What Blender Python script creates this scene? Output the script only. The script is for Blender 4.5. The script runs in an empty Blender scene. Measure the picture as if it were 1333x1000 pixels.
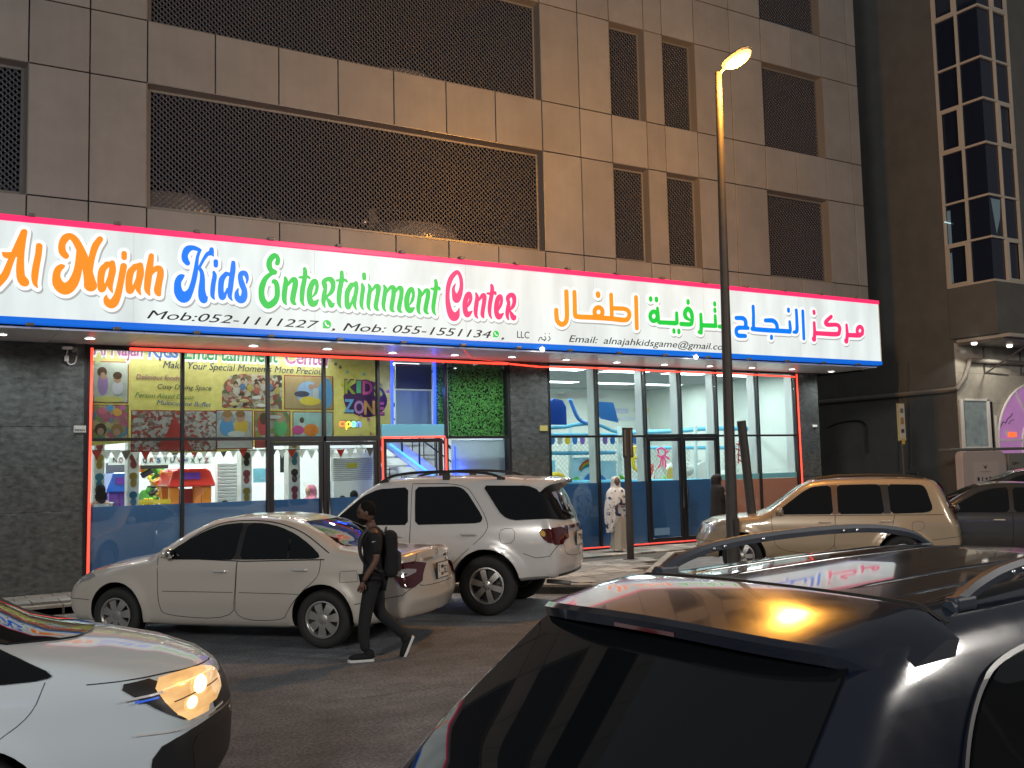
import bpy, bmesh, math, random
import numpy as np
from mathutils import Vector, Matrix
random.seed(7); np.random.seed(7)
PI = math.pi
S = bpy.context.scene
COL = S.collection

# ------------------------------------------------------------------ camera
FPX, YAW, PITCH, ROLL = 1300.35, 0.55067, 0.08108, -0.02366     # focal length in pixels of the 1333 px wide photograph
CAM = np.array([0.0, -18.452, 2.0998])
def _axes():
    w = np.array([math.sin(YAW)*math.cos(PITCH), math.cos(YAW)*math.cos(PITCH), math.sin(PITCH)])
    r = np.array([math.cos(YAW), -math.sin(YAW), 0.0]); u = np.cross(r, w)
    return r*math.cos(ROLL)+u*math.sin(ROLL), -r*math.sin(ROLL)+u*math.cos(ROLL), w
R_, U_, W_ = _axes()
cam = bpy.data.cameras.new('camera'); camo = bpy.data.objects.new('camera', cam); COL.objects.link(camo)
M4 = Matrix(((R_[0], U_[0], -W_[0], CAM[0]), (R_[1], U_[1], -W_[1], CAM[1]), (R_[2], U_[2], -W_[2], CAM[2]), (0, 0, 0, 1)))
camo.matrix_world = M4
cam.sensor_width = 36.0; cam.lens = FPX/1333*36.0
cam.clip_start = 0.05; cam.clip_end = 600
S.camera = camo

# ------------------------------------------------------------------ world, night
WORLD_COL = (0.84, 0.86, 0.90); WORLD_STR = 0.135
wd = bpy.data.worlds.new("World"); S.world = wd; wd.use_nodes = True
wn = wd.node_tree.nodes; wn.clear()
_bg = wn.new('ShaderNodeBackground'); _ow = wn.new('ShaderNodeOutputWorld')
_bg.inputs[0].default_value = (*WORLD_COL, 1); _bg.inputs[1].default_value = WORLD_STR
wd.node_tree.links.new(_bg.outputs[0], _ow.inputs[0])
S.view_settings.view_transform = 'Standard'; S.view_settings.look = 'None'
S.view_settings.gamma = 1; S.view_settings.exposure = 0
S.view_settings.use_curve_mapping = False
try:
    S.cycles.max_bounces = 8; S.cycles.diffuse_bounces = 3; S.cycles.glossy_bounces = 4
    S.cycles.transparent_max_bounces = 16; S.cycles.sample_clamp_indirect = 4.0; S.cycles.blur_glossy = 0.5
    S.cycles.use_denoising = True
except Exception: pass
LAMP_W = 1500; STREET_W = 3800; SOFFIT_W = 150; SIGN_E = .80; ROOM_E = 6; ROOM_W = 72

def at(px, py, Y=0.0):
    """point of the plane y = Y seen at pixel (px, py) of the 1333x1000 photograph"""
    d = W_ + (px-666.5)/FPX*R_ + (500-py)/FPX*U_
    t = (Y-CAM[1])/d[1]
    return CAM + d*t
def atZ(px, py, Z=0.0):
    d = W_ + (px-666.5)/FPX*R_ + (500-py)/FPX*U_
    t = (Z-CAM[2])/d[2]
    return CAM + d*t
def atX(px, py, X):
    d = W_ + (px-666.5)/FPX*R_ + (500-py)/FPX*U_
    return CAM + d*((X-CAM[0])/d[0])

# ------------------------------------------------------------------ materials
MATS = {}
def _link(nt, a, b): nt.links.new(a, b)
def mat(name, col=(.5,.5,.5), rough=.5, metal=0.0, emit=None, estr=1.0, var=0.0, vscale=6.0, col2=None, bump=0.0, bscale=40.0,
        coat=0.0, alpha=1.0, spec=0.5, streak=None, rvar=0.0, detail=6.0):
    if name in MATS: return MATS[name]
    m = bpy.data.materials.new(name); m.use_nodes = True
    nt = m.node_tree; b = nt.nodes['Principled BSDF']
    b.inputs['Base Color'].default_value = (*col, 1); b.inputs['Roughness'].default_value = rough
    b.inputs['Metallic'].default_value = metal; b.inputs['Specular IOR Level'].default_value = spec
    if coat: b.inputs['Coat Weight'].default_value = coat; b.inputs['Coat Roughness'].default_value = .04
    if alpha < 1: b.inputs['Alpha'].default_value = alpha
    tc = None
    if var or col2 or bump or rvar:
        tc = nt.nodes.new('ShaderNodeTexCoord'); mp = nt.nodes.new('ShaderNodeMapping'); _link(nt, tc.outputs['Object'], mp.inputs[0])
        if streak: mp.inputs['Scale'].default_value = streak
    if var or col2:
        n = nt.nodes.new('ShaderNodeTexNoise'); n.inputs['Scale'].default_value = vscale; n.inputs['Detail'].default_value = detail
        n.inputs['Roughness'].default_value = .62
        _link(nt, mp.outputs[0], n.inputs['Vector'])
        r = nt.nodes.new('ShaderNodeValToRGB'); e = r.color_ramp.elements
        e[0].position = .32; e[1].position = .68
        c2 = col2 if col2 else tuple(min(1, c*(1+var)) for c in col)
        c1 = col if col2 else tuple(c*(1-var) for c in col)
        e[0].color = (*c1, 1); e[1].color = (*c2, 1)
        _link(nt, n.outputs[0], r.inputs[0]); _link(nt, r.outputs[0], b.inputs['Base Color'])
    if rvar:
        n3 = nt.nodes.new('ShaderNodeTexNoise'); n3.inputs['Scale'].default_value = vscale*.7; n3.inputs['Detail'].default_value = 5
        _link(nt, mp.outputs[0], n3.inputs['Vector'])
        mr = nt.nodes.new('ShaderNodeMapRange'); mr.inputs[1].default_value = .3; mr.inputs[2].default_value = .7
        mr.inputs[3].default_value = max(.02, rough-rvar); mr.inputs[4].default_value = min(1, rough+rvar)
        _link(nt, n3.outputs[0], mr.inputs[0]); _link(nt, mr.outputs[0], b.inputs['Roughness'])
    if bump:
        n2 = nt.nodes.new('ShaderNodeTexNoise'); n2.inputs['Scale'].default_value = bscale; n2.inputs['Detail'].default_value = 4
        _link(nt, mp.outputs[0], n2.inputs['Vector'])
        bp = nt.nodes.new('ShaderNodeBump'); bp.inputs['Strength'].default_value = bump; bp.inputs['Distance'].default_value = .02
        _link(nt, n2.outputs[0], bp.inputs['Height']); _link(nt, bp.outputs[0], b.inputs['Normal'])
    if emit is not None:
        b.inputs['Emission Color'].default_value = (*emit, 1); b.inputs['Emission Strength'].default_value = estr
    MATS[name] = m
    return m
def glass_mat(name, tint=(.93,.97,.98), refl=1.0, base=0.0, ior=1.52):
    """thin architectural pane: transparent plus fresnel mirror"""
    if name in MATS: return MATS[name]
    m = bpy.data.materials.new(name); m.use_nodes = True; nt = m.node_tree; nt.nodes.clear()
    o = nt.nodes.new('ShaderNodeOutputMaterial'); mx = nt.nodes.new('ShaderNodeMixShader')
    t = nt.nodes.new('ShaderNodeBsdfTransparent'); g = nt.nodes.new('ShaderNodeBsdfGlossy'); f = nt.nodes.new('ShaderNodeFresnel')
    nt.nodes.remove(f)
    t.inputs[0].default_value = (*tint, 1); g.inputs['Roughness'].default_value = .015
    # Schlick reflectance from the angle of incidence, the same on both faces of the thin pane
    ge = nt.nodes.new('ShaderNodeNewGeometry'); dt = nt.nodes.new('ShaderNodeVectorMath'); dt.operation = 'DOT_PRODUCT'
    _link(nt, ge.outputs['Incoming'], dt.inputs[0]); _link(nt, ge.outputs['Normal'], dt.inputs[1])
    ab = nt.nodes.new('ShaderNodeMath'); ab.operation = 'ABSOLUTE'; _link(nt, dt.outputs['Value'], ab.inputs[0])
    om = nt.nodes.new('ShaderNodeMath'); om.operation = 'SUBTRACT'; om.inputs[0].default_value = 1; _link(nt, ab.outputs[0], om.inputs[1])
    pw = nt.nodes.new('ShaderNodeMath'); pw.operation = 'POWER'; pw.inputs[1].default_value = 5; _link(nt, om.outputs[0], pw.inputs[0])
    mu = nt.nodes.new('ShaderNodeMath'); mu.operation = 'MULTIPLY_ADD'; mu.inputs[1].default_value = .95*refl; mu.inputs[2].default_value = .04+base
    _link(nt, pw.outputs[0], mu.inputs[0]); _link(nt, mu.outputs[0], mx.inputs[0])
    _link(nt, t.outputs[0], mx.inputs[1]); _link(nt, g.outputs[0], mx.inputs[2]); _link(nt, mx.outputs[0], o.inputs[0])
    MATS[name] = m
    return m
def translucent(m, f=.55):
    """thin printed sheet: part of the light behind it comes through"""
    nt = m.node_tree; b = nt.nodes['Principled BSDF']; o = nt.nodes['Material Output']
    t = nt.nodes.new('ShaderNodeBsdfTranslucent'); mx = nt.nodes.new('ShaderNodeMixShader'); mx.inputs[0].default_value = f
    if b.inputs['Base Color'].is_linked: _link(nt, b.inputs['Base Color'].links[0].from_socket, t.inputs[0])
    else: t.inputs[0].default_value = b.inputs['Base Color'].default_value
    _link(nt, b.outputs[0], mx.inputs[1]); _link(nt, t.outputs[0], mx.inputs[2]); _link(nt, mx.outputs[0], o.inputs[0])
    return m
def srgb(r, g, b):
    f = lambda c: (c/255/12.92) if c/255 <= .04045 else ((c/255+.055)/1.055)**2.4
    return (f(r), f(g), f(b))

# ------------------------------------------------------------------ mesh building
class MB:
    def __init__(s): s.v = []; s.f = []; s.mi = []; s.cur = 0
    def add(s, vs, fs):
        o = len(s.v); s.v += [tuple(float(c) for c in v) for v in vs]
        for f in fs: s.f.append(tuple(i+o for i in f)); s.mi.append(s.cur)
        return s
    def box(s, a, b, M=None):
        x0,y0,z0 = a; x1,y1,z1 = b
        vs = [(x0,y0,z0),(x1,y0,z0),(x1,y1,z0),(x0,y1,z0),(x0,y0,z1),(x1,y0,z1),(x1,y1,z1),(x0,y1,z1)]
        if M is not None: vs = [tuple(M @ Vector(v)) for v in vs]
        return s.add(vs, [(0,3,2,1),(4,5,6,7),(0,1,5,4),(1,2,6,5),(2,3,7,6),(3,0,4,7)])
    def cbox(s, c, d, M=None):
        return s.box(tuple(c[i]-d[i]/2 for i in range(3)), tuple(c[i]+d[i]/2 for i in range(3)), M)
    def bar(s, p, q, w, h=None, up=(0,0,1)):
        """box beam from p to q, w wide and h high"""
        h = w if h is None else h
        p = Vector(p); q = Vector(q); d = (q-p).normalized(); up = Vector(up)
        if abs(d.dot(up)) > .99: up = Vector((1,0,0))
        sx = d.cross(up).normalized()*w/2; sz = sx.cross(d).normalized()*h/2
        vs = [p-sx-sz, p+sx-sz, p+sx+sz, p-sx+sz, q-sx-sz, q+sx-sz, q+sx+sz, q-sx+sz]
        return s.add(vs, [(0,1,2,3),(7,6,5,4),(0,4,5,1),(1,5,6,2),(2,6,7,3),(3,7,4,0)])
    def tube(s, pts, r, n=8, caps=True, flat=1.0):
        pts = [Vector(p) for p in pts]; rs = r if hasattr(r, '__len__') else [r]*len(pts)
        o = len(s.v); prev = None; rings = []
        for i, p in enumerate(pts):
            t = (pts[min(i+1, len(pts)-1)]-pts[max(i-1, 0)]).normalized()
            if prev is None:
                a = Vector((0,0,1)) if abs(t.z) < .9 else Vector((1,0,0))
                u = t.cross(a).normalized()
            else: u = (prev - t*prev.dot(t)).normalized()
            w = t.cross(u); prev = u
            rings.append([p + u*math.cos(2*PI*k/n)*rs[i] + w*math.sin(2*PI*k/n)*rs[i]*flat for k in range(n)])
        vs = [v for ring in rings for v in ring]; fs = []
        for i in range(len(pts)-1):
            for k in range(n):
                k2 = (k+1) % n
                fs.append((i*n+k, i*n+k2, (i+1)*n+k2, (i+1)*n+k))
        if caps: fs.append(tuple(range(n))[::-1]); fs.append(tuple((len(pts)-1)*n+k for k in range(n)))
        return s.add(vs, fs)
    def lathe(s, prof, n=32, axis='z', c=(0,0,0), closed=False):
        """prof: list of (radius, height)"""
        vs = []; m = len(prof)
        for k in range(n):
            a = 2*PI*k/n
            for r, h in prof:
                if axis == 'z': p = (c[0]+r*math.cos(a), c[1]+r*math.sin(a), c[2]+h)
                elif axis == 'y': p = (c[0]+r*math.cos(a), c[1]+h, c[2]+r*math.sin(a))
                else: p = (c[0]+h, c[1]+r*math.cos(a), c[2]+r*math.sin(a))
                vs.append(p)
        fs = []
        for k in range(n):
            k2 = (k+1) % n
            for j in range(m if closed else m-1):
                j2 = (j+1) % m
                fs.append((k*m+j, k2*m+j, k2*m+j2, k*m+j2))
        return s.add(vs, fs)
    def prism(s, poly, f, t=None):
        """poly 2-D points; f(u, v, side) -> 3-D, side 0/1"""
        n = len(poly); vs = [f(u, v, 0) for u, v in poly]+[f(u, v, 1) for u, v in poly]
        fs = [tuple(range(n)), tuple(range(2*n-1, n-1, -1))]+[(i, i+n, (i+1) % n+n, (i+1) % n) for i in range(n)]
        return s.add(vs, fs)
    def xz(s, poly, y0, y1): return s.prism(poly, lambda u, v, k: (u, y1 if k else y0, v))
    def ball(s, c, r, n=12, m=8, sc=(1,1,1), M=None):
        vs = [(0,0,1)]; fs = []
        for i in range(1, m):
            for k in range(n):
                a = PI*i/m; b = 2*PI*k/n
                vs.append((math.sin(a)*math.cos(b), math.sin(a)*math.sin(b), math.cos(a)))
        vs.append((0,0,-1)); L = len(vs)-1
        for k in range(n): fs.append((0, 1+k, 1+(k+1) % n))
        for i in range(m-2):
            for k in range(n):
                a = 1+i*n+k; b = 1+i*n+(k+1) % n
                fs.append((a, a+n, b+n, b))
        for k in range(n): fs.append((L, 1+(m-2)*n+(k+1) % n, 1+(m-2)*n+k))
        out = []
        for v in vs:
            p = Vector((v[0]*r*sc[0], v[1]*r*sc[1], v[2]*r*sc[2]))
            if M is not None: p = M @ p
            out.append((p.x+c[0], p.y+c[1], p.z+c[2]))
        return s.add(out, fs)
    def mesh(s, name, smooth=False, bevel=0.0, seg=2, angle=40, fix=True):
        me = bpy.data.meshes.new(name); me.from_pydata(s.v, [], s.f)
        if fix or bevel:
            bm = bmesh.new(); bm.from_mesh(me)
            for i, f in enumerate(bm.faces): f.material_index = s.mi[i]
            bmesh.ops.recalc_face_normals(bm, faces=bm.faces)
            if bevel:
                es = [e for e in bm.edges if len(e.link_faces) == 2 and e.calc_face_angle(0) > math.radians(25)]
                bmesh.ops.bevel(bm, geom=es, offset=bevel, segments=seg, affect='EDGES', profile=.5, clamp_overlap=True)
            bm.to_mesh(me); bm.free()
        me.update()
        if smooth:
            for p in me.polygons: p.use_smooth = True
            try: me.set_sharp_from_angle(angle=math.radians(angle))
            except Exception: pass
        return me
    def build(s, name, m=None, parent=None, loc=None, smooth=False, bevel=0.0, **k):
        return obj(name, s.mesh(name, smooth, bevel, **k), m, parent, loc)
def obj(name, me, m=None, parent=None, loc=None):
    o = bpy.data.objects.new(name, me); COL.objects.link(o)
    if m is not None:
        ms = m if isinstance(m, (list, tuple)) else [m]
        if not me.materials:
            for x in ms: me.materials.append(x)
    if loc is not None: o.location = loc
    if parent is not None: o.parent = parent
    return o
def tag(o, label=None, cat=None, group=None, kind=None):
    if label: o['label'] = label
    if cat: o['category'] = cat
    if group: o['group'] = group
    if kind: o['kind'] = kind
    return o
def thing(name, label, cat, loc=(0,0,0), rz=0.0, group=None, scale=1.0):
    o = bpy.data.objects.new(name, None); COL.objects.link(o); o.location = loc; o.rotation_euler = (0,0,rz)
    o.scale = (scale,)*3; o.empty_display_size = .2
    return tag(o, label, cat, group)
def copy_tree(o, parent=None):
    c = o.copy(); COL.objects.link(c); c.parent = parent
    for ch in o.children: copy_tree(ch, c)
    return c
def struct(o): o['kind'] = 'structure'; return o
def stuff(o): o['kind'] = 'stuff'; return o
def catmull(pts, n=8):
    P = [np.array(p, float) for p in pts]
    if len(P) < 3: 
        return [P[0]+(P[-1]-P[0])*t for t in np.linspace(0, 1, n+1)] if len(P) == 2 else P
    out = []
    Q = [2*P[0]-P[1]]+P+[2*P[-1]-P[-2]]
    for i in range(1, len(Q)-2):
        for t in np.linspace(0, 1, n, endpoint=False):
            a, b, c, d = Q[i-1], Q[i], Q[i+1], Q[i+2]
            out.append(.5*((2*b)+(-a+c)*t+(2*a-5*b+4*c-d)*t*t+(-a+3*b-3*c+d)*t**3))
    out.append(P[-1])
    return out
_FONT = None
def text_mesh(txt, name, extrude=.004, bold=0.0, shear=0.0):
    cu = bpy.data.curves.new(name, 'FONT'); cu.body = txt; cu.size = 1.0; cu.extrude = extrude; cu.shear = shear; cu.offset = bold
    cu.resolution_u = 3
    o = bpy.data.objects.new(name, cu); COL.objects.link(o)
    dg = bpy.context.evaluated_depsgraph_get(); dg.update()
    me = bpy.data.meshes.new_from_object(o.evaluated_get(dg)); me.name = name
    bpy.data.objects.remove(o); bpy.data.curves.remove(cu)
    return me
def text_on(txt, name, P0, P1, height, normal, m, parent=None, bold=0.0, shear=0.0, thick=.004, up=None):
    """lettering whose baseline runs from P0 to P1 (world), capital height = height, front facing `normal`"""
    me = text_mesh(txt, name, extrude=.5, bold=bold, shear=shear)
    co = np.array([v.co[:] for v in me.vertices])
    if len(co) == 0: return None
    x0, x1 = co[:,0].min(), co[:,0].max()
    P0 = Vector(P0); P1 = Vector(P1); X = P1-P0; nrm = Vector(normal).normalized()
    Y = nrm.cross(X.normalized()).normalized() if up is None else Vector(up)
    caph = .70
    for v in me.vertices:
        a = (v.co.x-x0)/(x1-x0); b = v.co.y/caph*height; c = v.co.z*thick
        v.co = P0+X*a+Y*b+nrm*(c+thick*.5)
    me.update()
    return obj(name, me, m, parent)
# ------------------------------------------------------------------ lettering from brush strokes (distance field + marching squares)
def field(strokes, X, Z):
    F = np.full(X.shape, 9.0)
    for st in strokes:
        for (a, b) in zip(st[:-1], st[1:]):
            ax, az, ra = a; bx, bz, rb = b
            dx, dz = bx-ax, bz-az; L = dx*dx+dz*dz+1e-12
            t = np.clip(((X-ax)*dx+(Z-az)*dz)/L, 0, 1)
            d = np.hypot(X-ax-t*dx, Z-az-t*dz)-(ra+(rb-ra)*t)
            np.minimum(F, d, out=F)
    return F
def contours(F, xs, zs, iso):
    G = F-iso; nz, nx = G.shape
    ins = G < 0
    code = (ins[:-1,:-1]*1+ins[:-1,1:]*2+ins[1:,1:]*4+ins[1:,:-1]*8)
    seg = {1:[(3,0)],2:[(0,1)],3:[(3,1)],4:[(1,2)],5:[(3,0),(1,2)],6:[(0,2)],7:[(3,2)],8:[(2,3)],9:[(2,0)],10:[(0,1),(2,3)],11:[(2,1)],12:[(1,3)],13:[(1,0)],14:[(0,3)]}
    nxt = {}; pos = {}
    js, is_ = np.nonzero((code > 0) & (code < 15))
    def key(j, i, e):
        return (j,i,'h') if e == 0 else (j,i+1,'v') if e == 1 else (j+1,i,'h') if e == 2 else (j,i,'v')
    def pt(k):
        j, i, t = k
        if t == 'h':
            a, b = G[j,i], G[j,i+1]; s = a/(a-b); return (xs[i]+(xs[i+1]-xs[i])*s, zs[j])
        a, b = G[j,i], G[j+1,i]; s = a/(a-b); return (xs[i], zs[j]+(zs[j+1]-zs[j])*s)
    for j, i in zip(js, is_):
        for a, b in seg[int(code[j,i])]:
            ka, kb = key(j,i,a), key(j,i,b); nxt.setdefault(ka, kb)
    loops = []; used = set()
    for k0 in list(nxt):
        if k0 in used: continue
        lp = []; k = k0
        while k in nxt and k not in used:
            used.add(k); lp.append(pt(k)); k = nxt[k]
        if len(lp) > 5: loops.append(simplify(lp, .0012))
    return [l for l in loops if len(l) > 3]
def simplify(p, tol):
    p = np.array(p); n = len(p); keep = np.zeros(n, bool)
    far = int(np.argmax(((p-p[0])**2).sum(1))); keep[0] = keep[far] = True
    q = np.vstack([p, p[:1]])
    st = [(0, far), (far, n)]
    while st:
        a, b = st.pop()
        if b-a < 2: continue
        A, B = q[a], q[b]; d = B-A; L = math.hypot(*d)+1e-9
        dist = np.abs((q[a+1:b,0]-A[0])*d[1]-(q[a+1:b,1]-A[1])*d[0])/L if L > 1e-6 else np.hypot(*(q[a+1:b]-A).T)
        k = int(np.argmax(dist))
        if dist[k] > tol:
            keep[a+1+k] = True; st += [(a, a+1+k), (a+1+k, b)]
    return [tuple(v) for v in p[keep]]
def loops_mesh(loops, name, thick):
    cu = bpy.data.curves.new(name, 'CURVE'); cu.dimensions = '2D'; cu.fill_mode = 'BOTH'; cu.extrude = thick/2
    for lp in loops:
        sp = cu.splines.new('POLY'); sp.points.add(len(lp)-1)
        for q, (x, z) in zip(sp.points, lp): q.co = (x, z, 0, 1)
        sp.use_cyclic_u = True
    o = bpy.data.objects.new(name, cu); COL.objects.link(o)
    dg = bpy.context.evaluated_depsgraph_get(); dg.update()
    me = bpy.data.meshes.new_from_object(o.evaluated_get(dg)); me.name = name
    bpy.data.objects.remove(o); bpy.data.curves.remove(cu)
    return me
def shape_obj(strokes, iso, name, m, parent, y, thick, shift=(0,0), cell=.006):
    """flat cut-out standing in the x-z plane; its back at y, front at y - thick"""
    allp = np.array([q for st in strokes for q in st])
    mg = iso+.03
    x0, x1 = (allp[:,0]-allp[:,2]).min()-mg, (allp[:,0]+allp[:,2]).max()+mg
    z0, z1 = (allp[:,1]-allp[:,2]).min()-mg, (allp[:,1]+allp[:,2]).max()+mg
    xs = np.arange(x0, x1+cell, cell); zs = np.arange(z0, z1+cell, cell)
    X, Z = np.meshgrid(xs, zs)
    lp = contours(field(strokes, X, Z), xs, zs, iso)
    if not lp: return None
    me = loops_mesh(lp, name, thick)
    for v in me.vertices:
        x, zz, h = v.co
        v.co = (x+shift[0], y-thick/2-h, zz+shift[1])
    me.flip_normals() if False else None
    bm = bmesh.new(); bm.from_mesh(me); bmesh.ops.recalc_face_normals(bm, faces=bm.faces); bm.to_mesh(me); bm.free()
    return obj(name, me, m, parent)
M = {}
M['clad'] = mat('beige_cladding', (.218,.217,.210), .48, var=.10, vscale=1.3, bump=.05, bscale=3, rvar=.08)
M['joint'] = mat('dark_joint', (.012,.012,.012), .9)
M['screen'] = mat('screen_metal', (.050,.058,.078), .55, metal=.1)
M['node'] = mat('screen_node_glint', (.34,.34,.37), .5)  # lighter tone paints the reflection at the lattice crossings
M['frame_grey'] = mat('grey_aluminium', (.17,.165,.155), .4, metal=.3)
M['black_frame'] = mat('black_aluminium', (.012,.012,.014), .35, metal=.2)
M['silver'] = mat('silver_aluminium', (.55,.56,.56), .35, metal=.3)
M['dark_wall'] = mat('dark_plaster', (.10,.10,.096), .9, var=.2, vscale=2)
M['brown_wall'] = mat('brown_plaster', (.105,.108,.104), .9, var=.12, vscale=1.5, bump=.1, bscale=25)
M['granite'] = mat('grey_granite', (.030,.033,.034), .28, col2=(.085,.092,.092), vscale=8, detail=14, bump=.05, bscale=30, rvar=.12, streak=(1,1,1.8))
M['soffit'] = mat('soffit_panel', (.72,.73,.74), .30, metal=.1, var=.05, vscale=1)
M['white'] = mat('white_paint', (.78,.79,.78), .5)
M['offwhite'] = mat('warm_white', (.66,.64,.60), .6, var=.06)
M['asphalt'] = mat('asphalt', (.125,.137,.154), .70, col2=(.20,.213,.23), vscale=3.0, detail=15, bump=.8, bscale=110, rvar=.12)
M['paver'] = mat('paver', (.20,.195,.18), .75, var=.28, vscale=2.2, bump=.25, bscale=60)
M['paver2'] = mat('paver_pale', (.30,.29,.265), .75, var=.22, vscale=2.2, bump=.25, bscale=60)
M['kerb'] = mat('kerb_concrete', (.27,.25,.22), .8, var=.25, vscale=4, bump=.3, bscale=50)
M['mortar'] = mat('sand_joint', (.075,.07,.062), .95, var=.2)
M['sign_white'] = mat('backlit_white', (.14,.15,.16), .35, emit=(.90,1.0,.985), estr=SIGN_E)
M['sign_plate'] = mat('backlit_plate_white', (.2,.2,.2), .3, emit=(.96,1.0,.99), estr=SIGN_E*1.2)
M['sign_shadow'] = mat('printed_grey', (.3,.3,.3), .5, emit=(.42,.46,.46), estr=.62)
M['sign_pink'] = mat('backlit_pink', srgb(225,40,95), .3, emit=srgb(236,48,108), estr=.85)
M['sign_blue'] = mat('backlit_blue', srgb(10,90,190), .3, emit=srgb(6,96,208), estr=.85)
M['let_orange'] = mat('letter_orange', srgb(235,125,30), .35, emit=srgb(246,134,32), estr=.88)
M['let_blue'] = mat('letter_blue', srgb(5,100,215), .35, emit=srgb(2,116,238), estr=.85)
M['let_green'] = mat('letter_green', srgb(25,165,60), .35, emit=srgb(30,182,64), estr=.85)
M['let_pink'] = mat('letter_pink', srgb(225,45,105), .35, emit=srgb(232,52,112), estr=.85)
M['black_ink'] = mat('black_ink', (.012,.012,.012), .5)
M['led_red'] = mat('led_red', (.6,.05,.03), .4, emit=(1.0,.065,.035), estr=2.0)
M['led_dim'] = mat('led_red_dim', (.5,.05,.04), .4, emit=(1.0,.10,.08), estr=.75)
M['led_blue'] = mat('led_blue', (.03,.06,.6), .4, emit=(.02,.06,1.0), estr=3.2)
M['led_cyan'] = mat('led_cyan', (.1,.3,.6), .4, emit=(.10,.45,1.0), estr=2.2)
M['downlight'] = mat('downlight_lens', (.9,.9,.9), .3, emit=(1.0,.98,.93), estr=9.0)
M['trim'] = mat('trim_ring', (.6,.6,.58), .35, metal=.5)
M['glass'] = glass_mat('shop_glass', (.90,.95,.95), 1.0, .02)
M['film'] = mat('blue_film', (.05,.13,.32), .10, var=.05, vscale=2, coat=.3)
M['film_pale'] = mat('pale_blue_film', (.09,.18,.38), .10, var=.05, vscale=2, coat=.3)
M['tyre'] = mat('tyre_rubber', (.014,.014,.014), .75, bump=.1, bscale=60)
M['dark'] = mat('black_plastic', (.014,.014,.015), .45)
M['void'] = mat('wheel_well', (.006,.006,.006), .95)
M['alloy'] = mat('alloy_silver', (.42,.41,.39), .32, metal=.75)
M['chrome'] = mat('chrome', (.75,.75,.75), .08, metal=1.0)
M['carglass'] = mat('tinted_glass', (.005,.006,.007), .03, spec=.45)
M['redlens'] = mat('red_lens', (.065,.004,.006), .08, coat=1.0)
M['clearlens'] = mat('clear_lens', (.50,.50,.52), .10, metal=.5, coat=1.0)
M['camry_paint'] = mat('beige_white_paint', (.53,.49,.43), .28, coat=.9, metal=.15)
M['suv_paint'] = mat('pearl_white_paint', (.60,.585,.56), .26, coat=.9, metal=.1)
M['gold_paint'] = mat('gold_paint', (.35,.275,.18), .30, coat=.8, metal=.15)
M['black_paint'] = mat('black_paint', (.006,.009,.018), .17, coat=.8, rvar=.06, vscale=5)
M['sedan_paint'] = mat('dark_grey_paint', (.025,.026,.028), .22, coat=1.0)
M['van_paint'] = mat('cool_white_paint', (.58,.66,.70), .25, coat=.9)
M['gap'] = mat('shut_line', (.01,.01,.01), .8)
M['skin'] = mat('skin', (.12,.062,.040), .55)
M['skin_light'] = mat('skin_light', (.42,.25,.18), .55)
M['hair'] = mat('black_hair', (.006,.005,.005), .9, spec=.2)
M['cloth_black'] = mat('black_cloth', (.004,.004,.005), .85, bump=.2, bscale=80)
M['cloth_navy'] = mat('dark_trousers', (.007,.008,.010), .85, bump=.2, bscale=80)
M['pole'] = mat('galvanised_pole', (.23,.225,.21), .5, metal=.35, var=.15, vscale=3, bump=.05)
M['pole_brown'] = mat('painted_pole', (.040,.037,.034), .55, var=.15)

def vary(m, lo=.90, hi=1.06, streak=.12):
    """small tone difference from object to object, and faint vertical rain streaks"""
    nt = m.node_tree; b = nt.nodes['Principled BSDF']; src = b.inputs['Base Color'].links[0].from_socket
    oi = nt.nodes.new('ShaderNodeObjectInfo'); mr = nt.nodes.new('ShaderNodeMapRange'); mr.inputs[3].default_value = lo; mr.inputs[4].default_value = hi
    nt.links.new(oi.outputs['Random'], mr.inputs[0])
    tc = nt.nodes.new('ShaderNodeTexCoord'); mp = nt.nodes.new('ShaderNodeMapping'); mp.inputs['Scale'].default_value = (7,7,.35)
    n = nt.nodes.new('ShaderNodeTexNoise'); n.inputs['Scale'].default_value = 1.2; n.inputs['Detail'].default_value = 5
    nt.links.new(tc.outputs['Object'], mp.inputs[0]); nt.links.new(mp.outputs[0], n.inputs['Vector'])
    m2 = nt.nodes.new('ShaderNodeMapRange'); m2.inputs[1].default_value = .35; m2.inputs[2].default_value = .7; m2.inputs[3].default_value = 1-streak; m2.inputs[4].default_value = 1.0
    nt.links.new(n.outputs[0], m2.inputs[0])
    mu = nt.nodes.new('ShaderNodeMath'); mu.operation = 'MULTIPLY'; nt.links.new(mr.outputs[0], mu.inputs[0]); nt.links.new(m2.outputs[0], mu.inputs[1])
    hs = nt.nodes.new('ShaderNodeHueSaturation'); nt.links.new(mu.outputs[0], hs.inputs['Value']); nt.links.new(src, hs.inputs['Color']); nt.links.new(hs.outputs[0], b.inputs['Base Color'])
vary(M['clad'], .90, 1.06, .05); vary(M['granite'], .85, 1.15, .10); vary(M['paver'], .75, 1.2, 0); vary(M['paver2'], .8, 1.15, 0); vary(M['kerb'], .8, 1.15, 0)
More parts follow.
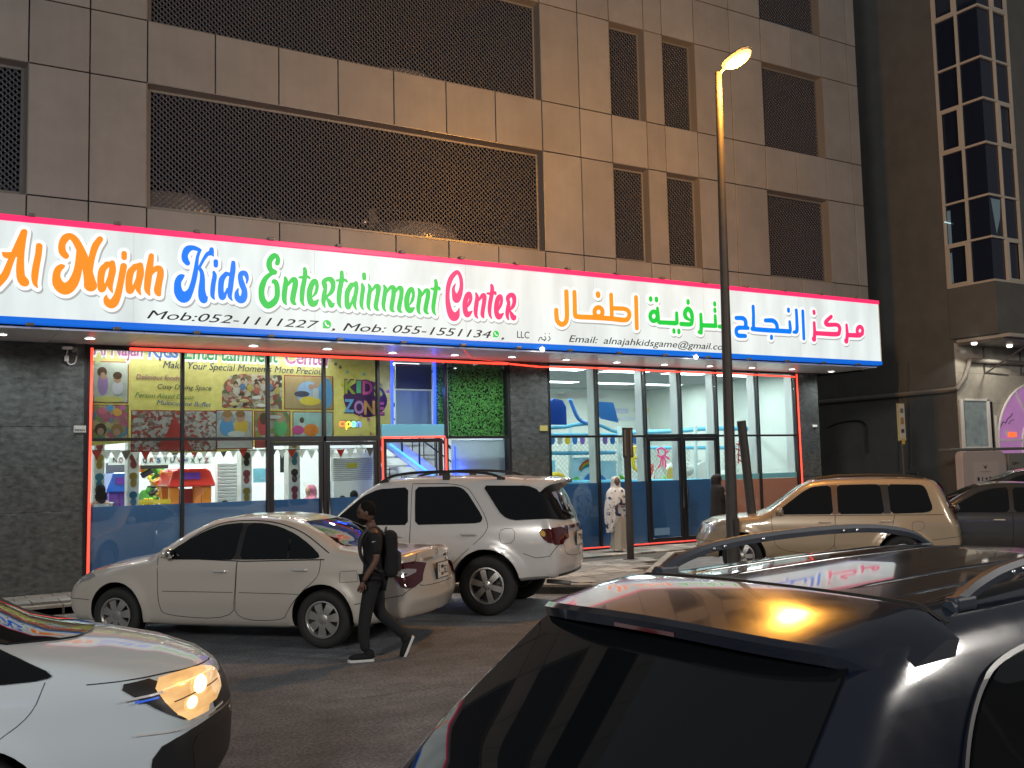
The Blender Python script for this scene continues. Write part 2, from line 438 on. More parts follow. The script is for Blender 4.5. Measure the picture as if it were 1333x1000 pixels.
def wear(m, scale=.22, amt=.35):
    """large stains and tyre-darkened bands along the road"""
    nt = m.node_tree; b = nt.nodes['Principled BSDF']; src = b.inputs['Base Color'].links[0].from_socket
    tc = nt.nodes.new('ShaderNodeTexCoord'); mp = nt.nodes.new('ShaderNodeMapping'); mp.inputs['Scale'].default_value = (.35,1.2,1)
    n = nt.nodes.new('ShaderNodeTexNoise'); n.inputs['Scale'].default_value = scale*3; n.inputs['Detail'].default_value = 9; n.inputs['Roughness'].default_value = .68
    nt.links.new(tc.outputs['Object'], mp.inputs[0]); nt.links.new(mp.outputs[0], n.inputs['Vector'])
    mr = nt.nodes.new('ShaderNodeMapRange'); mr.inputs[1].default_value = .36; mr.inputs[2].default_value = .62; mr.inputs[3].default_value = 1-amt; mr.inputs[4].default_value = 1.12
    nt.links.new(n.outputs[0], mr.inputs[0])
    s = nt.nodes.new('ShaderNodeTexNoise'); s.inputs['Scale'].default_value = 2.2; s.inputs['Detail'].default_value = 3; nt.links.new(tc.outputs['Object'], s.inputs['Vector'])
    ms = nt.nodes.new('ShaderNodeMapRange'); ms.inputs[1].default_value = .66; ms.inputs[2].default_value = .72; ms.inputs[3].default_value = 1; ms.inputs[4].default_value = .55
    nt.links.new(s.outputs[0], ms.inputs[0])
    g = nt.nodes.new('ShaderNodeTexNoise'); g.inputs['Scale'].default_value = 34; g.inputs['Detail'].default_value = 2; nt.links.new(tc.outputs['Object'], g.inputs['Vector'])
    mg = nt.nodes.new('ShaderNodeMapRange'); mg.inputs[1].default_value = .3; mg.inputs[2].default_value = .7; mg.inputs[3].default_value = .55; mg.inputs[4].default_value = 1.55
    nt.links.new(g.outputs[0], mg.inputs[0])
    a = nt.nodes.new('ShaderNodeMath'); a.operation = 'MULTIPLY'; nt.links.new(mr.outputs[0], a.inputs[0]); nt.links.new(ms.outputs[0], a.inputs[1])
    c = nt.nodes.new('ShaderNodeMath'); c.operation = 'MULTIPLY'; nt.links.new(a.outputs[0], c.inputs[0]); nt.links.new(mg.outputs[0], c.inputs[1])
    hs = nt.nodes.new('ShaderNodeHueSaturation'); nt.links.new(c.outputs[0], hs.inputs['Value']); nt.links.new(src, hs.inputs['Color']); nt.links.new(hs.outputs[0], b.inputs['Base Color'])
wear(M['asphalt'])

def uneven(m, lo=.84, hi=1.04):
    """tubes behind a lit sheet never shine evenly; dust runs down it"""
    nt = m.node_tree; b = nt.nodes['Principled BSDF']; st = b.inputs['Emission Strength'].default_value
    tc = nt.nodes.new('ShaderNodeTexCoord'); mp = nt.nodes.new('ShaderNodeMapping'); mp.inputs['Scale'].default_value = (1.6,1,.35)
    n = nt.nodes.new('ShaderNodeTexNoise'); n.inputs['Scale'].default_value = 1.1; n.inputs['Detail'].default_value = 6
    nt.links.new(tc.outputs['Object'], mp.inputs[0]); nt.links.new(mp.outputs[0], n.inputs['Vector'])
    mr = nt.nodes.new('ShaderNodeMapRange'); mr.inputs[1].default_value = .32; mr.inputs[2].default_value = .62; mr.inputs[3].default_value = lo*st; mr.inputs[4].default_value = hi*st
    nt.links.new(n.outputs[0], mr.inputs[0]); nt.links.new(mr.outputs[0], b.inputs['Emission Strength'])
uneven(M['sign_white'], .86, 1.10)
# ================================================================== THE SETTING
def ground_sheet():
    b = MB(); b.box((-150,-170,-.3), (170,140,0.0))
    o = b.build('road', M['asphalt']); struct(o)
    # parking line and joint strip lying on the asphalt
    p, q = atZ(515,808,0), atZ(715,811,0); d = (q-p)/np.linalg.norm(q-p)
    n = np.array([-d[1], d[0], 0])
    p = p-d*5.5; q = q+d*2.2
    b = MB()
    for k in range(9):
        a = p+(q-p)*(k/9+.002); c = p+(q-p)*((k+1)/9-.002)
        w = .055
        b.add([a-n*w+[0,0,.004], c-n*w+[0,0,.004], c+n*w+[0,0,.004], a+n*w+[0,0,.004]], [(0,1,2,3)])
    struct(b.build('road_marking', mat('worn_line', (.21,.19,.165), .8, col2=(.07,.065,.06), vscale=9, detail=10), fix=False))
ground_sheet()
def crack(p, q, n=26, amp=.10, w=.010):
    p, q = np.array(p, float), np.array(q, float); t = (q-p)/np.linalg.norm(q-p); nn = np.array([-t[1], t[0]]); off = 0; P = []
    for k in range(n+1):
        off += random.uniform(-1,1)*amp*.45; off *= .9; P.append(p+(q-p)*k/n+nn*off)
    b = MB(); vs = []
    for k, c in enumerate(P):
        ww = w*(.3+random.random()*.7); vs += [(c[0]-nn[0]*ww, c[1]-nn[1]*ww, .0046), (c[0]+nn[0]*ww, c[1]+nn[1]*ww, .0046)]
    b.add(vs, [(2*k,2*k+1,2*k+3,2*k+2) for k in range(n)]); struct(b.build('road_crack', mat('tar_seam',(.018,.018,.018),.55), fix=False))
for a_, c_ in (((1.6,-9.2),(5.4,-9.9)),((4.0,-12.2),(5.8,-9.6)),((5.9,-8.2),(8.2,-8.9))): crack(a_, c_, w=.005)
# raised pavement with saw-tooth bays
PAV = [(-60,-1.7),(6.5,-1.7),(6.9,-2.45),(9.1,-4.72),(10.7,-6.2),(12.6,-5.9),(12.35,-5.3),(11.44,-4.44),(13.4,-2.55),(14.3,-1.7),(70,-1.7),(70,14),(-60,14)]
b = MB(); b.prism([(x,y) for x,y in PAV], lambda u,v,k: (u,v,.108 if k else -.05))
pavement = struct(b.build('pavement', M['mortar']))
def inside(x, y, P):
    r = False; n = len(P)
    for i in range(n):
        x0,y0 = P[i]; x1,y1 = P[(i+1) % n]
        if (y0 > y) != (y1 > y) and x < (x1-x0)*(y-y0)/(y1-y0)+x0: r = not r
    return r
def segdist(x, y, P):
    m = 9
    for i in range(len(P)):
        a = np.array(P[i]); c = np.array(P[(i+1) % len(P)]); d = c-a
        t = np.clip(np.dot((x,y)-a, d)/np.dot(d,d), 0, 1); m = min(m, np.hypot(*((x,y)-a-t*d)))
    return m
def kerbs():
    for i in range(0, 10):
        a = Vector((*PAV[i], 0)); c = Vector((*PAV[i+1], 0)); L = (c-a).length; d = (c-a)/L
        lo, hi = (0, L) if L < 20 else ((L-9.5, L) if i == 0 else (0, 14))
        n = max(1, round((hi-lo)/.9))
        for k in range(n):
            p = a+d*(lo+(hi-lo)*k/n+.006); q = a+d*(lo+(hi-lo)*(k+1)/n-.006)
            nn = Vector((-d.y, d.x, 0))*.075
            kb = MB(); kb.bar(p+nn+Vector((0,0,.075)), q+nn+Vector((0,0,.075)), .15, .155+.004*random.random())
            kb.build('kerb_stone', M['kerb'], pavement, bevel=.012)
kerbs()
def pavers():
    mh = MB(); mh.box((-.194,-.194,0), (.194,.194,.04)); me = mh.mesh('paver', bevel=.006, seg=1); me.materials.append(M['paver'])
    me2 = me.copy(); me2.materials.clear(); me2.materials.append(M['paver2'])
    far = MB(); cnt = 0
    for i in range(-8, 62):
        for j in range(0, 17):
            x = 2.0+i*.4-(0 if j % 2 else .2); y = -6.2+j*.4
            if y > -.03 or x > 26.4 or not inside(x, y, PAV) or segdist(x, y, PAV[:11]) < .33: continue
            z = .108+random.uniform(-.003, .004)
            if 8.4 < x < 16.2 and cnt < 290:
                o = obj('paver', me2 if random.random() < .3 else me, None, pavement, (x, y, z)); o.rotation_euler = (random.uniform(-.008,.008), random.uniform(-.008,.008), random.uniform(-.01,.01)); cnt += 1
            else: far.box((x-.194,y-.194,z), (x+.194,y+.194,z+.04))
    stuff(far.build('paver_field', M['paver'], pavement, fix=False))
pavers()

# ================================================================== BUILDING ONE: the shop building with car park above
bld = thing('commercial_building', 'beige panelled car park building with lit kids play shops at street level', 'building', (0,0,0))
XS = [-7.9,-6.7,-5.5,-4.3,-3.1,-1.9,-.7,.5,1.743,2.725,3.70]+[3.70+1.2286*k for k in range(1,8)]+[13.36,14.29,15.36,15.94,17.0,18.23,19.37,20.53,21.70,22.79,23.18]
ZS = [5.55,6.88,9.19,10.365,12.675,13.85,16.16,17.5]
OPX = [(-6.7,1.743),(3.70,12.3002),(14.29,15.36),(15.94,17.0),(19.37,21.70)]
OPZ = [(6.88,9.19),(10.365,12.675),(13.85,16.16)]
def in_op(x, z): return any(a < x < b_ for a, b_ in OPX) and any(a < z < b_ for a, b_ in OPZ)
G = .011
for i in range(len(XS)-1):
    for j in range(len(ZS)-1):
        x0,x1,z0,z1 = XS[i],XS[i+1],ZS[j],ZS[j+1]
        if in_op((x0+x1)/2, (z0+z1)/2): continue
        dy = random.uniform(-.003,.003)
        p = MB(); p.box((x0+G, dy, z0+G), (x1-G, .04+dy, z1-G)); p.build('cladding_panel', M['clad'], bld, bevel=.006, seg=1)
# dark backing behind the joints (strips round the openings)
b = MB()
b.box((-7.9,.045,5.3), (23.15,.22,6.885))
for k, (z0,z1) in enumerate(OPZ):
    xe = -7.9
    for (a, c) in OPX+[(23.15,23.15)]:
        b.box((xe,.045,z0+.006), (a-.002,.22,z1-.006)); xe = c+.002
    zt = OPZ[k+1][0] if k < 2 else 17.5
    b.box((-7.9,.045,z1-.005), (23.15,.22,zt+.005))
b.box((22.98,.222,4.5), (23.15,9,17.5))
b.box((-7.9,.222,17.3), (22.97,9,17.5))
b.build('wall_backing', M['joint'], bld)
p = MB()
for z0, z1 in zip([4.6]+ZS[:-1], ZS): p.box((23.155,.05,z0+G), (23.19,9,z1-G))
p.build('end_wall', M['clad'], bld)
# openings: sloped reveals, frame, pierced metal screen
def opening(x0, x1, z0, z1):
    d = .17
    for nm, q in (('top', [(x0,0,z1),(x1,0,z1),(x1-.05,d,z1-.05),(x0+.05,d,z1-.05)]), ('bot', [(x0,0,z0),(x1,0,z0),(x1-.05,d,z0+.03),(x0+.05,d,z0+.03)]),
                  ('l', [(x0,0,z0),(x0,0,z1),(x0+.05,d,z1-.05),(x0+.05,d,z0+.03)]), ('r', [(x1,0,z0),(x1,0,z1),(x1-.05,d,z1-.05),(x1-.05,d,z0+.03)])):
        m_ = MB(); c = Vector(((x0+x1)/2, .1, (z0+z1)/2))
        out = []
        for v in q:
            v = Vector(v); w = Vector((v.x, v.y, v.z)); 
            if nm in ('top','bot'): w.z += .012 if nm == 'top' else -.012
            else: w.x += -.012 if nm == 'l' else .012
            out.append(w)
        q = [(a+.0, b2+.002, c2) for a,b2,c2 in q]
        m_.add(q+[tuple(w) for w in out], [(0,1,2,3),(7,6,5,4),(0,4,5,1),(1,5,6,2),(2,6,7,3),(3,7,4,0)])
        m_.build('reveal', M['frame_grey'], bld)
    a, c, e, f = x0+.05, x1-.05, z0+.03, z1-.05
    fr = MB(); t = .045
    fr.box((a,d,e), (a+t,d+.05,f)); fr.box((c-t,d,e), (c,d+.05,f)); fr.box((a+t,d,f-t), (c-t,d+.05,f)); fr.box((a+t,d,e), (c-t,d+.05,e+t))
    fr.build('screen_frame', M['frame_grey'], bld)
    a += t; c -= t; e += t; f -= t; y = d+.03
    px, pz = .0560, .0510           # half pitches of the lattice
    L = MB(); w = .0085
    nx = int((c-a)/px); nz = int((f-e)/pz)
    px = (c-a)/nx; pz = (f-e)/nz
    def clipbar(xa, za, xb, zb, yy, ww):
        L.bar((xa,yy,za), (xb,yy,zb), .006, ww, up=(0,0,1) if xa != xb else (1,0,0))
    for s in (1, -1):
        for k in range(-nz, nx+1, 2):
            if s == 1: pts = [(k+t_, t_) for t_ in (max(0,-k), min(nz, nx-k))]
            else: pts = [(k+t_, nz-t_) for t_ in (max(0,-k), min(nz, nx-k))]
            if pts[1][0]-pts[0][0] < 1: continue
            clipbar(a+pts[0][0]*px, e+pts[0][1]*pz, a+pts[1][0]*px, e+pts[1][1]*pz, y+(.004 if s == 1 else -.004), w*2.3)
    for k in range(1, nx): L.box((a+k*px-.0035,y-.010,e), (a+k*px+.0035,y-.004,f))
    stuff(L.build('lattice_screen', M['screen'], bld, fix=False))
    N = MB()  # pale caps carry a painted glint at each crossing
    for i in range(1, nx):
        for j in range(1, nz):
            if (i+j) % 2: continue
            X, Z, r = a+i*px, e+j*pz, .012
            N.add([(X-r,y-.011,Z),(X,y-.011,Z-r),(X+r,y-.011,Z),(X,y-.011,Z+r),(X,y-.026,Z)], [(0,1,4),(1,2,4),(2,3,4),(3,0,4)])
    stuff(N.build('lattice_knot_glints', M['node'], bld, fix=False))
for (x0,x1) in OPX:
    for (z0,z1) in OPZ:
        if z0 > 13 and x1 < 13: continue
        opening(x0, x1, z0, z1)
# car park decks behind
b = MB()
for z in (6.35, 9.85, 13.35): b.box((-7.7,.34,z), (22.9,9,z+.28))
b.box((-7.7,9,4.4), (22.9,9.15,17.3)); b.box((-7.88,.34,4.4), (-7.7,9,17.3))
b.build('parking_deck', mat('deck_concrete', (.10,.095,.09), .9, var=.2), bld)
# big screens of the top storey at left: plain blind panels stay out of the frame

# ---- street level
ZH = 4.36                                              # soffit height
XE = 20.90                                             # right end of the shop wall
def tile_wall(x0, x1, xj, zj, y=0.0, th=.03, ret=None):
    xs = [x0]+[x for x in xj if x0 < x < x1]+[x1]
    for i in range(len(xs)-1):
        for j in range(len(zj)-1):
            p = MB(); p.box((xs[i]+.003,y,zj[j]+.003), (xs[i+1]-.003,y+th,zj[j+1]-.003)); p.build('granite_tile', M['granite'], bld, bevel=.002, seg=1)
    b = MB(); b.box((x0+.004,y+th+.002,zj[0]), (x1-.004,y+.3,zj[-1])); b.build('column_core', M['joint'], bld)
ZJ = [.15, 1.50, 2.93, ZH-.002]
tile_wall(-7.9, 2.70, [-6.4,-4.9,-3.4,-1.9,-.3,1.28], ZJ, y=-.02)
tile_wall(11.27, 12.25, [], [.15,1.62,3.05,ZH-.002], y=-.02)
tile_wall(20.13, XE, [], [.15,1.62,3.05,ZH-.002], y=-.02)
b = MB(); b.box((XE-.04,.28,.15), (XE-.005,8,ZH)); b.build('side_wall', M['granite'], bld)
# ---- soffit
b = MB()
sx = [-7.9+1.25*k for k in range(24)]+[21.28]
SY = -1.765
for i in range(len(sx)-1):
    if sx[i+1] <= sx[i]: continue
    q = MB(); q.box((sx[i]+.004, SY+.12, ZH), (sx[i+1]-.004, 0.0, ZH+.03)); q.build('soffit_panel', M['soffit'], bld, bevel=.003, seg=1)
b.box((-7.9,SY+.13,ZH+.035), (21.27,.04,ZH+.06)); b.build('soffit_backing', M['joint'], bld)
b = MB(); b.box((21.29,SY+.1,ZH+.02), (21.32,0,5.5)); b.box((-7.9, SY+.35, 5.45), (21.28,-.003,5.52)); b.build('canopy_casing', M['frame_grey'], bld)

# ---- shop fronts: mullions, transoms, panes, film
def mull(x, z0=.15, z1=ZH-.004, w=.055, y0=-.03, y1=.07, m='black_frame'):
    b = MB(); b.box((x-w/2,y0,z0), (x+w/2,y1,z1)); return b.build('mullion', M[m], bld, bevel=.004, seg=1)
def rail(x0, x1, z, h=.055, y0=-.025, y1=.065, m='black_frame', name='transom'):
    b = MB(); b.box((x0,y0,z-h/2), (x1,y1,z+h/2)); return b.build(name, M[m], bld, bevel=.004, seg=1)
def pane(x0, x1, z0, z1, y=.02, parent=None):
    b = MB(); b.box((x0,y,z0), (x1,y+.010,z1)); return b.build('pane', M['glass'], parent or bld)
def film(x0, x1, z0, z1, m='film', y=.036):
    b = MB(); b.box((x0,y,z0), (x1,y+.004,z1)); return b.build('window_film', M[m], bld)
TZ = 2.708
ZFL = float(at(230,656)[2]); ZFR = float(at(800,628)[2])
# left shop
LX = [2.76,4.34,5.915]
for x in LX+[7.03,8.17,9.70,11.235]: 
    mull(x, .15 if x < 8.5 or x > 11 else .15, w=.06)
for a, c in ((2.76,5.915),(9.70,11.235)): rail(a+.03, c-.03, TZ)
rail(5.945, 8.14, TZ-.01, h=.10, y0=-.03, y1=.07); rail(2.73, 11.26, ZH-.045, h=.08); 
for a, c in ((2.76,4.34),(4.34,5.915)):
    rail(a+.03, c-.03, .19, h=.07)
    pane(a+.03, c-.03, .225, TZ-.028); pane(a+.03, c-.03, TZ+.028, ZH-.085); film(a+.03, c-.03, .225, ZFL, 'film_pale')
for a, c in ((5.915,7.03),(7.03,8.17),(8.17,9.70),(9.70,11.235)):
    pane(a+.03, c-.03, TZ+.045, ZH-.085)
pane(9.73,11.205,.20,TZ-.028); rail(9.73,11.205,.175,h=.05)
def door(x0, x1, z1, filmz=None, handle='r', grey=False):
    d = MB(); t = .075; y0, y1 = -.015, .045
    d.box((x0,y0,.17), (x0+t,y1,z1)); d.box((x1-t,y0,.17), (x1,y1,z1)); d.box((x0+t,y0,z1-t), (x1-t,y1,z1)); d.box((x0+t,y0,.17), (x1-t,y1,.31))
    o = d.build('door', M['black_frame'], bld, bevel=.004, seg=1)
    pane(x0+t, x1-t, .31, z1-t, y=.01, parent=o)
    if filmz: 
        f = MB(); f.box((x0+t,.024,.31), (x1-t,.028,filmz)); f.build('window_film', M['film'], o)
    hx = x1-t/2 if handle == 'r' else x0+t/2
    h = MB(); h.tube([(hx,-.02,1.0),(hx,-.07,1.0),(hx,-.07,1.5),(hx,-.02,1.5)], .012, 8); h.build('door_handle', M['chrome'], o, smooth=True)
    return o
door(5.95,6.995,TZ-.065,ZFL,'r'); door(7.065,8.135,TZ-.065,ZFL,'l')
b = MB(); b.box((2.685,-.035,.15), (2.728,.34,ZH-.004)); b.build('edge_trim', M['black_frame'], bld)
# entrance leaf between red tube lights
door(8.26,9.60,TZ-.02,None,'l')
b = MB(); b.box((8.21,-.06,TZ+.02), (9.62,-.03,TZ+.27)); b.build('lintel_panel', mat('teal_panel', (.10,.30,.40), .5), bld, bevel=.004)
# right shop
RX = [12.28,13.608,15.009,16.099,17.269,18.688,20.05]
for i, x in enumerate(RX):
    mull(x, w=.05)
    if i > 0:
        b = MB(); b.box((x-.045,.075,.15), (x+.03,.33,ZH-.005)); b.build('inner_post', M['silver'], bld, bevel=.006, seg=1)
rail(12.28,20.05,ZH-.03,h=.05)
for i in range(6):
    a, c = RX[i]+.026, RX[i+1]-.026
    isdoor = i in (2,3)
    pane(a, c, TZ+.03, ZH-.055); rail(a, c, TZ, h=.05 if not isdoor else .09)
    if isdoor: door(a+.002, c-.002, TZ-.048, ZFR, 'r' if i == 2 else 'l')
    else:
        rail(a, c, .19, h=.07); pane(a, c, .225, TZ-.026)
        if i < 4: film(a, c, .225, ZFR)
        else: film(a, c, .225, ZFR+.04 if i == 4 else ZFR-.02, 'film' if i == 4 else 'film') if i == 4 and False else None
# salmon lower film seen right of the lamp post
sal = mat('salmon_mesh_film', (.50,.16,.10), .5, col2=(.62,.30,.22), vscale=30, streak=(1,1,6))
for (a, c) in ((17.295,18.662),(18.714,20.024)):
    film(a, c, .225, ZFR-.02, None or 'film') if False else None
    b = MB(); b.box((a,.036,.225), (c,.040,ZFR-.04)); b.build('window_film', sal, bld)
    b = MB(); b.box((a,.0365,ZFR-.035), (c,.0395,ZFR+.09)); b.build('window_film', mat('cyan_film', (.25,.55,.65), .3), bld)
# interior shell
b = MB()
shell = mat('interior_white', (.70,.71,.70), .6, var=.03)
def room(x0, x1, y1, z1, name, floor_m, wall_m, ceil_m):
    f = MB(); f.box((x0,.35,.152), (x1,y1,.16)); struct(f.build('floor', floor_m))
    w = MB(); w.box((x0,y1,.15), (x1,y1+.1,z1)); w.box((x0-.1,.32,.15), (x0,y1,z1)); w.box((x1,.32,.15), (x1+.1,y1,z1)); struct(w.build('interior_wall', wall_m))
    c = MB(); c.box((x0,.32,z1), (x1,y1,z1+.05)); struct(c.build('ceiling', ceil_m))
room(2.70,11.25,6.5,4.42,'left', mat('interior_floor',(.35,.33,.30),.25), shell, mat('dark_ceiling',(.22,.22,.22),.8))
room(12.40,20.85,7.0,4.42,'right', mat('interior_floor2',(.40,.42,.42),.25), mat('pale_green_wall',(.62,.68,.64),.6,var=.05,vscale=2), mat('dark_ceiling2',(.30,.31,.31),.8))
lamp_panel = mat('ceiling_panel_light', (.9,.9,.9), .4, emit=(.93,1.0,.97), estr=ROOM_E)
def ceiling_light(x, y, z, w, d, label, grp):
    t = thing('ceiling_light', label, 'ceiling light', (x,y,z), group=grp)
    f = MB(); f.box((-w/2-.03,-d/2-.03,-.03), (w/2+.03,d/2+.03,-.003)); f.build('light_frame', M['white'], t)
    p = MB(); p.box((-w/2,-d/2,-.038), (w/2,d/2,-.031)); p.build('diffuser', lamp_panel, t)
    la = bpy.data.lights.new('strip_beam', 'AREA'); la.shape = 'RECTANGLE'; la.size = w; la.size_y = d; la.energy = ROOM_W*(.80 if 'soft play' in label else 1.2); la.color = (.93,1.0,.97)
    lo = bpy.data.objects.new('strip_beam', la); COL.objects.link(lo); lo.parent = t; lo.location = (0,0,-.05)
for i, x in enumerate((3.8,5.7,7.6,9.2)):
    for j, y in enumerate((1.6,4.4)):
        ceiling_light(x, y, 4.42, 1.2, .35, ['near','far'][j]+' strip light on the play cafe ceiling, '+['first','second','third','last'][i]+' from the left', 'strip lights inside the left shop')
for i, x in enumerate((13.6,15.6,17.6,19.4)):
    for j, y in enumerate((1.5,4.6)):
        ceiling_light(x, y, 4.42, 1.3, .4, ['near','far'][j]+' strip light on the soft play hall ceiling, '+['first','second','third','last'][i]+' from the left', 'strip lights inside the right shop')
# recessed downlights in the soffit
def downlights():
    px = [(2,435),(117,440),(330,450),(426,454),(511,459),(592,462),(666.5,464.5),(737,468),(803,471.5),(865,474.5),(924,476.5),(979,478.5),(1031,480.5),(1082,483.5)]
    for k, (u, v) in enumerate(px):
        P = atZ(u, v, ZH)
        t = thing('downlight', None, None, (P[0],P[1],ZH-.002))
        pos = 'leftmost' if k == 0 else 'last on the right, past the end of the red tube' if k == 13 else None
        names = {1:'right above the left vertical red tube', 2:'above the second pane of the yellow banner', 3:'above the left shop double door', 4:'above the blue lit stair', 5:'above the green hedge panel', 6:'above the granite column between the shops', 7:'above the first pane of the right shop', 8:'above the second pane of the right shop', 9:'above the right shop left door', 10:'just left of the lamp post', 11:'just right of the lamp post', 12:'above the right vertical red tube'}
        tag(t, 'round white soffit downlight, '+(pos or names[k]), 'downlight', 'downlights in the shop soffit')
        r = MB(); r.lathe([(.082,0),(.105,-.001),(.108,-.012),(.086,-.014),(.082,-.006)], 24, closed=True); r.build('trim_ring', M['trim'], t, smooth=True)
        l = MB(); l.lathe([(.001,-.010),(.05,-.012),(.081,-.008)], 24); l.build('lens', M['downlight'], t, smooth=True)
        la = bpy.data.lights.new('downlight_beam', 'SPOT'); la.energy = SOFFIT_W; la.color = (.93,1.0,.96); la.spot_size = 2.7; la.spot_blend = .9; la.shadow_soft_size = .07
        lo = bpy.data.objects.new('downlight_beam', la); COL.objects.link(lo); lo.parent = t; lo.location = (0,0,-.03)
downlights()
# small clamp lamps on the lower sign edge
for k, (u, v) in enumerate(((706,455),(906,465))):
    P = at(u, v, SY-.05)
    t = thing('bulb', 'small bright round bulb under the blue sign edge, '+('left one by the granite column' if k == 0 else 'right one close to the lamp post'), 'bulb', tuple(P), group='bulbs under the sign edge')
    q = MB(); q.ball((0,0,0), .045, 12, 8); q.build('globe', mat('bulb_glow', (.9,.9,.9), .4, emit=(1,1,.97), estr=14), t, smooth=True)
    q = MB(); q.lathe([(.001,.07),(.025,.07),(.03,.03),(.02,.02)], 12); q.build('socket', M['white'], t, smooth=True)

# ---- the big lit sign box
sgn = thing('shop_sign', 'long white backlit sign box with pink top edge, blue lower edge and coloured letters', 'sign', (0,0,0))
SX0, SX1, SZ0, SZ1 = -7.9, 21.30, 4.42, 6.08
b = MB(); b.box((SX0,SY,SZ0+.10), (SX1,SY+.28,SZ1-.10)); b.build('light_box_face', M['sign_white'], sgn)
for k in range(9):
    x = SX0+1.9+k*3.05; b = MB(); b.box((x-.002,SY-.0015,SZ0+.1), (x+.002,SY-.0005,SZ1-.1)); b.build('sheet_seam', M['sign_shadow'], sgn)
b = MB(); b.box((SX0,SY-.035,SZ1-.098), (SX1+.015,SY+.29,SZ1)); b.build('top_edge', M['sign_pink'], sgn, bevel=.012)
b = MB(); b.box((SX0,SY-.035,SZ0), (SX1+.015,SY+.29,SZ0+.098)); b.build('bottom_edge', M['sign_blue'], sgn, bevel=.012)
b = MB(); b.box((SX1+.002,SY-.02,SZ0+.1), (SX1+.016,SY+.28,SZ1-.1)); b.build('end_cap', M['silver'], sgn)
b = MB()
for k in range(24):
    x = SX0+.8+k*1.25
    if x > SX1-.3: break
    c = MB(); c.box((x-.05,SY-.075,SZ1-.01), (x+.05,SY+.05,SZ1+.045)); c.build('clamp', M['frame_grey'], sgn, bevel=.01)
    c = MB(); c.box((x-.06,SY-.06,SZ0-.03), (x+.06,SY+.02,SZ0+.012)); c.build('clamp', M['frame_grey'], sgn, bevel=.01)

Z_ = {'A':(0,280,7.692),'B':(110,300,7.692),'C':(220,310,10),'D':(330,320,10),'E':(440,340,9.521),'F':(570,340,11.108),'G':(710,370,10.254),'H':(835,375,11.108),'I':(940,390,11.108),'J':(1045,395,12.695)}
def S_(k, *strokes, close=False, n=6):
    """strokes traced as (x, y, radius); returned as metres on the sign plane"""
    x0, y0, s = Z_[k]; out = []
    for st in strokes:
        P = catmull([(a,b_,r) for a,b_,r in st], n)
        res = []
        for a, b_, r in P:
            px, py = x0+a/s, y0+b_/s; w = at(px, py, SY)
            e = at(px, py+1, SY); f = at(px+1, py, SY)
            res.append((w[0], w[2], max(.004, r/s*(abs(w[2]-e[2])+abs(f[0]-w[0]))*.5)))
        out.append(res)
    return out
def loop_(k, cx, cy, rx, ry, r, a0=0, a1=360):
    x0, y0, s = Z_[k]
    pts = [(cx+rx*math.cos(math.radians(a)), cy+ry*math.sin(math.radians(a)), r) for a in np.linspace(a0, a1, 17)]
    return S_(k, pts, n=2)[0]
LET = []
def letter(word, ch, *st): LET.append((word, ch, [q for s in st for q in (s if isinstance(s[0], list) else [s])]))
letter('Al','A', S_('A', [(232,172,26),(185,275,26),(140,380,28),(95,490,32),(45,610,38),(-40,700,44)], [(245,170,26),(228,280,26),(208,400,32),(200,520,38),(207,620,42),(238,672,48),(266,690,20)], [(24,380,7),(60,406,32),(115,405,32),(175,398,22)]))
letter('Al','l', S_('A', [(390,315,32),(382,400,32),(358,520,34),(345,620,33),(350,690,22),(372,728,7)]))
letter('Najah','N', S_('A', [(655,413,32),(622,370,36),(618,300,34),(650,238,38),(700,216,32),(750,255,36),(800,345,40),(845,450,42),(878,580,48),(898,680,58),(903,708,64)], [(790,350,26),(785,480,34),(768,590,42),(720,695,52),(650,742,62),(583,700,54),(562,620,38),(578,552,34),(612,522,28),(640,514,10)]),
    S_('B', [(152,92,30),(108,155,34),(80,235,32),(62,320,30),(50,400,30),(40,480,36),(45,560,50)], [(55,570,45),(85,575,25),(102,572,6)]))
letter('Najah','a', S_('B', [(228,342,28),(178,395,34),(160,480,34),(162,560,34),(172,592,34),(212,545,16),(238,470,10)], [(220,345,30),(270,345,30)], [(275,328,26),(277,400,34),(262,480,32),(253,560,26),(275,625,7)]))
letter('Najah','j', S_('B', [(393,236,27),(393,276,27)], [(388,362,33),(375,430,32),(355,540,32),(325,660,36),(280,735,46),(235,730,40),(212,690,24),(216,652,6)]))
letter('Najah','a', S_('B', [(505,366,28),(458,420,34),(442,500,34),(442,570,34),(452,608,34),(492,565,18),(518,490,10)], [(500,368,30),(550,358,30)], [(555,350,27),(555,430,36),(540,520,32),(533,590,25),(558,648,7)]))
letter('Najah','h', S_('B', [(665,258,26),(655,330,32),(640,430,36),(628,530,34),(625,600,28),(648,652,8)], [(655,450,14),(700,395,26),(745,388,32),(757,440,33),(740,530,34),(728,600,36),(735,635,28),(752,655,9)]))
letter('Kids','K', S_('C', [(235,330,34),(205,285,42),(200,220,40),(235,152,44),(300,131,32),(370,150,26),(412,160,8)], [(395,165,20),(365,250,20),(350,360,25),(335,470,32),(305,600,34),(265,705,42),(190,775,74),(125,720,60),(106,630,46),(115,560,42),(148,512,38),(190,490,9)], [(548,152,28),(540,195,34),(492,215,26),(440,290,20),(398,370,18)], [(550,200,26),(572,240,7)], [(385,390,22),(420,450,26),(428,550,34),(420,680,44),(432,770,54),(450,810,44),(486,775,14)]))
letter('Kids','i', S_('C', [(603,310,30),(603,362,28)], [(577,448,18),(588,500,28),(570,600,30),(560,700,30),(562,760,24),(585,803,7)]))
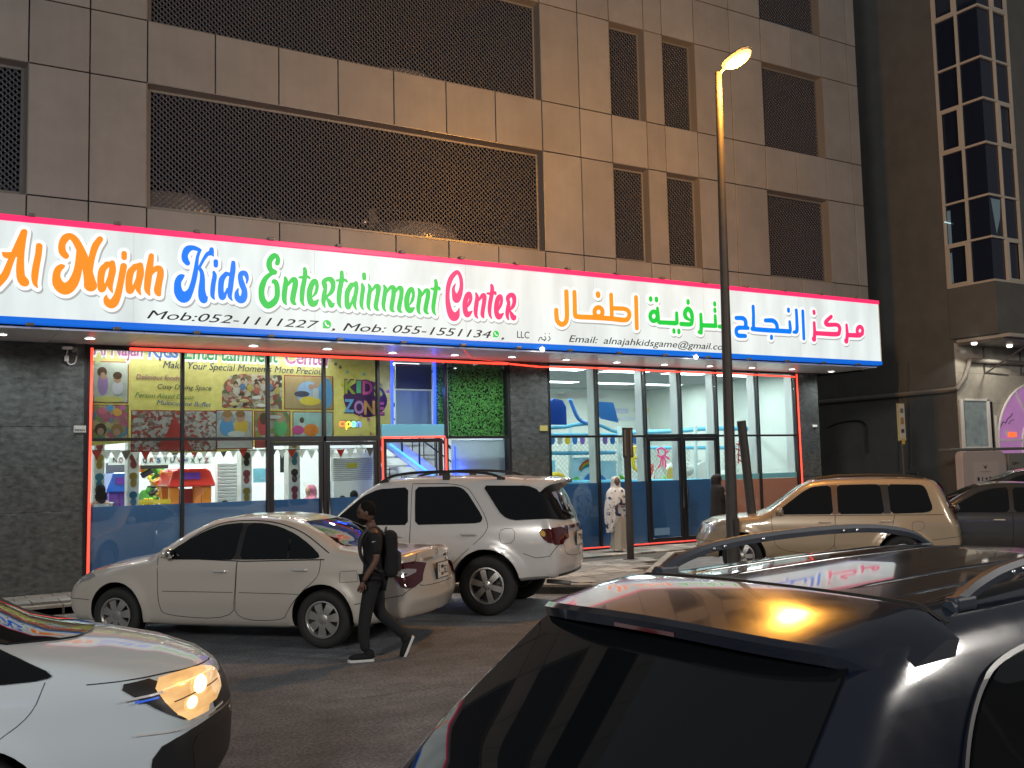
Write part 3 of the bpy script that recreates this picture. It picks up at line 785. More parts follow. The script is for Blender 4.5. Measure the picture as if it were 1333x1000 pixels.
letter('Kids','d', S_('C', [(735,470,28),(682,540,36),(668,640,36),(672,735,38),(690,775,38),(725,735,20),(752,660,10)], [(735,468,28),(795,480,22)], [(830,325,27),(825,420,34),(805,550,34),(790,680,33),(785,760,26),(815,817,7)]))
letter('Kids','s', S_('C', [(1004,592,9),(1012,530,20),(985,466,32),(935,466,32),(922,520,32),(945,610,38),(975,690,36),(968,770,44),(935,808,48),(887,785,38),(875,720,26),(893,662,8)]))
letter('Entertainment','E', S_('D', [(302,232,30),(312,190,28),(300,146,26),(258,136,36),(207,190,36),(196,260,36),(220,320,34),(272,348,30)], [(272,355,26),(220,370,26),(150,430,32),(106,530,38),(96,620,38),(115,715,42),(175,780,44),(250,745,42),(298,670,34),(302,560,34),(288,492,32),(262,468,30),(240,484,12)]))
letter('Entertainment','n', S_('D', [(405,420,18),(415,470,30),(402,560,34),(392,660,33),(398,730,26),(422,772,7)], [(440,520,12),(490,452,26),(530,450,36),(536,520,36),(515,620,36),(503,705,34),(515,748,26),(545,768,9)]))
letter('Entertainment','t', S_('D', [(658,304,23),(665,350,28),(655,450,30),(632,560,32),(622,680,30),(627,740,22),(652,787,7)], [(590,415,14),(640,415,20),(698,408,18),(722,428,14)]))
letter('Entertainment','e', S_('D', [(762,668,9),(800,620,20),(820,540,22),(803,468,28),(765,482,34),(726,580,36),(722,680,36),(747,750,42),(790,755,36),(835,706,9)]))
letter('Entertainment','R', S_('D', [(910,545,16),(908,475,30),(955,438,28),(1008,452,36),(1030,520,30),(1010,600,28),(950,665,14)], [(938,500,12),(935,540,18),(920,600,28),(905,700,30),(905,760,22),(925,808,7)], [(950,690,14),(985,742,30),(1008,782,32),(1042,755,9)]))
letter('Entertainment','t', S_('D', [(1140,350,25),(1140,450,30),(1115,570,32),(1103,700,30),(1110,770,22),(1133,817,7)], [(1075,455,14),(1140,455,20),(1185,450,18),(1208,470,14)]))
letter('Entertainment','a', S_('E', [(158,300,30),(112,380,32),(102,470,30),(108,555,32),(125,572,28),(158,520,14),(180,440,8)], [(155,298,28),(212,292,26)], [(215,272,22),(222,340,26),(207,430,26),(196,520,24),(203,570,16),(222,606,6)]))
letter('Entertainment','i', S_('E', [(315,170,26),(317,218,25)], [(290,290,16),(303,340,26),(290,430,26),(282,520,25),(286,570,18),(308,608,6)]))
letter('Entertainment','n', S_('E', [(372,293,12),(390,345,24),(378,430,26),(368,520,25),(372,580,18),(396,617,6)], [(410,375,10),(455,316,22),(490,325,32),(487,400,28),(470,490,28),(460,560,28),(472,598,20),(498,616,7)]))
letter('Entertainment','m', S_('E', [(562,305,12),(580,355,26),(567,440,26),(555,530,25),(560,590,18),(584,627,6)], [(600,390,10),(640,332,22),(680,340,32),(680,420,28),(665,510,28),(655,590,27),(668,620,18),(690,632,7)], [(700,395,10),(740,337,20),(775,345,28),(776,430,26),(758,520,28),(748,590,27),(760,625,18),(786,637,7)]))
letter('Entertainment','e', S_('E', [(882,542,8),(915,480,19),(926,410,18),(908,352,26),(875,372,28),(848,450,32),(842,530,32),(857,597,34),(890,612,34),(938,580,8)]))
letter('Entertainment','n', S_('E', [(988,345,12),(1008,395,26),(997,480,26),(985,570,25),(990,630,18),(1014,661,6)], [(1030,435,10),(1070,372,20),(1105,375,28),(1104,450,28),(1085,540,28),(1075,610,27),(1088,640,19),(1113,657,7)]))
letter('Entertainment','t', S_('E', [(1200,245,20),(1208,290,23),(1200,380,25),(1185,470,26),(1172,570,25),(1178,630,19),(1201,673,6)], [(1145,342,11),(1190,350,20),(1240,336,18),(1250,356,14)]))
letter('Center','C', S_('F', [(240,335,9),(214,400,20),(222,470,30),(248,530,54),(262,550,54),(300,490,40),(328,390,28),(325,270,26),(292,180,26),(250,170,30),(180,250,34),(140,370,32),(128,500,30),(136,620,36),(165,740,46),(215,805,62),(258,790,46),(288,720,16),(298,682,6)]))
letter('Center','e', S_('F', [(405,680,9),(440,620,22),(465,550,24),(448,482,32),(415,500,36),(384,590,36),(380,680,36),(397,757,40),(425,775,38),(482,728,9)]))
letter('Center','n', S_('F', [(540,470,14),(558,530,28),(546,620,32),(535,720,30),(540,790,22),(567,830,7)], [(585,570,12),(630,502,26),(660,510,33),(657,600,30),(640,700,30),(633,780,28),(648,818,14)]))
letter('Center','t', S_('F', [(765,355,22),(775,400,28),(765,500,30),(745,600,30),(735,700,28),(742,780,20),(766,836,7)], [(705,470,14),(760,475,22),(812,458,20),(824,482,14)]))
letter('Center','e', S_('F', [(865,712,9),(895,640,22),(910,572,22),(893,516,30),(860,542,34),(836,630,34),(832,720,34),(853,795,38),(882,805,36),(936,758,9)]))
letter('Center','R', S_('F', [(998,600,14),(1000,535,30),(1040,492,30),(1083,512,34),(1094,590,28),(1072,660,26),(1025,712,13)], [(1012,560,10),(1015,600,22),(1002,680,30),(990,770,27),(1000,830,17),(1015,853,6)], [(1035,730,12),(1060,782,30),(1085,825,36),(1112,795,9)]))
letter('atfal','alef', S_('G', [(1197,180,27),(1208,590,27)]))
letter('atfal','tah', S_('G', [(865,146,27),(870,300,26),(875,455,27)], [(885,325,26),(1050,335,26),(1104,380,28),(1100,445,28),(1045,482,29),(850,462,30),(620,447,30),(420,437,30),(385,405,30),(380,250,28),(375,110,28)]), loop_('G', 697,375,54,62,28), S_('G', [(690,134,32),(692,153,32)]))
letter('atfal','lam', S_('G', [(268,104,30),(272,250,30),(276,430,30),(258,510,30),(205,540,31),(152,500,31),(136,430,30),(133,350,30)]))
letter('tarfih','teh marbuta', S_('H', [(120,152,27),(121,173,27)], [(203,158,27),(205,182,27)], [(218,297,22),(228,400,26),(235,490,28),(300,502,28),(480,512,30)], [(495,367,24),(500,505,28)], [(455,612,24),(457,638,24)], [(527,618,25),(528,644,25)]), loop_('H', 165,412,52,68,28))
letter('tarfih','feh', S_('H', [(560,522,28),(690,528,28),(718,480,28),(712,370,30),(662,305,32),(618,350,30),(625,420,30),(690,470,14)], [(660,192,26),(661,218,26)]))
letter('tarfih','reh', S_('H', [(845,386,24),(850,520,26),(848,625,28)], [(820,640,24),(848,645,28)], [(860,542,28),(1058,550,29)], [(1052,407,23),(1058,548,26)], [(1045,222,24),(1046,246,24)], [(1048,313,24),(1049,338,24)]))
letter('tarfih','lam', S_('H', [(1112,560,26),(1200,566,26)], [(1205,250,24),(1212,566,26)]))
letter('najah','alef', S_('I', [(1152,172,22),(1168,568,22)]))
letter('najah','lam', S_('I', [(1058,160,23),(1066,300,23),(1066,455,26),(1020,475,18)], [(945,145,23),(946,168,23)], [(963,325,20),(968,455,26),(900,460,28),(460,432,28),(440,400,26),(440,250,24),(435,105,24)], [(612,305,25),(715,308,28),(765,345,28),(782,400,28),(778,440,26)], [(700,538,24),(700,560,24)]))
letter('najah','hah', S_('I', [(190,270,26),(285,274,28),(325,315,28),(330,395,30),(362,415,22)], [(360,415,24),(225,412,28),(190,455,27),(215,520,28),(322,530,26)]))
letter('markaz','meem', S_('J', [(707,362,22),(718,500,27),(712,600,30)], [(700,622,36),(704,626,36)], [(720,527,30),(900,532,32)]), loop_('J', 928,455,46,66,27), S_('J', [(925,535,28),(970,500,27)]))
letter('markaz','kaf', S_('J', [(172,325,24),(180,480,28),(175,580,30)], [(166,592,36),(172,594,36)], [(190,495,30),(535,512,32),(588,470,28),(588,395,30),(540,357,27),(400,357,30),(360,325,30),(395,275,28),(455,222,26)], [(168,138,26),(172,165,26)]))
WCOL = {'Al':'let_orange','Najah':'let_orange','Kids':'let_blue','Entertainment':'let_green','Center':'let_pink','atfal':'let_orange','tarfih':'let_green','najah':'let_blue','markaz':'let_pink'}
words = {}
for w, ch, st in LET: words.setdefault(w, []).append((ch, st))
for w, ls in words.items():
    allst = [s for _, st in ls for s in st]
    shape_obj(allst, .058, 'letter_shadow', M['sign_shadow'], sgn, SY-.001, .003, shift=(.020,-.026), cell=.012)
    shape_obj(allst, .054, 'letter_backing', M['sign_plate'], sgn, SY-.006, .018, cell=.012)
    for ch, st in ls: shape_obj(st, 0, 'letter', M[WCOL[w]], sgn, SY-.025, .012, cell=.007)
def sign_text(txt, p0, p1, hpx, shear=0.0, bold=0.0, m='black_ink'):
    a = at(*p0, SY); c = at(*p1, SY); e = at(p0[0], p0[1]-hpx, SY)
    text_on(txt, 'sign_lettering', (a[0],SY-.002,a[2]), (c[0],SY-.002,c[2]), abs(e[2]-a[2]), (0,-1,0), M[m], sgn, shear=shear, bold=bold, thick=.004)
sign_text('Mob:052-1111227', (191,414.5), (416,428.0), 11.2, .33)
sign_text(',', (431,429), (436,430), 11.0, .3, .006)
sign_text('Mob:', (446,430.5), (503,433.0), 10.3, .33)
sign_text('055-1551134', (511,433.0), (640,440.5), 10.5, .33)
sign_text(',', (652,441), (656,441.5), 10.0, .3, .006)
sign_text('LLC', (673,439.8), (689,440.8), 9.0, .05)
sign_text('Email:', (740.5,445), (778,447.0), 8.8, .28)
sign_text('alnajahkidsgame@gmail.com', (785.5,447.5), (951,456.2), 8.8, .28)
def small_strokes(pts_list, m, name='sign_lettering', y=SY-.002, th=.004):
    st = []
    for pts, r in pts_list:
        P = catmull([(a,b_,r) for a,b_ in pts], 5) if len(pts) > 1 else [(pts[0][0],pts[0][1],r),(pts[0][0]+.01,pts[0][1],r)]
        st.append([(at(a,b_,SY)[0], at(a,b_,SY)[2], r_*.0155) for a,b_,r_ in P])
    return shape_obj(st, 0, name, M[m], sgn, y, th, cell=.003)
small_strokes([([(701,444),(702.5,440),(705,439.5),(705.5,442),(709,442.5)],.55),([(709,438),(710.5,441.5),(708,444)],.55),([(714.5,438),(716,441.5),(713.5,444)],.55),([(709.5,434.5)],.7),([(715,434.5)],.7)], 'black_ink')
for (u, v, r) in ((425.5,422.3,5.3),(645.5,435.0,4.6)):
    c = at(u, v, SY); k = .0145
    disc = [[(c[0],c[2],r*k),(c[0]+.001,c[2],r*k)]]
    shape_obj(disc, 0, 'phone_badge', M['let_green'], sgn, SY-.002, .004, cell=.004)
    tail = [[(c[0]-r*k*.75,c[2]-r*k*.75,r*k*.32),(c[0]-r*k*.9,c[2]-r*k*.95,.004)]]
    shape_obj(tail, 0, 'phone_badge', M['let_green'], sgn, SY-.0022, .004, cell=.004)
    g = r*k
    hs = [[(c[0]-.40*g,c[2]+.35*g,.16*g),(c[0]-.33*g,c[2]-.02*g,.13*g),(c[0]-.02*g,c[2]-.34*g,.13*g),(c[0]+.38*g,c[2]-.38*g,.16*g)]]
    shape_obj(hs, 0, 'handset_icon', M['sign_plate'], sgn, SY-.008, .003, cell=.003)

# ---- red tube lights round the shop fronts
def led(name, pts, r, m, label, grp=None, cat='tube light'):
    b = MB(); b.tube([tuple(p) for p in pts], r, 8); o = b.build(name, M[m], None, smooth=True); tag(o, label, cat, grp); return o
def LP(u, v, y=-.05): p = at(u, v, y); return (p[0], y, p[2])
zt = ZH-.05
led('led_tube', [(2.80,-.06,zt-.02),(2.785,-.06,2.4),(2.77,-.06,.42)], .022, 'led_red', 'vertical red light tube at the left edge of the yellow banner window', 'red light tubes round the shop fronts')
led('led_tube', [(3.42,-.06,zt-.01),(7.2,-.06,zt-.015),(11.2,-.06,zt-.02)], .024, 'led_red', 'long red light tube under the soffit along the left shop', 'red light tubes round the shop fronts')
led('led_tube', [(11.24,-.06,zt-.02),(12.0,-.07,zt-.06),(13.5,-.06,zt-.04),(15.6,-.06,zt-.055),(17.8,-.06,zt-.05),(20.02,-.06,zt-.075)], .019, 'led_red', 'long red light tube under the soffit along the right shop', 'red light tubes round the shop fronts')
led('led_tube', [(20.08,-.06,zt),(20.10,-.06,2.4),(20.12,-.06,.35)], .020, 'led_red', 'vertical red light tube at the right end of the right shop', 'red light tubes round the shop fronts')
led('led_tube', [(8.22,-.09,.4),(8.215,-.09,TZ-.03)], .019, 'led_red', 'vertical red light tube on the left of the stair entrance door', 'red light tubes round the shop fronts')
led('led_tube', [(8.215,-.09,TZ),(9.62,-.09,TZ+.01)], .019, 'led_red', 'short level red light tube over the stair entrance door', 'red light tubes round the shop fronts')
led('led_tube', [(9.64,-.09,TZ-.03),(9.64,-.09,.4)], .019, 'led_red', 'vertical red light tube on the right of the stair entrance door', 'red light tubes round the shop fronts')
led('led_tube', [(12.3,-.05,.21),(14.98,-.05,.20)], .017, 'led_dim', 'dim red light strip at the foot of the right shop window behind the shawled woman', 'red light strips at the foot of the right shop')
led('led_tube', [(15.0,-.05,.20),(20.0,-.05,.19)], .017, 'led_dim', 'dim red light strip at the foot of the right shop doors', 'red light strips at the foot of the right shop')
led('led_tube', [(9.3,-1.55,ZH-.02),(10.1,-.4,ZH-.03),(11.2,-.1,zt)], .008, 'led_dim', 'thin loose red light wire hanging across the soffit', 'red light tubes round the shop fronts')
# ================================================================== BUILDING TWO (right, dark)
XC = 26.9
b2 = thing('apartment_building', 'dark brown neighbouring building with projecting glazed corner bay and tiled ground floor', 'building', (0,0,0))
b = MB(); b.box((XC,.10,5.55), (42,16,24)); b.build('wall', M['brown_wall'], b2)
b = MB(); b.box((XC+.003,.006,-.02), (42,15.9,5.55)); b.build('lower_wall', M['brown_wall'], b2)
tilem = mat('marble_tile', (.34,.31,.26), .25, col2=(.46,.43,.37), vscale=2.6, detail=10, coat=.3)
xs = [XC+.01+.9*k for k in range(9)]; zs = [.15,.95,1.85,2.75,3.65,4.55,5.44]
for i in range(8):
    for j in range(6):
        if (27.05 < xs[i]+.45 < 28.7 and zs[j] < 3.6): pass
        p = MB(); p.box((xs[i]+.003,-.022,zs[j]+.003), (xs[i]+.897,.0,zs[j+1]-.003)); p.build('marble_tile', tilem, b2, bevel=.002, seg=1)
# overhang: bay base, canopy ledge
b = MB(); b.box((XC,-1.44,5.56), (42,.095,7.10)); b.build('bay_base', M['brown_wall'], b2, bevel=.01)
ledge = mat('pale_ledge', (.42,.40,.36), .6)
b = MB(); b.box((XC+.15,-1.7,5.45), (42,.0,5.55)); b.build('canopy_ledge', ledge, b2, bevel=.008)
b = MB(); b.box((XC+.15,-1.5,5.36), (42,-.03,5.445)); b.build('canopy_soffit', M['frame_grey'], b2)
# glass bay
rows = [7.12,8.40,9.65,11.21,12.54,13.79,15.37,16.62,17.9,19.2]
XF1, XF2 = float(at(1295,80,-1.44)[0]), float(at(1314,80,-1.44)[0])
YM = float(atX(1245,60,XC)[1])
bayglass = mat('bay_glass', (.012,.018,.036), .06, spec=.6)
core = MB(); core.box((XC+.06,-1.38,7.1), (XF2,.09,19.2)); core.build('bay_glass', bayglass, b2)
mm = mat('bay_frame', (.46,.43,.37), .5)
def baybar(a, c): q = MB(); q.box(a, c); q.build('mullion', mm, b2, bevel=.004, seg=1)
for y in (.06, YM): baybar((XC-.012,y-.035,7.1), (XC+.07,y+.035,19.2))
for x in (XF1, XF2): baybar((x-.035,-1.452,7.1), (x+.035,-1.37,19.2))
for z in rows:
    q = MB(); q.box((XC-.008,-1.448,z-.03), (XC+.065,.09,z+.03)); q.box((XC+.066,-1.448,z-.03), (XF2+.03,-1.375,z+.03)); q.build('transom', mm, b2)
for i in (0,4,8) if False else (0,3,6):
    z0, z1 = rows[i]+.03, rows[i+1]-.03
    for (ya, yb) in ((YM+.035,.025),):
        q = MB(); t = .07
        q.box((XC-.02,ya,z0), (XC+.03,ya+t,z1)); q.box((XC-.02,yb-t,z0), (XC+.03,yb,z1)); q.box((XC-.02,ya+t,z1-t), (XC+.03,yb-t,z1)); q.box((XC-.02,ya+t,z0), (XC+.03,yb-t,z0+t))
        q.build('casement', mm, b2)
    q = MB(); a, c = XF1+.035, XF2-.035
    q.box((a,-1.46,z0), (a+t,-1.40,z1)); q.box((c-t,-1.46,z0), (c,-1.40,z1)); q.box((a+t,-1.46,z1-t), (c-t,-1.40,z1)); q.box((a+t,-1.46,z0), (c-t,-1.40,z0+t)); q.build('casement', mm, b2)
b = MB(); b.box((XF2+.03,-1.44,7.1), (42,.095,24)); b.build('bay_wall', M['brown_wall'], b2)
b = MB(); b.box((XC,-1.44,19.2), (XF2,.095,24)); b.build('bay_wall', M['brown_wall'], b2)
# dim things inside the lit pane
lt = mat('window_glow', (.1,.12,.12), .5, emit=(.55,.8,.85), estr=.9)
P0, P1 = atX(1229.5,289,XC-.004), atX(1237.5,291,XC-.004)
b = MB(); b.bar((XC-.002,P0[1],P0[2]), (XC-.002,P1[1],P1[2]), .03, .035); b.build('strip_light', lt, b2)
curt = mat('dim_curtain', (.05,.07,.08), .8, emit=(.05,.075,.085), estr=1.0)
for (u0,v0,u1,v1,X) in ((1231,275,1238,318,XC-.001),(1233,330,1240,368,XC-.001)):
    a, c = atX(u0,v0,X), atX(u1,v1,X); q = MB(); q.box((XC+.052,min(a[1],c[1]),min(a[2],c[2])), (XC+.058,max(a[1],c[1]),max(a[2],c[2]))); q.build('curtain', curt, b2)
a = at(1289,262,-1.44); c = at(1283,300,-1.44)
q = MB(); q.add([(XC+.15,-1.384,9.55),(XC+.62,-1.384,9.55),(XC+.55,-1.384,9.0),(XC+.34,-1.384,8.5)], [(0,1,2,3)]); q.build('curtain', curt, b2, fix=False)
# street level: window, door, fan-light arch with purple glass
def fbox(u0, v0, u1, v1, y0, y1, name, m, parent=b2, bevel=.0, Y=-.03):
    a = at(u0, v0, Y); c = at(u1, v1, Y)
    q = MB(); q.box((min(a[0],c[0]),y0,min(a[2],c[2])), (max(a[0],c[0]),y1,max(a[2],c[2]))); return q.build(name, m, parent, bevel=bevel)
win_m = mat('pale_mirror_glass', (.10,.13,.13), .12, col2=(.26,.31,.31), vscale=2.5, detail=8, emit=(.16,.20,.20), estr=.3)
fbox(1254.5,522.5,1286,582,-.06,-.04,'window_pane', win_m)
for (u0,v0,u1,v1) in ((1251.5,520,1254.5,630),(1286,520,1290,640),(1254.5,519,1286,522.5),(1254.5,582,1286,586)): fbox(u0,v0,u1,v1,-.09,-.035,'window_frame', M['white'], bevel=.006)
fbox(1254.5,586,1286,640,-.06,-.04,'window_panel', tilem)
fbox(1290,523,1295,640,-.07,-.04,'door_jamb', M['black_frame']); fbox(1295,541,1299.5,640,-.10,-.04,'door_jamb', M['white'])
purple = mat('purple_glass', (.32,.09,.36), .35, emit=(.42,.22,.42), estr=.55, var=.2, vscale=2)
A0 = at(1299,570,-.06); cx = float(at(1352,560,-.06)[0]); zs0 = float(at(1333,586,-.06)[2]); R = cx-A0[0]; Ht = float(at(1352,499,-.06)[2])-2.45
pts = [(A0[0],.15)]+[(cx-R*math.cos(math.radians(a)), 2.45+Ht*math.sin(math.radians(a))) for a in range(0,181,10)]+[(cx+R,.15)]
q = MB(); q.xz(pts, -.05, -.035); q.build('arched_glass', purple, b2)
rim = [(x, -.07, z) for x, z in pts]
q = MB(); q.tube(rim, .035, 6); q.build('arch_frame', M['white'], b2)
q = MB()
for a in (58, 100, 140): q.bar((cx-R*.42*math.cos(math.radians(a)),-.07,2.45+Ht*.42*math.sin(math.radians(a))), (cx-R*math.cos(math.radians(a)),-.07,2.45+Ht*math.sin(math.radians(a))), .05,.05)
q.tube([(cx-R*.42*math.cos(math.radians(a)),-.07,2.45+Ht*.42*math.sin(math.radians(a))) for a in range(0,181,12)], .03, 6)
zt_ = float(at(1310,573,-.06)[2]); q.bar((cx-R,-.072,zt_), (cx+R,-.072,zt_), .05,.05); q.bar((cx-R*.42,-.068,.15), (cx-R*.42,-.068,2.45), .05,.05)
q.build('glazing_bar', M['white'], b2)
q = MB(); st_ = [((1302,556),(1306,549),(1309,551),(1312,545),(1316,542),(1318,538))]
for s_ in st_: q.tube([(at(u,v,-.075)[0],-.075,at(u,v,-.075)[2]) for u,v in s_], .013, 5)
q.tube([(at(u,v,-.075)[0],-.075,at(u,v,-.075)[2]) for u,v in ((1313,552),(1316,548),(1320,546))], .010, 5)
q.build('window_lettering', M['black_ink'], b2)
fbox(1310,563,1321,569,-.10,-.08,'open_sign', mat('small_red_sign',(.5,.03,.01),.4,emit=(1,.12,.03),estr=1.6)); fbox(1307,560,1311,567,-.09,-.076,'open_sign', M['white'])
for u, v in ((1251,586),(1251,595),(1251,604)): fbox(u-1.5,v-2,u+2,v+2.5,-.06,-.02,'switch_box', M['white'], bevel=.005)
# wall lamps lighting the tiled front (two bright spots seen reflected on it)
for k, u in enumerate((1254,1300)):
    P = at(u, 515, -.35)
    t = thing('wall_lamp', 'small white lamp under the neighbouring building canopy, '+('nearer the corner' if k == 0 else 'nearer the purple arch'), 'lamp', (P[0],-.8,5.33), group='lamps under the neighbouring canopy')
    q = MB(); q.lathe([(.001,-.05),(.06,-.05),(.085,-.02),(.085,.028)], 16); q.build('lamp_shade', mat('canopy_lamp',(.9,.9,.9),.4,emit=(1,.96,.85),estr=2.2), t, smooth=True)
    la = bpy.data.lights.new('lamp_beam','SPOT'); la.energy = 70; la.color = (1,.95,.82); la.spot_size = 2.5; la.shadow_soft_size = .08
    lo = bpy.data.objects.new('lamp_beam', la); COL.objects.link(lo); lo.parent = t; lo.location = (0,0,-.08)
# drain pipe climbing along both faces
path = [tuple(atX(1050,525,XC-.1)), tuple(atX(1150,516,XC-.1)), tuple(atX(1232,508.5,XC-.1))]
corner = (XC-.12,-.10,path[-1][2]+.02); top = at(1262,469,-.16)
path += [corner, (XC+.25,-.14,corner[2]+.35), (float(top[0]),-.16,float(top[2])), (29.5,-.16,float(top[2])), (34,-.16,float(top[2])-.02)]
q = MB(); q.tube(path, .075, 10); q.build('drain_pipe', mat('grey_pipe',(.20,.185,.165),.5), None, smooth=True); tag(bpy.data.objects['drain_pipe'], 'grey pipe crossing the dark wall and rising over the tiled shop corner', 'pipe')
for x in (28.3,30.2):
    q = MB(); q.bar((x,-.05,4.55), (x,-.05,5.35), .04,.04); q.bar((x,-.05,4.55), (x,-1.3,5.2), .04,.04); q.bar((x,-.05,4.6),(x+1.2,-.05,4.55),.03,.03); q.build('pipe_bracket', M['frame_grey'], b2)
# cable hanging on the dark side wall, little meter boxes
q = MB(); q.tube(catmull([tuple(atX(u,v,XC-.04)) for u,v in ((1078,556),(1095,550),(1118,548),(1128,556),(1129,575),(1130,590))],5), .028, 6); o = q.build('cable', M['dark'], None, smooth=True); tag(o, 'black cable looping on the dark wall right of the shops', 'cable')
a = atX(1176,617,XC-.06); c = atX(1196,632,XC-.06)
q = MB(); q.tube([(XC-.06,a[1],a[2]-.6),(XC-.06,a[1],a[2]),(XC-.06,c[1],a[2]+.04),(XC-.06,c[1],a[2]-.6)], .03, 6); o = q.build('pipe_hoop', M['frame_grey'], None); tag(o, 'low grey pipe hoop against the dark side wall', 'pipe')
q = MB(); 
for u in (1184,1170): 
    p_, r_ = atX(u,470,XC-.03), atX(u+2,612,XC-.03); q.bar((XC-.03,p_[1],p_[2]), (XC-.03,r_[1],r_[2]), .03,.03)
q.build('conduit', M['dark_wall'], b2)
# ================================================================== CARS
def poly_sdf(P, x, z):
    P = np.asarray(P, float); d = np.full(np.shape(x), 1e9); ins = np.zeros(np.shape(x), bool)
    n = len(P)
    for i in range(n):
        a = P[i-1]; b = P[i]; e = b-a; wx, wz = x-a[0], z-a[1]
        t = np.clip((wx*e[0]+wz*e[1])/(e@e+1e-12), 0, 1)
        d = np.minimum(d, (wx-t*e[0])**2+(wz-t*e[1])**2)
        c1 = (z >= a[1]) != (z >= b[1])
        with np.errstate(divide='ignore', invalid='ignore'):
            c2 = x < (b[0]-a[0])*(z-a[1])/(b[1]-a[1]+1e-15)+a[0]
        ins ^= (c1 & c2)
    d = np.sqrt(d)
    return np.where(ins, -d, d)
def smax(a, b, k):
    h = np.clip(.5+.5*(a-b)/k, 0, 1)
    return b+(a-b)*h+k*h*(1-h)
def sstep(a, b, x):
    t = np.clip((x-a)/(b-a), 0, 1); return t*t*(3-2*t)
class Car:
    """body surface = smooth intersection of a side profile and a width law; every panel is solved on it"""
    def __init__(s, prof, wz, hw, xr, xf, wheels, r=.07, bow_f=.20, bow_r=.12, crown=.05, ztaper=1.0, arch=(.36,.02), taper_f=.86, taper_r=.90, cabin=(.2,1.9), flare=.02, zc=.62):
        s.prof = np.array(prof); s.wz = np.array(wz); s.hw = hw; s.xr = xr; s.xf = xf; s.wheels = wheels; s.r = r
        s.bf, s.br, s.crown, s.arch, s.tf, s.tr, s.cabin, s.flare, s.zc = bow_f, bow_r, crown, arch, taper_f, taper_r, cabin, flare, zc
        s.sc = 1.0
    def W(s, x, z):
        w = np.interp(z, s.wz[:,0], s.wz[:,1])*s.hw
        L = s.xf-s.xr
        tf = 1-(1-s.tf)*np.clip((x-(s.xf-.30*L))/(.30*L), 0, 1)**2
        tr = 1-(1-s.tr)*np.clip(((s.xr+.25*L)-x)/(.25*L), 0, 1)**2
        w = w*tf*tr
        for wx, wzc, wr in s.wheels:
            d = np.hypot(x-wx, z-wzc)
            w = w+s.flare*np.exp(-((d-s.arch[0]-.02)/.055)**2)*(z > wzc-.12)
        return w
    def F(s, x, y, z):
        L = s.xf-s.xr; q = np.clip(np.abs(y)/s.hw, 0, 1.2)**2
        bf = s.bf*sstep(s.xr+.5*L, s.xf, x); br = s.br*sstep(s.xr+.45*L, s.xr, x)
        xx = x+bf*q-br*q
        zz = z+s.crown*q*sstep(.55, .95, z)
        sd = poly_sdf(s.prof, xx, zz)
        return smax(sd, np.abs(y)-s.W(x, z), s.r)
    def bis(s, O, D, t1, n=20):
        lo = np.zeros(len(O)); hi = np.full(len(O), float(t1))
        for _ in range(n):
            mid = (lo+hi)/2; P = O+D*mid[:,None]
            ins = s.F(P[:,0], P[:,1], P[:,2]) < 0
            lo = np.where(ins, mid, lo); hi = np.where(ins, hi, mid)
        return O+D*lo[:,None]
    def side(s, x, z, sy=1, off=0.0):
        x = np.asarray(x, float); z = np.asarray(z, float)
        O = np.stack([x, np.zeros_like(x), z], 1); D = np.tile([0., sy, 0.], (len(x), 1))
        P = s.bis(O, D, 1.4); return s.push(P, off)
    def push(s, P, off):
        if not off: return P
        e = 1e-3
        g = np.stack([s.F(P[:,0]+e,P[:,1],P[:,2])-s.F(P[:,0]-e,P[:,1],P[:,2]), s.F(P[:,0],P[:,1]+e,P[:,2])-s.F(P[:,0],P[:,1]-e,P[:,2]), s.F(P[:,0],P[:,1],P[:,2]+e)-s.F(P[:,0],P[:,1],P[:,2]-e)], 1)
        g /= np.linalg.norm(g, axis=1)[:,None]+1e-9
        return P+g*off
    def proj(s, plane, a, b, off):
        a = np.asarray(a, float); b = np.asarray(b, float); n = len(a)
        if plane == 'L': return s.side(a, b, 1, off)
        if plane == 'R': return s.side(a, b, -1, off)
        if plane == 'T':
            O = np.stack([a, b, np.full(n, s.zc)], 1); D = np.tile([0.,0.,1.], (n,1)); return s.push(s.bis(O, D, 2.0), off)
        xin = (s.cabin[0]+s.cabin[1])/2
        O = np.stack([np.full(n, xin), a, b], 1); D = np.tile([1. if plane == 'F' else -1., 0., 0.], (n,1))
        return s.push(s.bis(O, D, 4.5), off)
    def body(s, name, m, parent, nx=110, nt=96, res=1):
        Lm = .62
        th = np.linspace(0, 2*PI, nt, endpoint=False)-PI/2
        xs = np.linspace(s.xr+Lm, s.xf-Lm, nx)
        nf = int(26*res); ph = np.linspace(0, PI/2, nf+1)[1:-1]
        rings = []
        for k, f in enumerate(ph[::-1]): rings.append((s.xr+Lm, -math.sin(f), math.cos(f)))
        for x in xs: rings.append((x, 0, 1))
        for f in ph: rings.append((s.xf-Lm, math.sin(f), math.cos(f)))
        O = []; D = []
        for x, dx, k in rings:
            for t in th: O.append((x, 0, s.zc)); D.append((dx, k*math.cos(t), k*math.sin(t)))
        O.append((s.xr+Lm,0,s.zc)); D.append((-1,0,0)); O.append((s.xf-Lm,0,s.zc)); D.append((1,0,0))
        P = s.bis(np.array(O, float), np.array(D, float), 2.4)
        nr = len(rings); fs = []
        for i in range(nr-1):
            for k in range(nt):
                k2 = (k+1) % nt; fs.append((i*nt+k, i*nt+k2, (i+1)*nt+k2, (i+1)*nt+k))
        a, c = nr*nt, nr*nt+1
        for k in range(nt):
            k2 = (k+1) % nt; fs.append((a, k2, k)); fs.append((c, (nr-1)*nt+k, (nr-1)*nt+k2))
        b = MB(); b.add(P, fs); me = b.mesh(name, smooth=True, angle=50)
        me.materials.append(m); me.materials.append(M['void'])
        o = obj(name, me, None, parent)
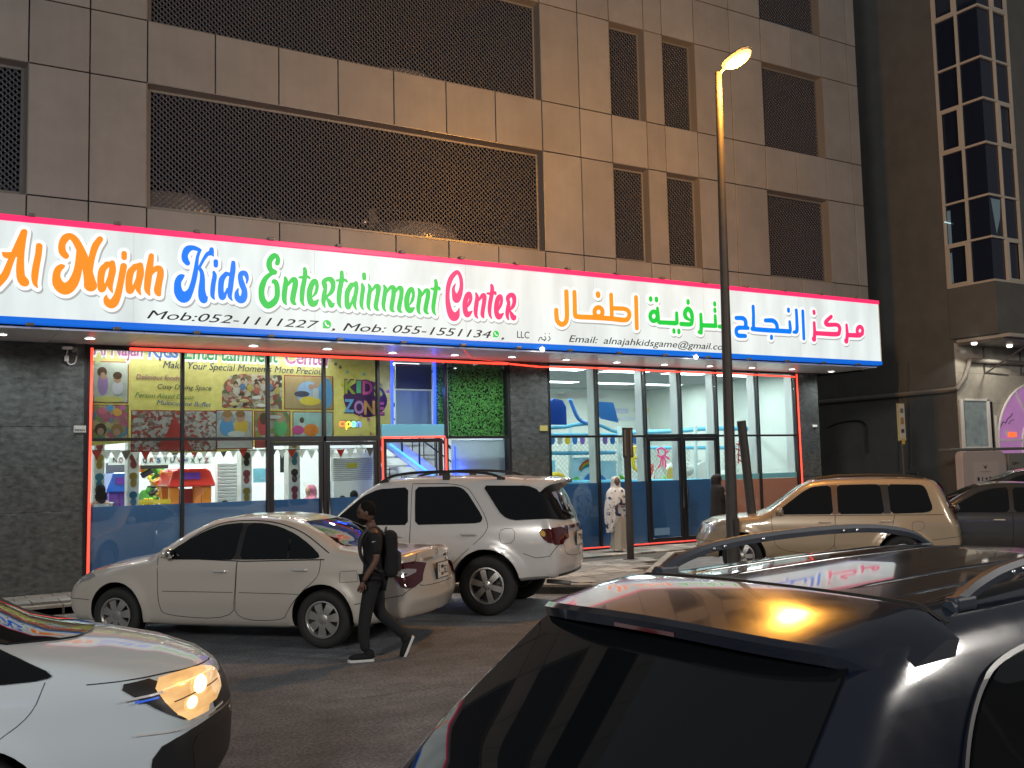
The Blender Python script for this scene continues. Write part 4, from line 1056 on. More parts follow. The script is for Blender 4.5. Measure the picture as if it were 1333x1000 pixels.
        # wheel openings cut out
        cut = MB(); cut.cur = 0
        for wx, wzc, wr in s.wheels:
            for sy in (1, -1):
                y0, y1 = (s.hw-.33, s.hw+.3) if sy > 0 else (-s.hw-.3, -s.hw+.33)
                cut.lathe([(.001,y0),(s.arch[0],y0),(s.arch[0],y1),(.001,y1)], 40, axis='y', c=(wx,0,wzc+s.arch[1]))
                cut.box((wx-s.arch[0]*.97,y0+.001,wzc-.5), (wx+s.arch[0]*.97,y1-.001,wzc-.0)) if False else None
        bm = bmesh.new(); cm = cut.mesh('cut'); bm.from_mesh(cm); bmesh.ops.remove_doubles(bm, verts=bm.verts, dist=.002); bmesh.ops.recalc_face_normals(bm, faces=bm.faces); bm.to_mesh(cm); bm.free()
        cm.materials.append(M['void'])
        co = bpy.data.objects.new('cut', cm); COL.objects.link(co); 
        mod = o.modifiers.new('b', 'BOOLEAN'); mod.operation = 'DIFFERENCE'; mod.object = co; mod.solver = 'EXACT'; mod.material_mode = 'TRANSFER'
        par = o.parent; o.parent = None
        dg = bpy.context.evaluated_depsgraph_get(); dg.update()
        me2 = bpy.data.meshes.new_from_object(o.evaluated_get(dg)); me2.name = name
        o.modifiers.clear(); o.data = me2; o.parent = par
        bpy.data.objects.remove(co)
        for p in me2.polygons: p.use_smooth = True
        me2.set_sharp_from_angle(angle=math.radians(40))
        return o
    def patch(s, plane, poly, name, m, parent, off=.004, step=.05, rnd=0, skirt=.012, smooth=True):
        P = [tuple(p) for p in poly]
        for _ in range(rnd):
            Q = []
            for i in range(len(P)):
                a, b = np.array(P[i]), np.array(P[(i+1) % len(P)]); L_ = np.hypot(*(b-a)); e_ = min(.30, .045/(L_+1e-9)); Q += [tuple(a*(1-e_)+b*e_), tuple(a*e_+b*(1-e_))]
            P = Q
        # densify the outline
        D = []
        for i in range(len(P)):
            a, b = np.array(P[i]), np.array(P[(i+1) % len(P)]); k = max(1, int(np.hypot(*(b-a))/step))
            for j in range(k): D.append(tuple(a+(b-a)*j/k))
        bm = bmesh.new(); vs = [bm.verts.new((x, y, 0)) for x, y in D]
        try: bm.faces.new(vs)
        except Exception: bm.free(); return None
        A = np.array(D); lo = A.min(0); hi = A.max(0)
        for ax in (0, 1):
            for c in np.arange(lo[ax]+step*.7, hi[ax], step):
                nrm = (1,0,0) if ax == 0 else (0,1,0); co = (c,0,0) if ax == 0 else (0,c,0)
                bmesh.ops.bisect_plane(bm, geom=bm.verts[:]+bm.edges[:]+bm.faces[:], dist=1e-5, plane_co=co, plane_no=nrm)
        bmesh.ops.triangulate(bm, faces=[f for f in bm.faces if len(f.verts) > 4])
        uv = np.array([(v.co.x, v.co.y) for v in bm.verts])
        W = s.proj(plane, uv[:,0], uv[:,1], off)
        W2 = s.push(s.proj(plane, uv[:,0], uv[:,1], 0), -skirt)
        bed = [e for e in bm.edges if len(e.link_faces) == 1]
        for v, w in zip(bm.verts, W): v.co = w
        idx = {v: i for i, v in enumerate(bm.verts)}
        low = {}
        for e in bed:
            for v in e.verts:
                if v not in low: low[v] = bm.verts.new(W2[idx[v]])
        for e in bed:
            a, b = e.verts
            try: bm.faces.new((a, b, low[b], low[a]))
            except Exception: pass
        bmesh.ops.recalc_face_normals(bm, faces=bm.faces)
        # outward check
        me = bpy.data.meshes.new(name); bm.to_mesh(me); bm.free()
        c = np.array([p.center[:] for p in me.polygons]); n_ = np.array([p.normal[:] for p in me.polygons])
        d = {'L':(0,1,0),'R':(0,-1,0),'T':(0,0,1),'F':(1,0,0),'B':(-1,0,0)}[plane]
        if (n_@np.array(d)).sum() < 0: me.flip_normals()
        for p in me.polygons: p.use_smooth = smooth
        me.set_sharp_from_angle(angle=math.radians(35))
        return obj(name, me, m, parent)
    def line(s, plane, pts, name, m, parent, w=.007, off=.0015, dens=.03):
        D = []
        for a, b in zip(pts[:-1], pts[1:]):
            a = np.array(a, float); b = np.array(b, float); k = max(1, int(np.hypot(*(b-a))/dens))
            for j in range(k): D.append(a+(b-a)*j/k)
        D.append(np.array(pts[-1], float)); D = np.array(D)
        t = np.gradient(D, axis=0); t /= np.linalg.norm(t, axis=1)[:,None]+1e-9; n = np.stack([-t[:,1], t[:,0]], 1)*w/2
        A = s.proj(plane, *(D+n).T, off); B = s.proj(plane, *(D-n).T, off); k = len(D)
        b = MB(); b.add(list(A)+list(B), [(i, i+1, k+i+1, k+i) for i in range(k-1)])
        return b.build(name, m, parent, fix=False)
def wheel(parent, x, y, z, R, rim, spokes, style, rot=0.2):
    sy = 1 if y > 0 else -1; w = .21
    root = bpy.data.objects.new('wheel', None); COL.objects.link(root); root.parent = parent; root.location = (x, y, z)
    wt = MB(); h = w/2
    wt.lathe([(rim,-h*.8),(rim+.02,-h*.98),(R-.035,-h),(R-.008,-h*.82),(R,-h*.5),(R-.004,-h*.2),(R,0),(R-.004,h*.2),(R,h*.5),(R-.008,h*.82),(R-.035,h),(rim+.02,h*.98),(rim,h*.8)], 48, axis='y', closed=True)
    wt.build('tyre', M['tyre'], root, smooth=True, angle=60)
    r = MB(); r.lathe([(rim+.004,sy*h*.98),(rim-.012,sy*h*1.0),(rim-.022,sy*h*.86),(rim-.030,sy*h*.3),(rim-.032,-sy*h*.6)], 48, axis='y')
    r.build('rim', M['alloy'], root, smooth=True)
    d = MB(); d.lathe([(.001,sy*h*.15),(rim-.03,sy*h*.15)], 32, axis='y'); d.build('brake', M['dark'], root)
    sp = MB()
    yo = sy*h*.80
    for k in range(spokes):
        a = rot+2*PI*k/spokes
        if style == 'cap':
            prs = [(-.055,.085)]
        for off in ((0,) if style != 'twin' else (-.11,.11)):
            aa = a+off*.6; c, s_ = math.cos(aa), math.sin(aa)
            w0, w1 = (.030,.052) if style == 'cap' else (.032,.040) if style == 'six' else (.016,.020)
            L0, L1 = .04, rim-.012
            n0 = (-s_, c)
            vs = []
            for rad, ww, dy in ((L0,w0,.0),(rim*.55,(w0+w1)/2,.006*sy),(L1,w1,-.008*sy)):
                for sg in (-1,1): vs.append((c*rad+n0[0]*ww*sg, yo+dy, s_*rad+n0[1]*ww*sg))
            n = len(vs); vs += [(v[0], v[1]-sy*.03, v[2]) for v in vs]
            fs = [(0,1,3,2),(2,3,5,4),(6,8,9,7),(8,10,11,9),(0,2,8,6),(2,4,10,8),(1,7,9,3),(3,9,11,5),(4,5,11,10)]
            sp.add(vs, fs)
    sp.lathe([(.001,yo+sy*.008),(.040,yo+sy*.007),(.062,yo),(.062,yo-sy*.03)], 20, axis='y')
    sp.build('spokes', M['alloy'], root, smooth=True, angle=30)
    if style == 'six':
        q = MB()
        for k in range(6):
            a = rot+PI/6+2*PI*k/6; q.lathe([(.001,0),(.010,0),(.010,.006*sy)], 6, axis='y', c=(math.cos(a)*.045, yo+sy*.012, math.sin(a)*.045))
        q.build('wheel_nuts', M['dark'], root)
    return root
def handle(car, x, z, sy, parent, m, L=.17):
    P = car.side([x-L/2, x, x+L/2], [z, z, z], sy, .03); Q = car.side([x-L/2, x+L/2], [z, z], sy, -.01)
    b = MB(); b.tube([Q[0], (P[0]+Q[0])/2, P[0]+(P[1]-P[0])*.15, P[1], P[2]-(P[2]-P[1])*.15, (P[2]+Q[1])/2, Q[1]], .014, 8, flat=1.0)
    b.build('door_handle', mat('satin_handle',(.62,.62,.60),.22,metal=.35) if m is M['chrome'] else m, parent, smooth=True)
def mirror(car, x, z, sy, parent, m):
    P = car.side([x], [z], sy, .0)[0]
    b = MB(); c = P+np.array([-.04, sy*.085, .045])
    b.ball(c, .10, 14, 10, sc=(.55,.95,.70)); o = b.build('mirror', m, parent, smooth=True)
    b = MB(); b.bar(tuple(P), tuple(c), .05, .05); b.build('mirror_arm', M['dark'], o)
    b = MB(); b.ball(c+np.array([-.038,0,0]), .09, 12, 8, sc=(.40,1.0,.68)); b.build('mirror_glass', M['chrome'], o, smooth=True)
def plate(car, parent, plane, y, z, txts, w=.34, h=.17, x_off=.02):
    P = car.proj(plane, [y, y, y], [z, z-h/2, z+h/2], 0); sx = -1 if plane == 'B' else 1; P = P[np.argmax(P[:,0]*sx)]
    A = car.proj(plane, [y], [z+.06], 0)[0]; tilt = (A[0]-P[0])/.06
    b = MB(); x = P[0]+sx*.012
    b.box((min(x-sx*.012,x+sx*.004),y-w/2-.01,z-h/2-.01), (max(x-sx*.012,x+sx*.004),y+w/2+.01,z+h/2+.01)); f = b.build('plate_frame', M['dark'], parent, bevel=.003)
    b = MB(); b.box((x+sx*.007-.002,y-w/2,z-h/2), (x+sx*.007+.002,y+w/2,z+h/2)); pl = b.build('number_plate', mat('plate_white',(.62,.60,.55),.4), f)
    for t, ya, yb, za, hh in txts:
        ya, yb = y+ya*w, y+yb*w
        text_on(t, 'plate_lettering', (x+sx*.010, ya, z+za*h), (x+sx*.010, yb, z+za*h), hh*h, (sx,0,0), M['black_ink'], pl, thick=.002)
def chaikin(P, n=2, closed=False):
    for _ in range(n):
        Q = [P[0]]
        for a, b in zip(P[:-1], P[1:]):
            a, b = np.array(a), np.array(b); Q += [tuple(a*.75+b*.25), tuple(a*.25+b*.75)]
        Q.append(P[-1]); P = Q
    return P

# -------------------------------------------------- saloon (rear axle at x = 0, nose at +x, left side +y)
PROF_SALOON = [(-1.13,.52),(-1.12,.66),(-1.09,.80),(-1.05,.93),(-1.045,1.045),(-1.00,1.075),(-.80,1.085),(-.50,1.095),(-.16,1.15),(.12,1.30),(.38,1.405),(.65,1.465),(1.0,1.49),(1.35,1.485),(1.60,1.45),(1.90,1.32),(2.20,1.16),(2.42,1.045),(2.70,1.00),(3.05,.94),(3.35,.86),(3.52,.78),(3.62,.68),(3.68,.55),(3.67,.38),(3.58,.24),(2.0,.21),(.5,.21),(-.6,.26),(-1.06,.34)]
WZ_SALOON = [(0,.90),(.25,.95),(.5,1.0),(.62,1.0),(.90,.985),(1.0,.955),(1.06,.93),(1.2,.865),(1.35,.775),(1.45,.68),(1.6,.58)]
SAL_WIN = dict(
    front=[(2.08,1.025),(1.88,1.16),(1.60,1.31),(1.40,1.375),(1.20,1.395),(1.12,1.395),(1.13,.985),(1.95,.985)],
    rear=[(1.05,1.395),(.85,1.39),(.62,1.35),(.40,1.27),(.20,1.16),(.03,1.03),(.08,.997),(1.06,.985)])
def saloon(name, label, loc, rz, scale, paint, group='cars parked nose-in at the kerb', detail=True, cat='car', twindoor=True, plate_txt=True):
    t = thing(name, label, cat, loc, rz, group, scale)
    c = Car(PROF_SALOON, WZ_SALOON, .90, -1.13, 3.68, [(0,.325,.325),(2.72,.325,.325)], r=.09, bow_f=.30, bow_r=.16, crown=.07, arch=(.375,.02), taper_f=.88, taper_r=.90, cabin=(.3,1.5), zc=.60)
    o = c.body('body', paint, t)
    G_ = M['carglass']
    for sy, pl in ((1,'L'),(-1,'R')):
        c.patch(pl, [(1.16,1.395),(1.02,1.395),(1.02,.987),(1.17,.987)], 'pillar_trim', M['dark'], t, off=.003)
        c.patch(pl, SAL_WIN['front'], 'side_window', G_, t, rnd=1, off=.006); c.patch(pl, SAL_WIN['rear'], 'side_window', G_, t, rnd=1, off=.006)
        if sy > 0: 
            c.line(pl, [(2.12,1.01),(1.0,.968),(-.02,.99)], 'belt_trim', M['gap'], t, w=.012)
            c.line(pl, [(.46,1.29),(.44,1.0)], 'window_divider', M['gap'], t, w=.02, off=.006)
        front = chaikin([(2.16,1.03),(2.14,.8),(2.12,.45),(2.06,.33),(1.14,.30),(1.10,.6),(1.09,.97)], 2)
        rear = chaikin([(1.085,.97),(1.09,.6),(1.12,.30),(.50,.30),(.44,.40),(.26,.62),(.06,.78),(.02,.9),(.03,1.0)], 2)
        c.line(pl, front, 'shut_line', M['gap'], t); c.line(pl, rear, 'shut_line', M['gap'], t)
        c.line(pl, [(2.07,.62),(1.13,.615)], 'rub_strip', M['gap'], t, w=.006); c.line(pl, [(1.05,.615),(.27,.605)], 'rub_strip', M['gap'], t, w=.006)
        c.line(pl, [(3.55,.52),(3.10,.50)], 'bumper_seam', M['gap'], t); c.line(pl, [(-.40,.50),(-.95,.60),(-1.03,.68)], 'bumper_seam', M['gap'], t)
        handle(c, 1.30, .855, sy, t, M['chrome']); handle(c, .27, .875, sy, t, M['chrome'])
        mirror(c, 2.02, 1.02, sy, t, paint)
        c.patch(pl, [(3.58,.66),(3.40,.655),(3.06,.76),(3.02,.80),(3.30,.835),(3.52,.76)], 'headlight', M['clearlens'], t, off=.006, rnd=1)
        c.patch(pl, [(-.80,.94),(-1.03,.95),(-1.06,.68),(-.96,.66),(-.88,.76)], 'tail_light', M['redlens'], t, off=.008, rnd=1)
        c.line(pl, [(-.22,.74),(-.22,.86),(-.42,.87),(-.44,.75),(-.22,.74)], 'fuel_flap', M['gap'], t, w=.005) if sy > 0 else None
        c.line(pl, chaikin([(1.95,1.035),(1.85,1.18),(1.60,1.335),(1.35,1.42),(.9,1.425),(.55,1.37),(.25,1.26),(-.06,1.06)],2), 'roof_gutter', M['gap'], t, w=.010)
    c.patch('F', [(-.62,1.10),(-.52,1.40),(.52,1.40),(.62,1.10),(.35,1.045),(-.35,1.045)], 'windscreen', G_, t, rnd=1)
    c.patch('B', [(-.62,1.12),(-.48,1.40),(.48,1.40),(.62,1.12),(.3,1.105),(-.3,1.105)], 'rear_window', G_, t, rnd=1)
    c.patch('B', [(.82,.94),(.52,.93),(.50,.90),(.60,.72),(.82,.67)], 'tail_light', M['redlens'], t, off=.008, rnd=1)
    c.patch('B', [(-.82,.94),(-.52,.93),(-.50,.90),(-.60,.72),(-.82,.67)], 'tail_light', M['redlens'], t, off=.008, rnd=1)
    c.patch('L', [(-.84,.87),(-1.0,.88),(-1.01,.80),(-.89,.79)], 'reverse_lens', M['clearlens'], t, off=.014, rnd=1)
    c.line('B', chaikin([(.50,1.03),(.56,.9),(.60,.70),(.50,.66),(-.50,.66),(-.60,.70),(-.56,.9),(-.50,1.03)],2), 'boot_line', M['gap'], t)
    c.patch('B', [(-.36,.935),(.36,.935),(.36,.965),(-.36,.965)], 'boot_trim', M['chrome'], t, off=.010, rnd=0)
    q = MB(); P = c.proj('B',[0.0],[1.005],.006)[0]; q.lathe([(.028,-.004),(.036,-.004),(.036,.004),(.028,.004)], 20, axis='x', c=tuple(P), closed=True); q.bar((P[0],P[1]-.03,P[2]),(P[0],P[1]+.03,P[2]),.006); q.build('badge', M['chrome'], t)
    c.line('F', [(-.5,.52),(.5,.52)], 'bumper_seam', M['gap'], t, w=.02); c.patch('F', [(-.42,.70),(.42,.70),(.36,.60),(-.36,.60)], 'grille', M['dark'], t, off=.006, rnd=1)
    if plate_txt: plate(c, t, 'B', 0.0, .80, [('T',.44,.36,-.1,.5),('DUBAI',.22,-.02,.12,.22),('DXB',.2,.0,-.36,.22),('55.3',-.06,-.42,-.28,.55)])
    for x in (0,2.72):
        for sy in (1,-1): wheel(t, x, sy*.79, .325, .325, .205, 7, 'cap', rot=.3+x)
    return t, c
# -------------------------------------------------- big 4x4
PROF_SUV = [(-1.05,.62),(-1.05,.82),(-1.02,1.00),(-.99,1.14),(-.93,1.30),(-.84,1.50),(-.74,1.66),(-.64,1.745),(-.32,1.785),(.4,1.805),(1.0,1.81),(1.4,1.79),(1.60,1.75),(1.78,1.66),(2.02,1.48),(2.28,1.27),(2.45,1.19),(2.9,1.145),(3.25,1.09),(3.48,1.02),(3.58,.90),(3.64,.74),(3.64,.55),(3.56,.42),(2.0,.40),(.6,.40),(-.5,.44),(-1.0,.48)]
WZ_SUV = [(0,.96),(.4,.99),(.6,1.0),(.95,1.0),(1.12,.98),(1.2,.955),(1.4,.88),(1.6,.79),(1.72,.72),(1.85,.6)]
PROF_SUV2 = [(-1.44,.62),(-1.46,.82),(-1.43,1.00),(-1.35,1.15),(-1.17,1.33),(-.95,1.50),(-.74,1.66),(-.56,1.745)]+PROF_SUV[8:-1]+[(-1.35,.50)]
def suv(name, label, loc, rz, scale, paint, group='cars parked nose-in at the kerb', res=1, rails='black', fine=False):
    t = thing(name, label, 'car', loc, rz, group, scale)
    c = Car(PROF_SUV2 if fine else PROF_SUV, WZ_SUV, .915, -1.47 if fine else -1.06, 3.66, [(0,.385,.385),(2.75,.385,.385)], r=.065 if fine else .09, bow_f=.26, bow_r=.13 if fine else .15, crown=.035 if fine else .055, arch=(.455,.015), taper_f=.90, taper_r=.92, cabin=(.2,1.5), flare=.035, zc=.80)
    c.body('body', paint, t, nx=int(110*res), nt=int(96*res), res=res)
    G_ = M['carglass']; st = .05 if not fine else .03
    for sy, pl in ((1,'L'),(-1,'R')):
        c.patch(pl, [(2.20,1.20),(2.0,1.36),(1.78,1.55),(1.56,1.645),(1.13,1.665),(1.07,1.17),(2.14,1.17)], 'side_window', G_, t, rnd=1, step=st)
        c.patch(pl, [(1.03,1.665),(.42,1.665),(.30,1.60),(.06,1.29),(.04,1.22),(.10,1.185),(.97,1.17)], 'side_window', G_, t, rnd=1, step=st)
        qw = [(.08,1.665),(-.70,1.65),(-.86,1.45),(-.955,1.27),(-.92,1.235),(-.36,1.215),(-.22,1.27)] if not fine else [(.40,1.66),(-.16,1.63),(-.34,1.54),(-.50,1.38),(-.60,1.20),(-.52,1.17),(.02,1.17),(.14,1.22)]
        c.patch(pl, qw, 'quarter_window', G_, t, rnd=2 if fine else 1, step=.03, off=.012)
        if fine: c.line(pl, chaikin([(.42,1.672),(-.16,1.645),(-.355,1.55),(-.52,1.385),(-.625,1.19),(-.53,1.155),(.02,1.155),(.16,1.21),(.42,1.672)],3), 'window_trim', mat('satin_trim',(.16,.16,.16),.3,metal=.6), t, w=.012, off=.011)
        pass
        c.line(pl, chaikin([(2.28,1.20),(2.26,.9),(2.22,.55),(2.16,.48),(1.12,.46),(1.05,.8),(1.03,1.16),(1.08,1.70)],2), 'shut_line', M['gap'], t)
        c.line(pl, chaikin([(1.035,1.15),(1.05,.8),(1.12,.46),(.62,.46),(.50,.62),(.22,.86),(.0,1.05),(-.05,1.18),(.16,1.50),(.34,1.70),(1.08,1.71)],2), 'shut_line', M['gap'], t)
        c.line(pl, chaikin([(-.22,.93),(-.38,.93),(-.40,1.11),(-.22,1.12),(-.18,1.02),(-.22,.93)],1), 'fuel_flap', M['gap'], t, w=.005)
        c.line(pl, [(-.50,.80),(-.66,.74),(-.84,.76),(-.96,.93)], 'bumper_seam', M['gap'], t)
        handle(c, 1.25, 1.02, sy, t, M['chrome'], .20); handle(c, .22, 1.04, sy, t, M['chrome'], .20)
        mirror(c, 2.18, 1.17, sy, t, paint)
        c.patch(pl, [(-.70,1.10),(-.97,1.12),(-1.0,.92),(-.86,.91),(-.74,.99)], 'tail_light', M['redlens'], t, off=.010, rnd=1)
        c.patch(pl, [(-.71,1.085),(-.78,1.09),(-.80,1.01),(-.74,1.01)], 'amber_lens', mat('amber_lens',(.5,.28,.05),.1,coat=1.0,emit=(.6,.42,.1),estr=.12), t, off=.014, rnd=1)
        c.patch(pl, [(3.50,.78),(3.20,.86),(3.12,.98),(3.40,1.00),(3.52,.94)], 'headlight', M['clearlens'], t, off=.008, rnd=1)
        s3 = sy*.90 if False else sy
    c.patch('F', [(-.66,1.28),(-.56,1.66),(.56,1.66),(.66,1.28),(.4,1.235),(-.4,1.235)], 'windscreen', G_, t, rnd=1)
    c.patch('B', [(-.83,1.23),(-.79,1.42),(-.69,1.66),(-.5,1.69),(.5,1.69),(.69,1.66),(.79,1.42),(.83,1.23),(.4,1.19),(-.4,1.19)] if not fine else [(-.70,1.12),(-.69,1.40),(-.61,1.70),(.61,1.70),(.69,1.40),(.70,1.12),(.45,1.08),(-.45,1.08)], 'rear_window', G_, t, rnd=1, step=.03, off=.012)
    for sg in (1,-1): c.patch('B', [(sg*.86,1.10),(sg*.60,1.08),(sg*.56,.95),(sg*.62,.89),(sg*.86,.90)], 'tail_light', M['redlens'], t, off=.010, rnd=1)
    c.patch('B', [(-.50,1.075),(.50,1.075),(.50,1.12),(-.50,1.12)], 'tailgate_trim', M['chrome'], t, off=.02)
    c.line('B', chaikin([(.62,1.15),(.60,.9),(.58,.72),(-.58,.72),(-.60,.9),(-.62,1.15)],2), 'tailgate_line', M['gap'], t)
    c.patch('B', [(-.72,.52),(.72,.52),(.66,.46),(-.66,.46)], 'tow_trim', M['dark'], t, off=.01)
    plate(c, t, 'B', 0.0, .94, [('K',.40,.30,-.1,.5),('DUBAI',.18,-.05,.1,.2),('7 4 1 8',-.02,-.44,-.25,.5)])
    # wiper
    if True:
        A, B_ = c.proj('B', [.02,.34] if not fine else [.05,.50], [1.20,1.30] if not fine else [1.13,1.19], .03); q = MB(); q.tube([A, B_], .010, 6); q.build('wiper', M['dark'], t)
    # spoiler: lip carried on from the roof
    top, bot = [], []
    ys = np.linspace(-.69, .69, 41)
    rows_ = []
    for yy in ys:
        k = abs(yy)/.66; w_ = max(0, (abs(yy)-.60)/.09); x0 = -.30 if fine else -.48
        xe = (-.80 if fine else -.93)+.11*min(k,1)**3+.10*w_
        zr = c.proj('T', [x0], [max(-.62,min(.62,yy))], .006)[0][2]-.05*w_**1.5
        ze = 1.735-.030*k*k-.075*w_**1.5; mx = (x0+xe)/2
        rows_.append([(x0, yy, zr), (x0-.06, yy, zr+.003), (mx, yy, (zr+ze)/2+.010), (xe+.02, yy, ze+.004), (xe, yy, ze-.010), (xe+.010, yy, ze-.042), (mx+.02, yy, ze-.075-.05*w_), (x0-.05, yy, zr-.10)])
    q = MB(); n = 8; vs = [p for r_ in rows_ for p in r_]; fs = []
    for i in range(len(ys)-1):
        for j in range(n): fs.append((i*n+j, (i+1)*n+j, (i+1)*n+(j+1) % n, i*n+(j+1) % n))
    fs += [tuple(range(n)), tuple((len(ys)-1)*n+j for j in range(n))[::-1]]
    q.add(vs, fs); sp = q.build('spoiler', paint, t, smooth=True, angle=24)
    q = MB(); q.cbox((-.788 if fine else -.918,0,1.700),(.012,.26,.012)); q.build('brake_light', M['redlens'], t)
    # roof ribs
    for yy in (-.44,-.26,.26,.44) if fine else (-.35,.35):
        xs_ = np.linspace(-.22, 1.35, 24); P = c.proj('T', xs_, np.full(24, yy), .0)
        q = MB(); q.tube([p+np.array([0,0,-.012+.006*min(1,i/2,(23-i)/2)]) for i, p in enumerate(P)], .011, 8, flat=1); q.build('roof_rib', paint, t, smooth=True)
    c.line('T', [(-.285,-.63),(-.295,-.4),(-.30,0),(-.295,.4),(-.285,.63)] if fine else [(-.46,-.60),(-.47,0),(-.46,.60)], 'roof_seam', M['gap'], t, w=.012, off=.002)
    if fine:
        sy_ = np.linspace(-.64,.64,30); sp_ = c.proj('T', np.full(30,-.292)+.02*(sy_/.64)**2, np.clip(sy_,-.62,.62), .0); q = MB(); q.tube([(p[0],y_,p[2]+.003-.02*max(0,(abs(y_)-.56)/.08)) for p, y_ in zip(sp_, sy_)], .0085, 6); q.build('roof_seam', M['gap'], t)
    # rails
    rm = M['dark'] if not fine else M['rail_blue']
    for sg in (1,-1):
        xs_ = [-.20,-.14,-.05,.10,.38,.8,1.15,1.40,1.52,1.58]; hs = [.0,.02,.05,.078,.095,.10,.09,.06,.025,.0]
        pts = c.proj('T', xs_, [sg*.600]*10, 0)
        P = catmull([(*p[:2], p[2]+h) for p, h in zip(pts, hs)], 4)
        q = MB()
        for i in range(len(P)-1):
            pass
        n = len(P); vs = []
        for p in P: 
            for dy, dz in ((-.017,-.016),(.017,-.016),(.020,.004),(.010,.020),(-.010,.020),(-.020,.004)): vs.append((p[0],p[1]+dy,p[2]+dz))
        fs = [(i*6+j, i*6+(j+1)%6, (i+1)*6+(j+1)%6, (i+1)*6+j) for i in range(n-1) for j in range(6)]+[tuple(range(6)), tuple((n-1)*6+j for j in range(6))]
        q.add(vs, fs); q.build('roof_rail', rm, t, smooth=True, angle=30)
        for xx in (-.14,.62,1.50):
            if fine and xx == .62: continue
            p = c.proj('T', [xx], [sg*.60], 0)[0]; q = MB(); q.box((xx-.05,p[1]-.022,p[2]-.01), (xx+.05,p[1]+.022,p[2]+(.09 if xx == .62 else .03))); q.build('rail_foot', rm, t, bevel=.01)
        if fine:
            q = MB()
            for xx in (.12,.22,.42,.95,1.05):
                i = int(np.interp(xx, xs_, np.arange(10))*4); p = P[min(i, n-1)]; q.ball((p[0],p[1]-.020,p[2]-.004), .008, 8, 5); q.ball((p[0],p[1]+.020,p[2]-.004), .008, 8, 5)
            q.build('rail_bolt', M['chrome'], t, smooth=True)
    for x in (0,2.75):
        for sy in (1,-1): wheel(t, x, sy*.80, .385, .385, .232, 6, 'six', rot=.26+x)
    q = MB(); q.tube([(-.70,.45,.40),(-1.02,.47,.38)], .03, 10); q.build('exhaust', M['frame_grey'], t)
    return t, c
M['rail_blue'] = mat('dark_blue_rail', (.018,.026,.042), .5)
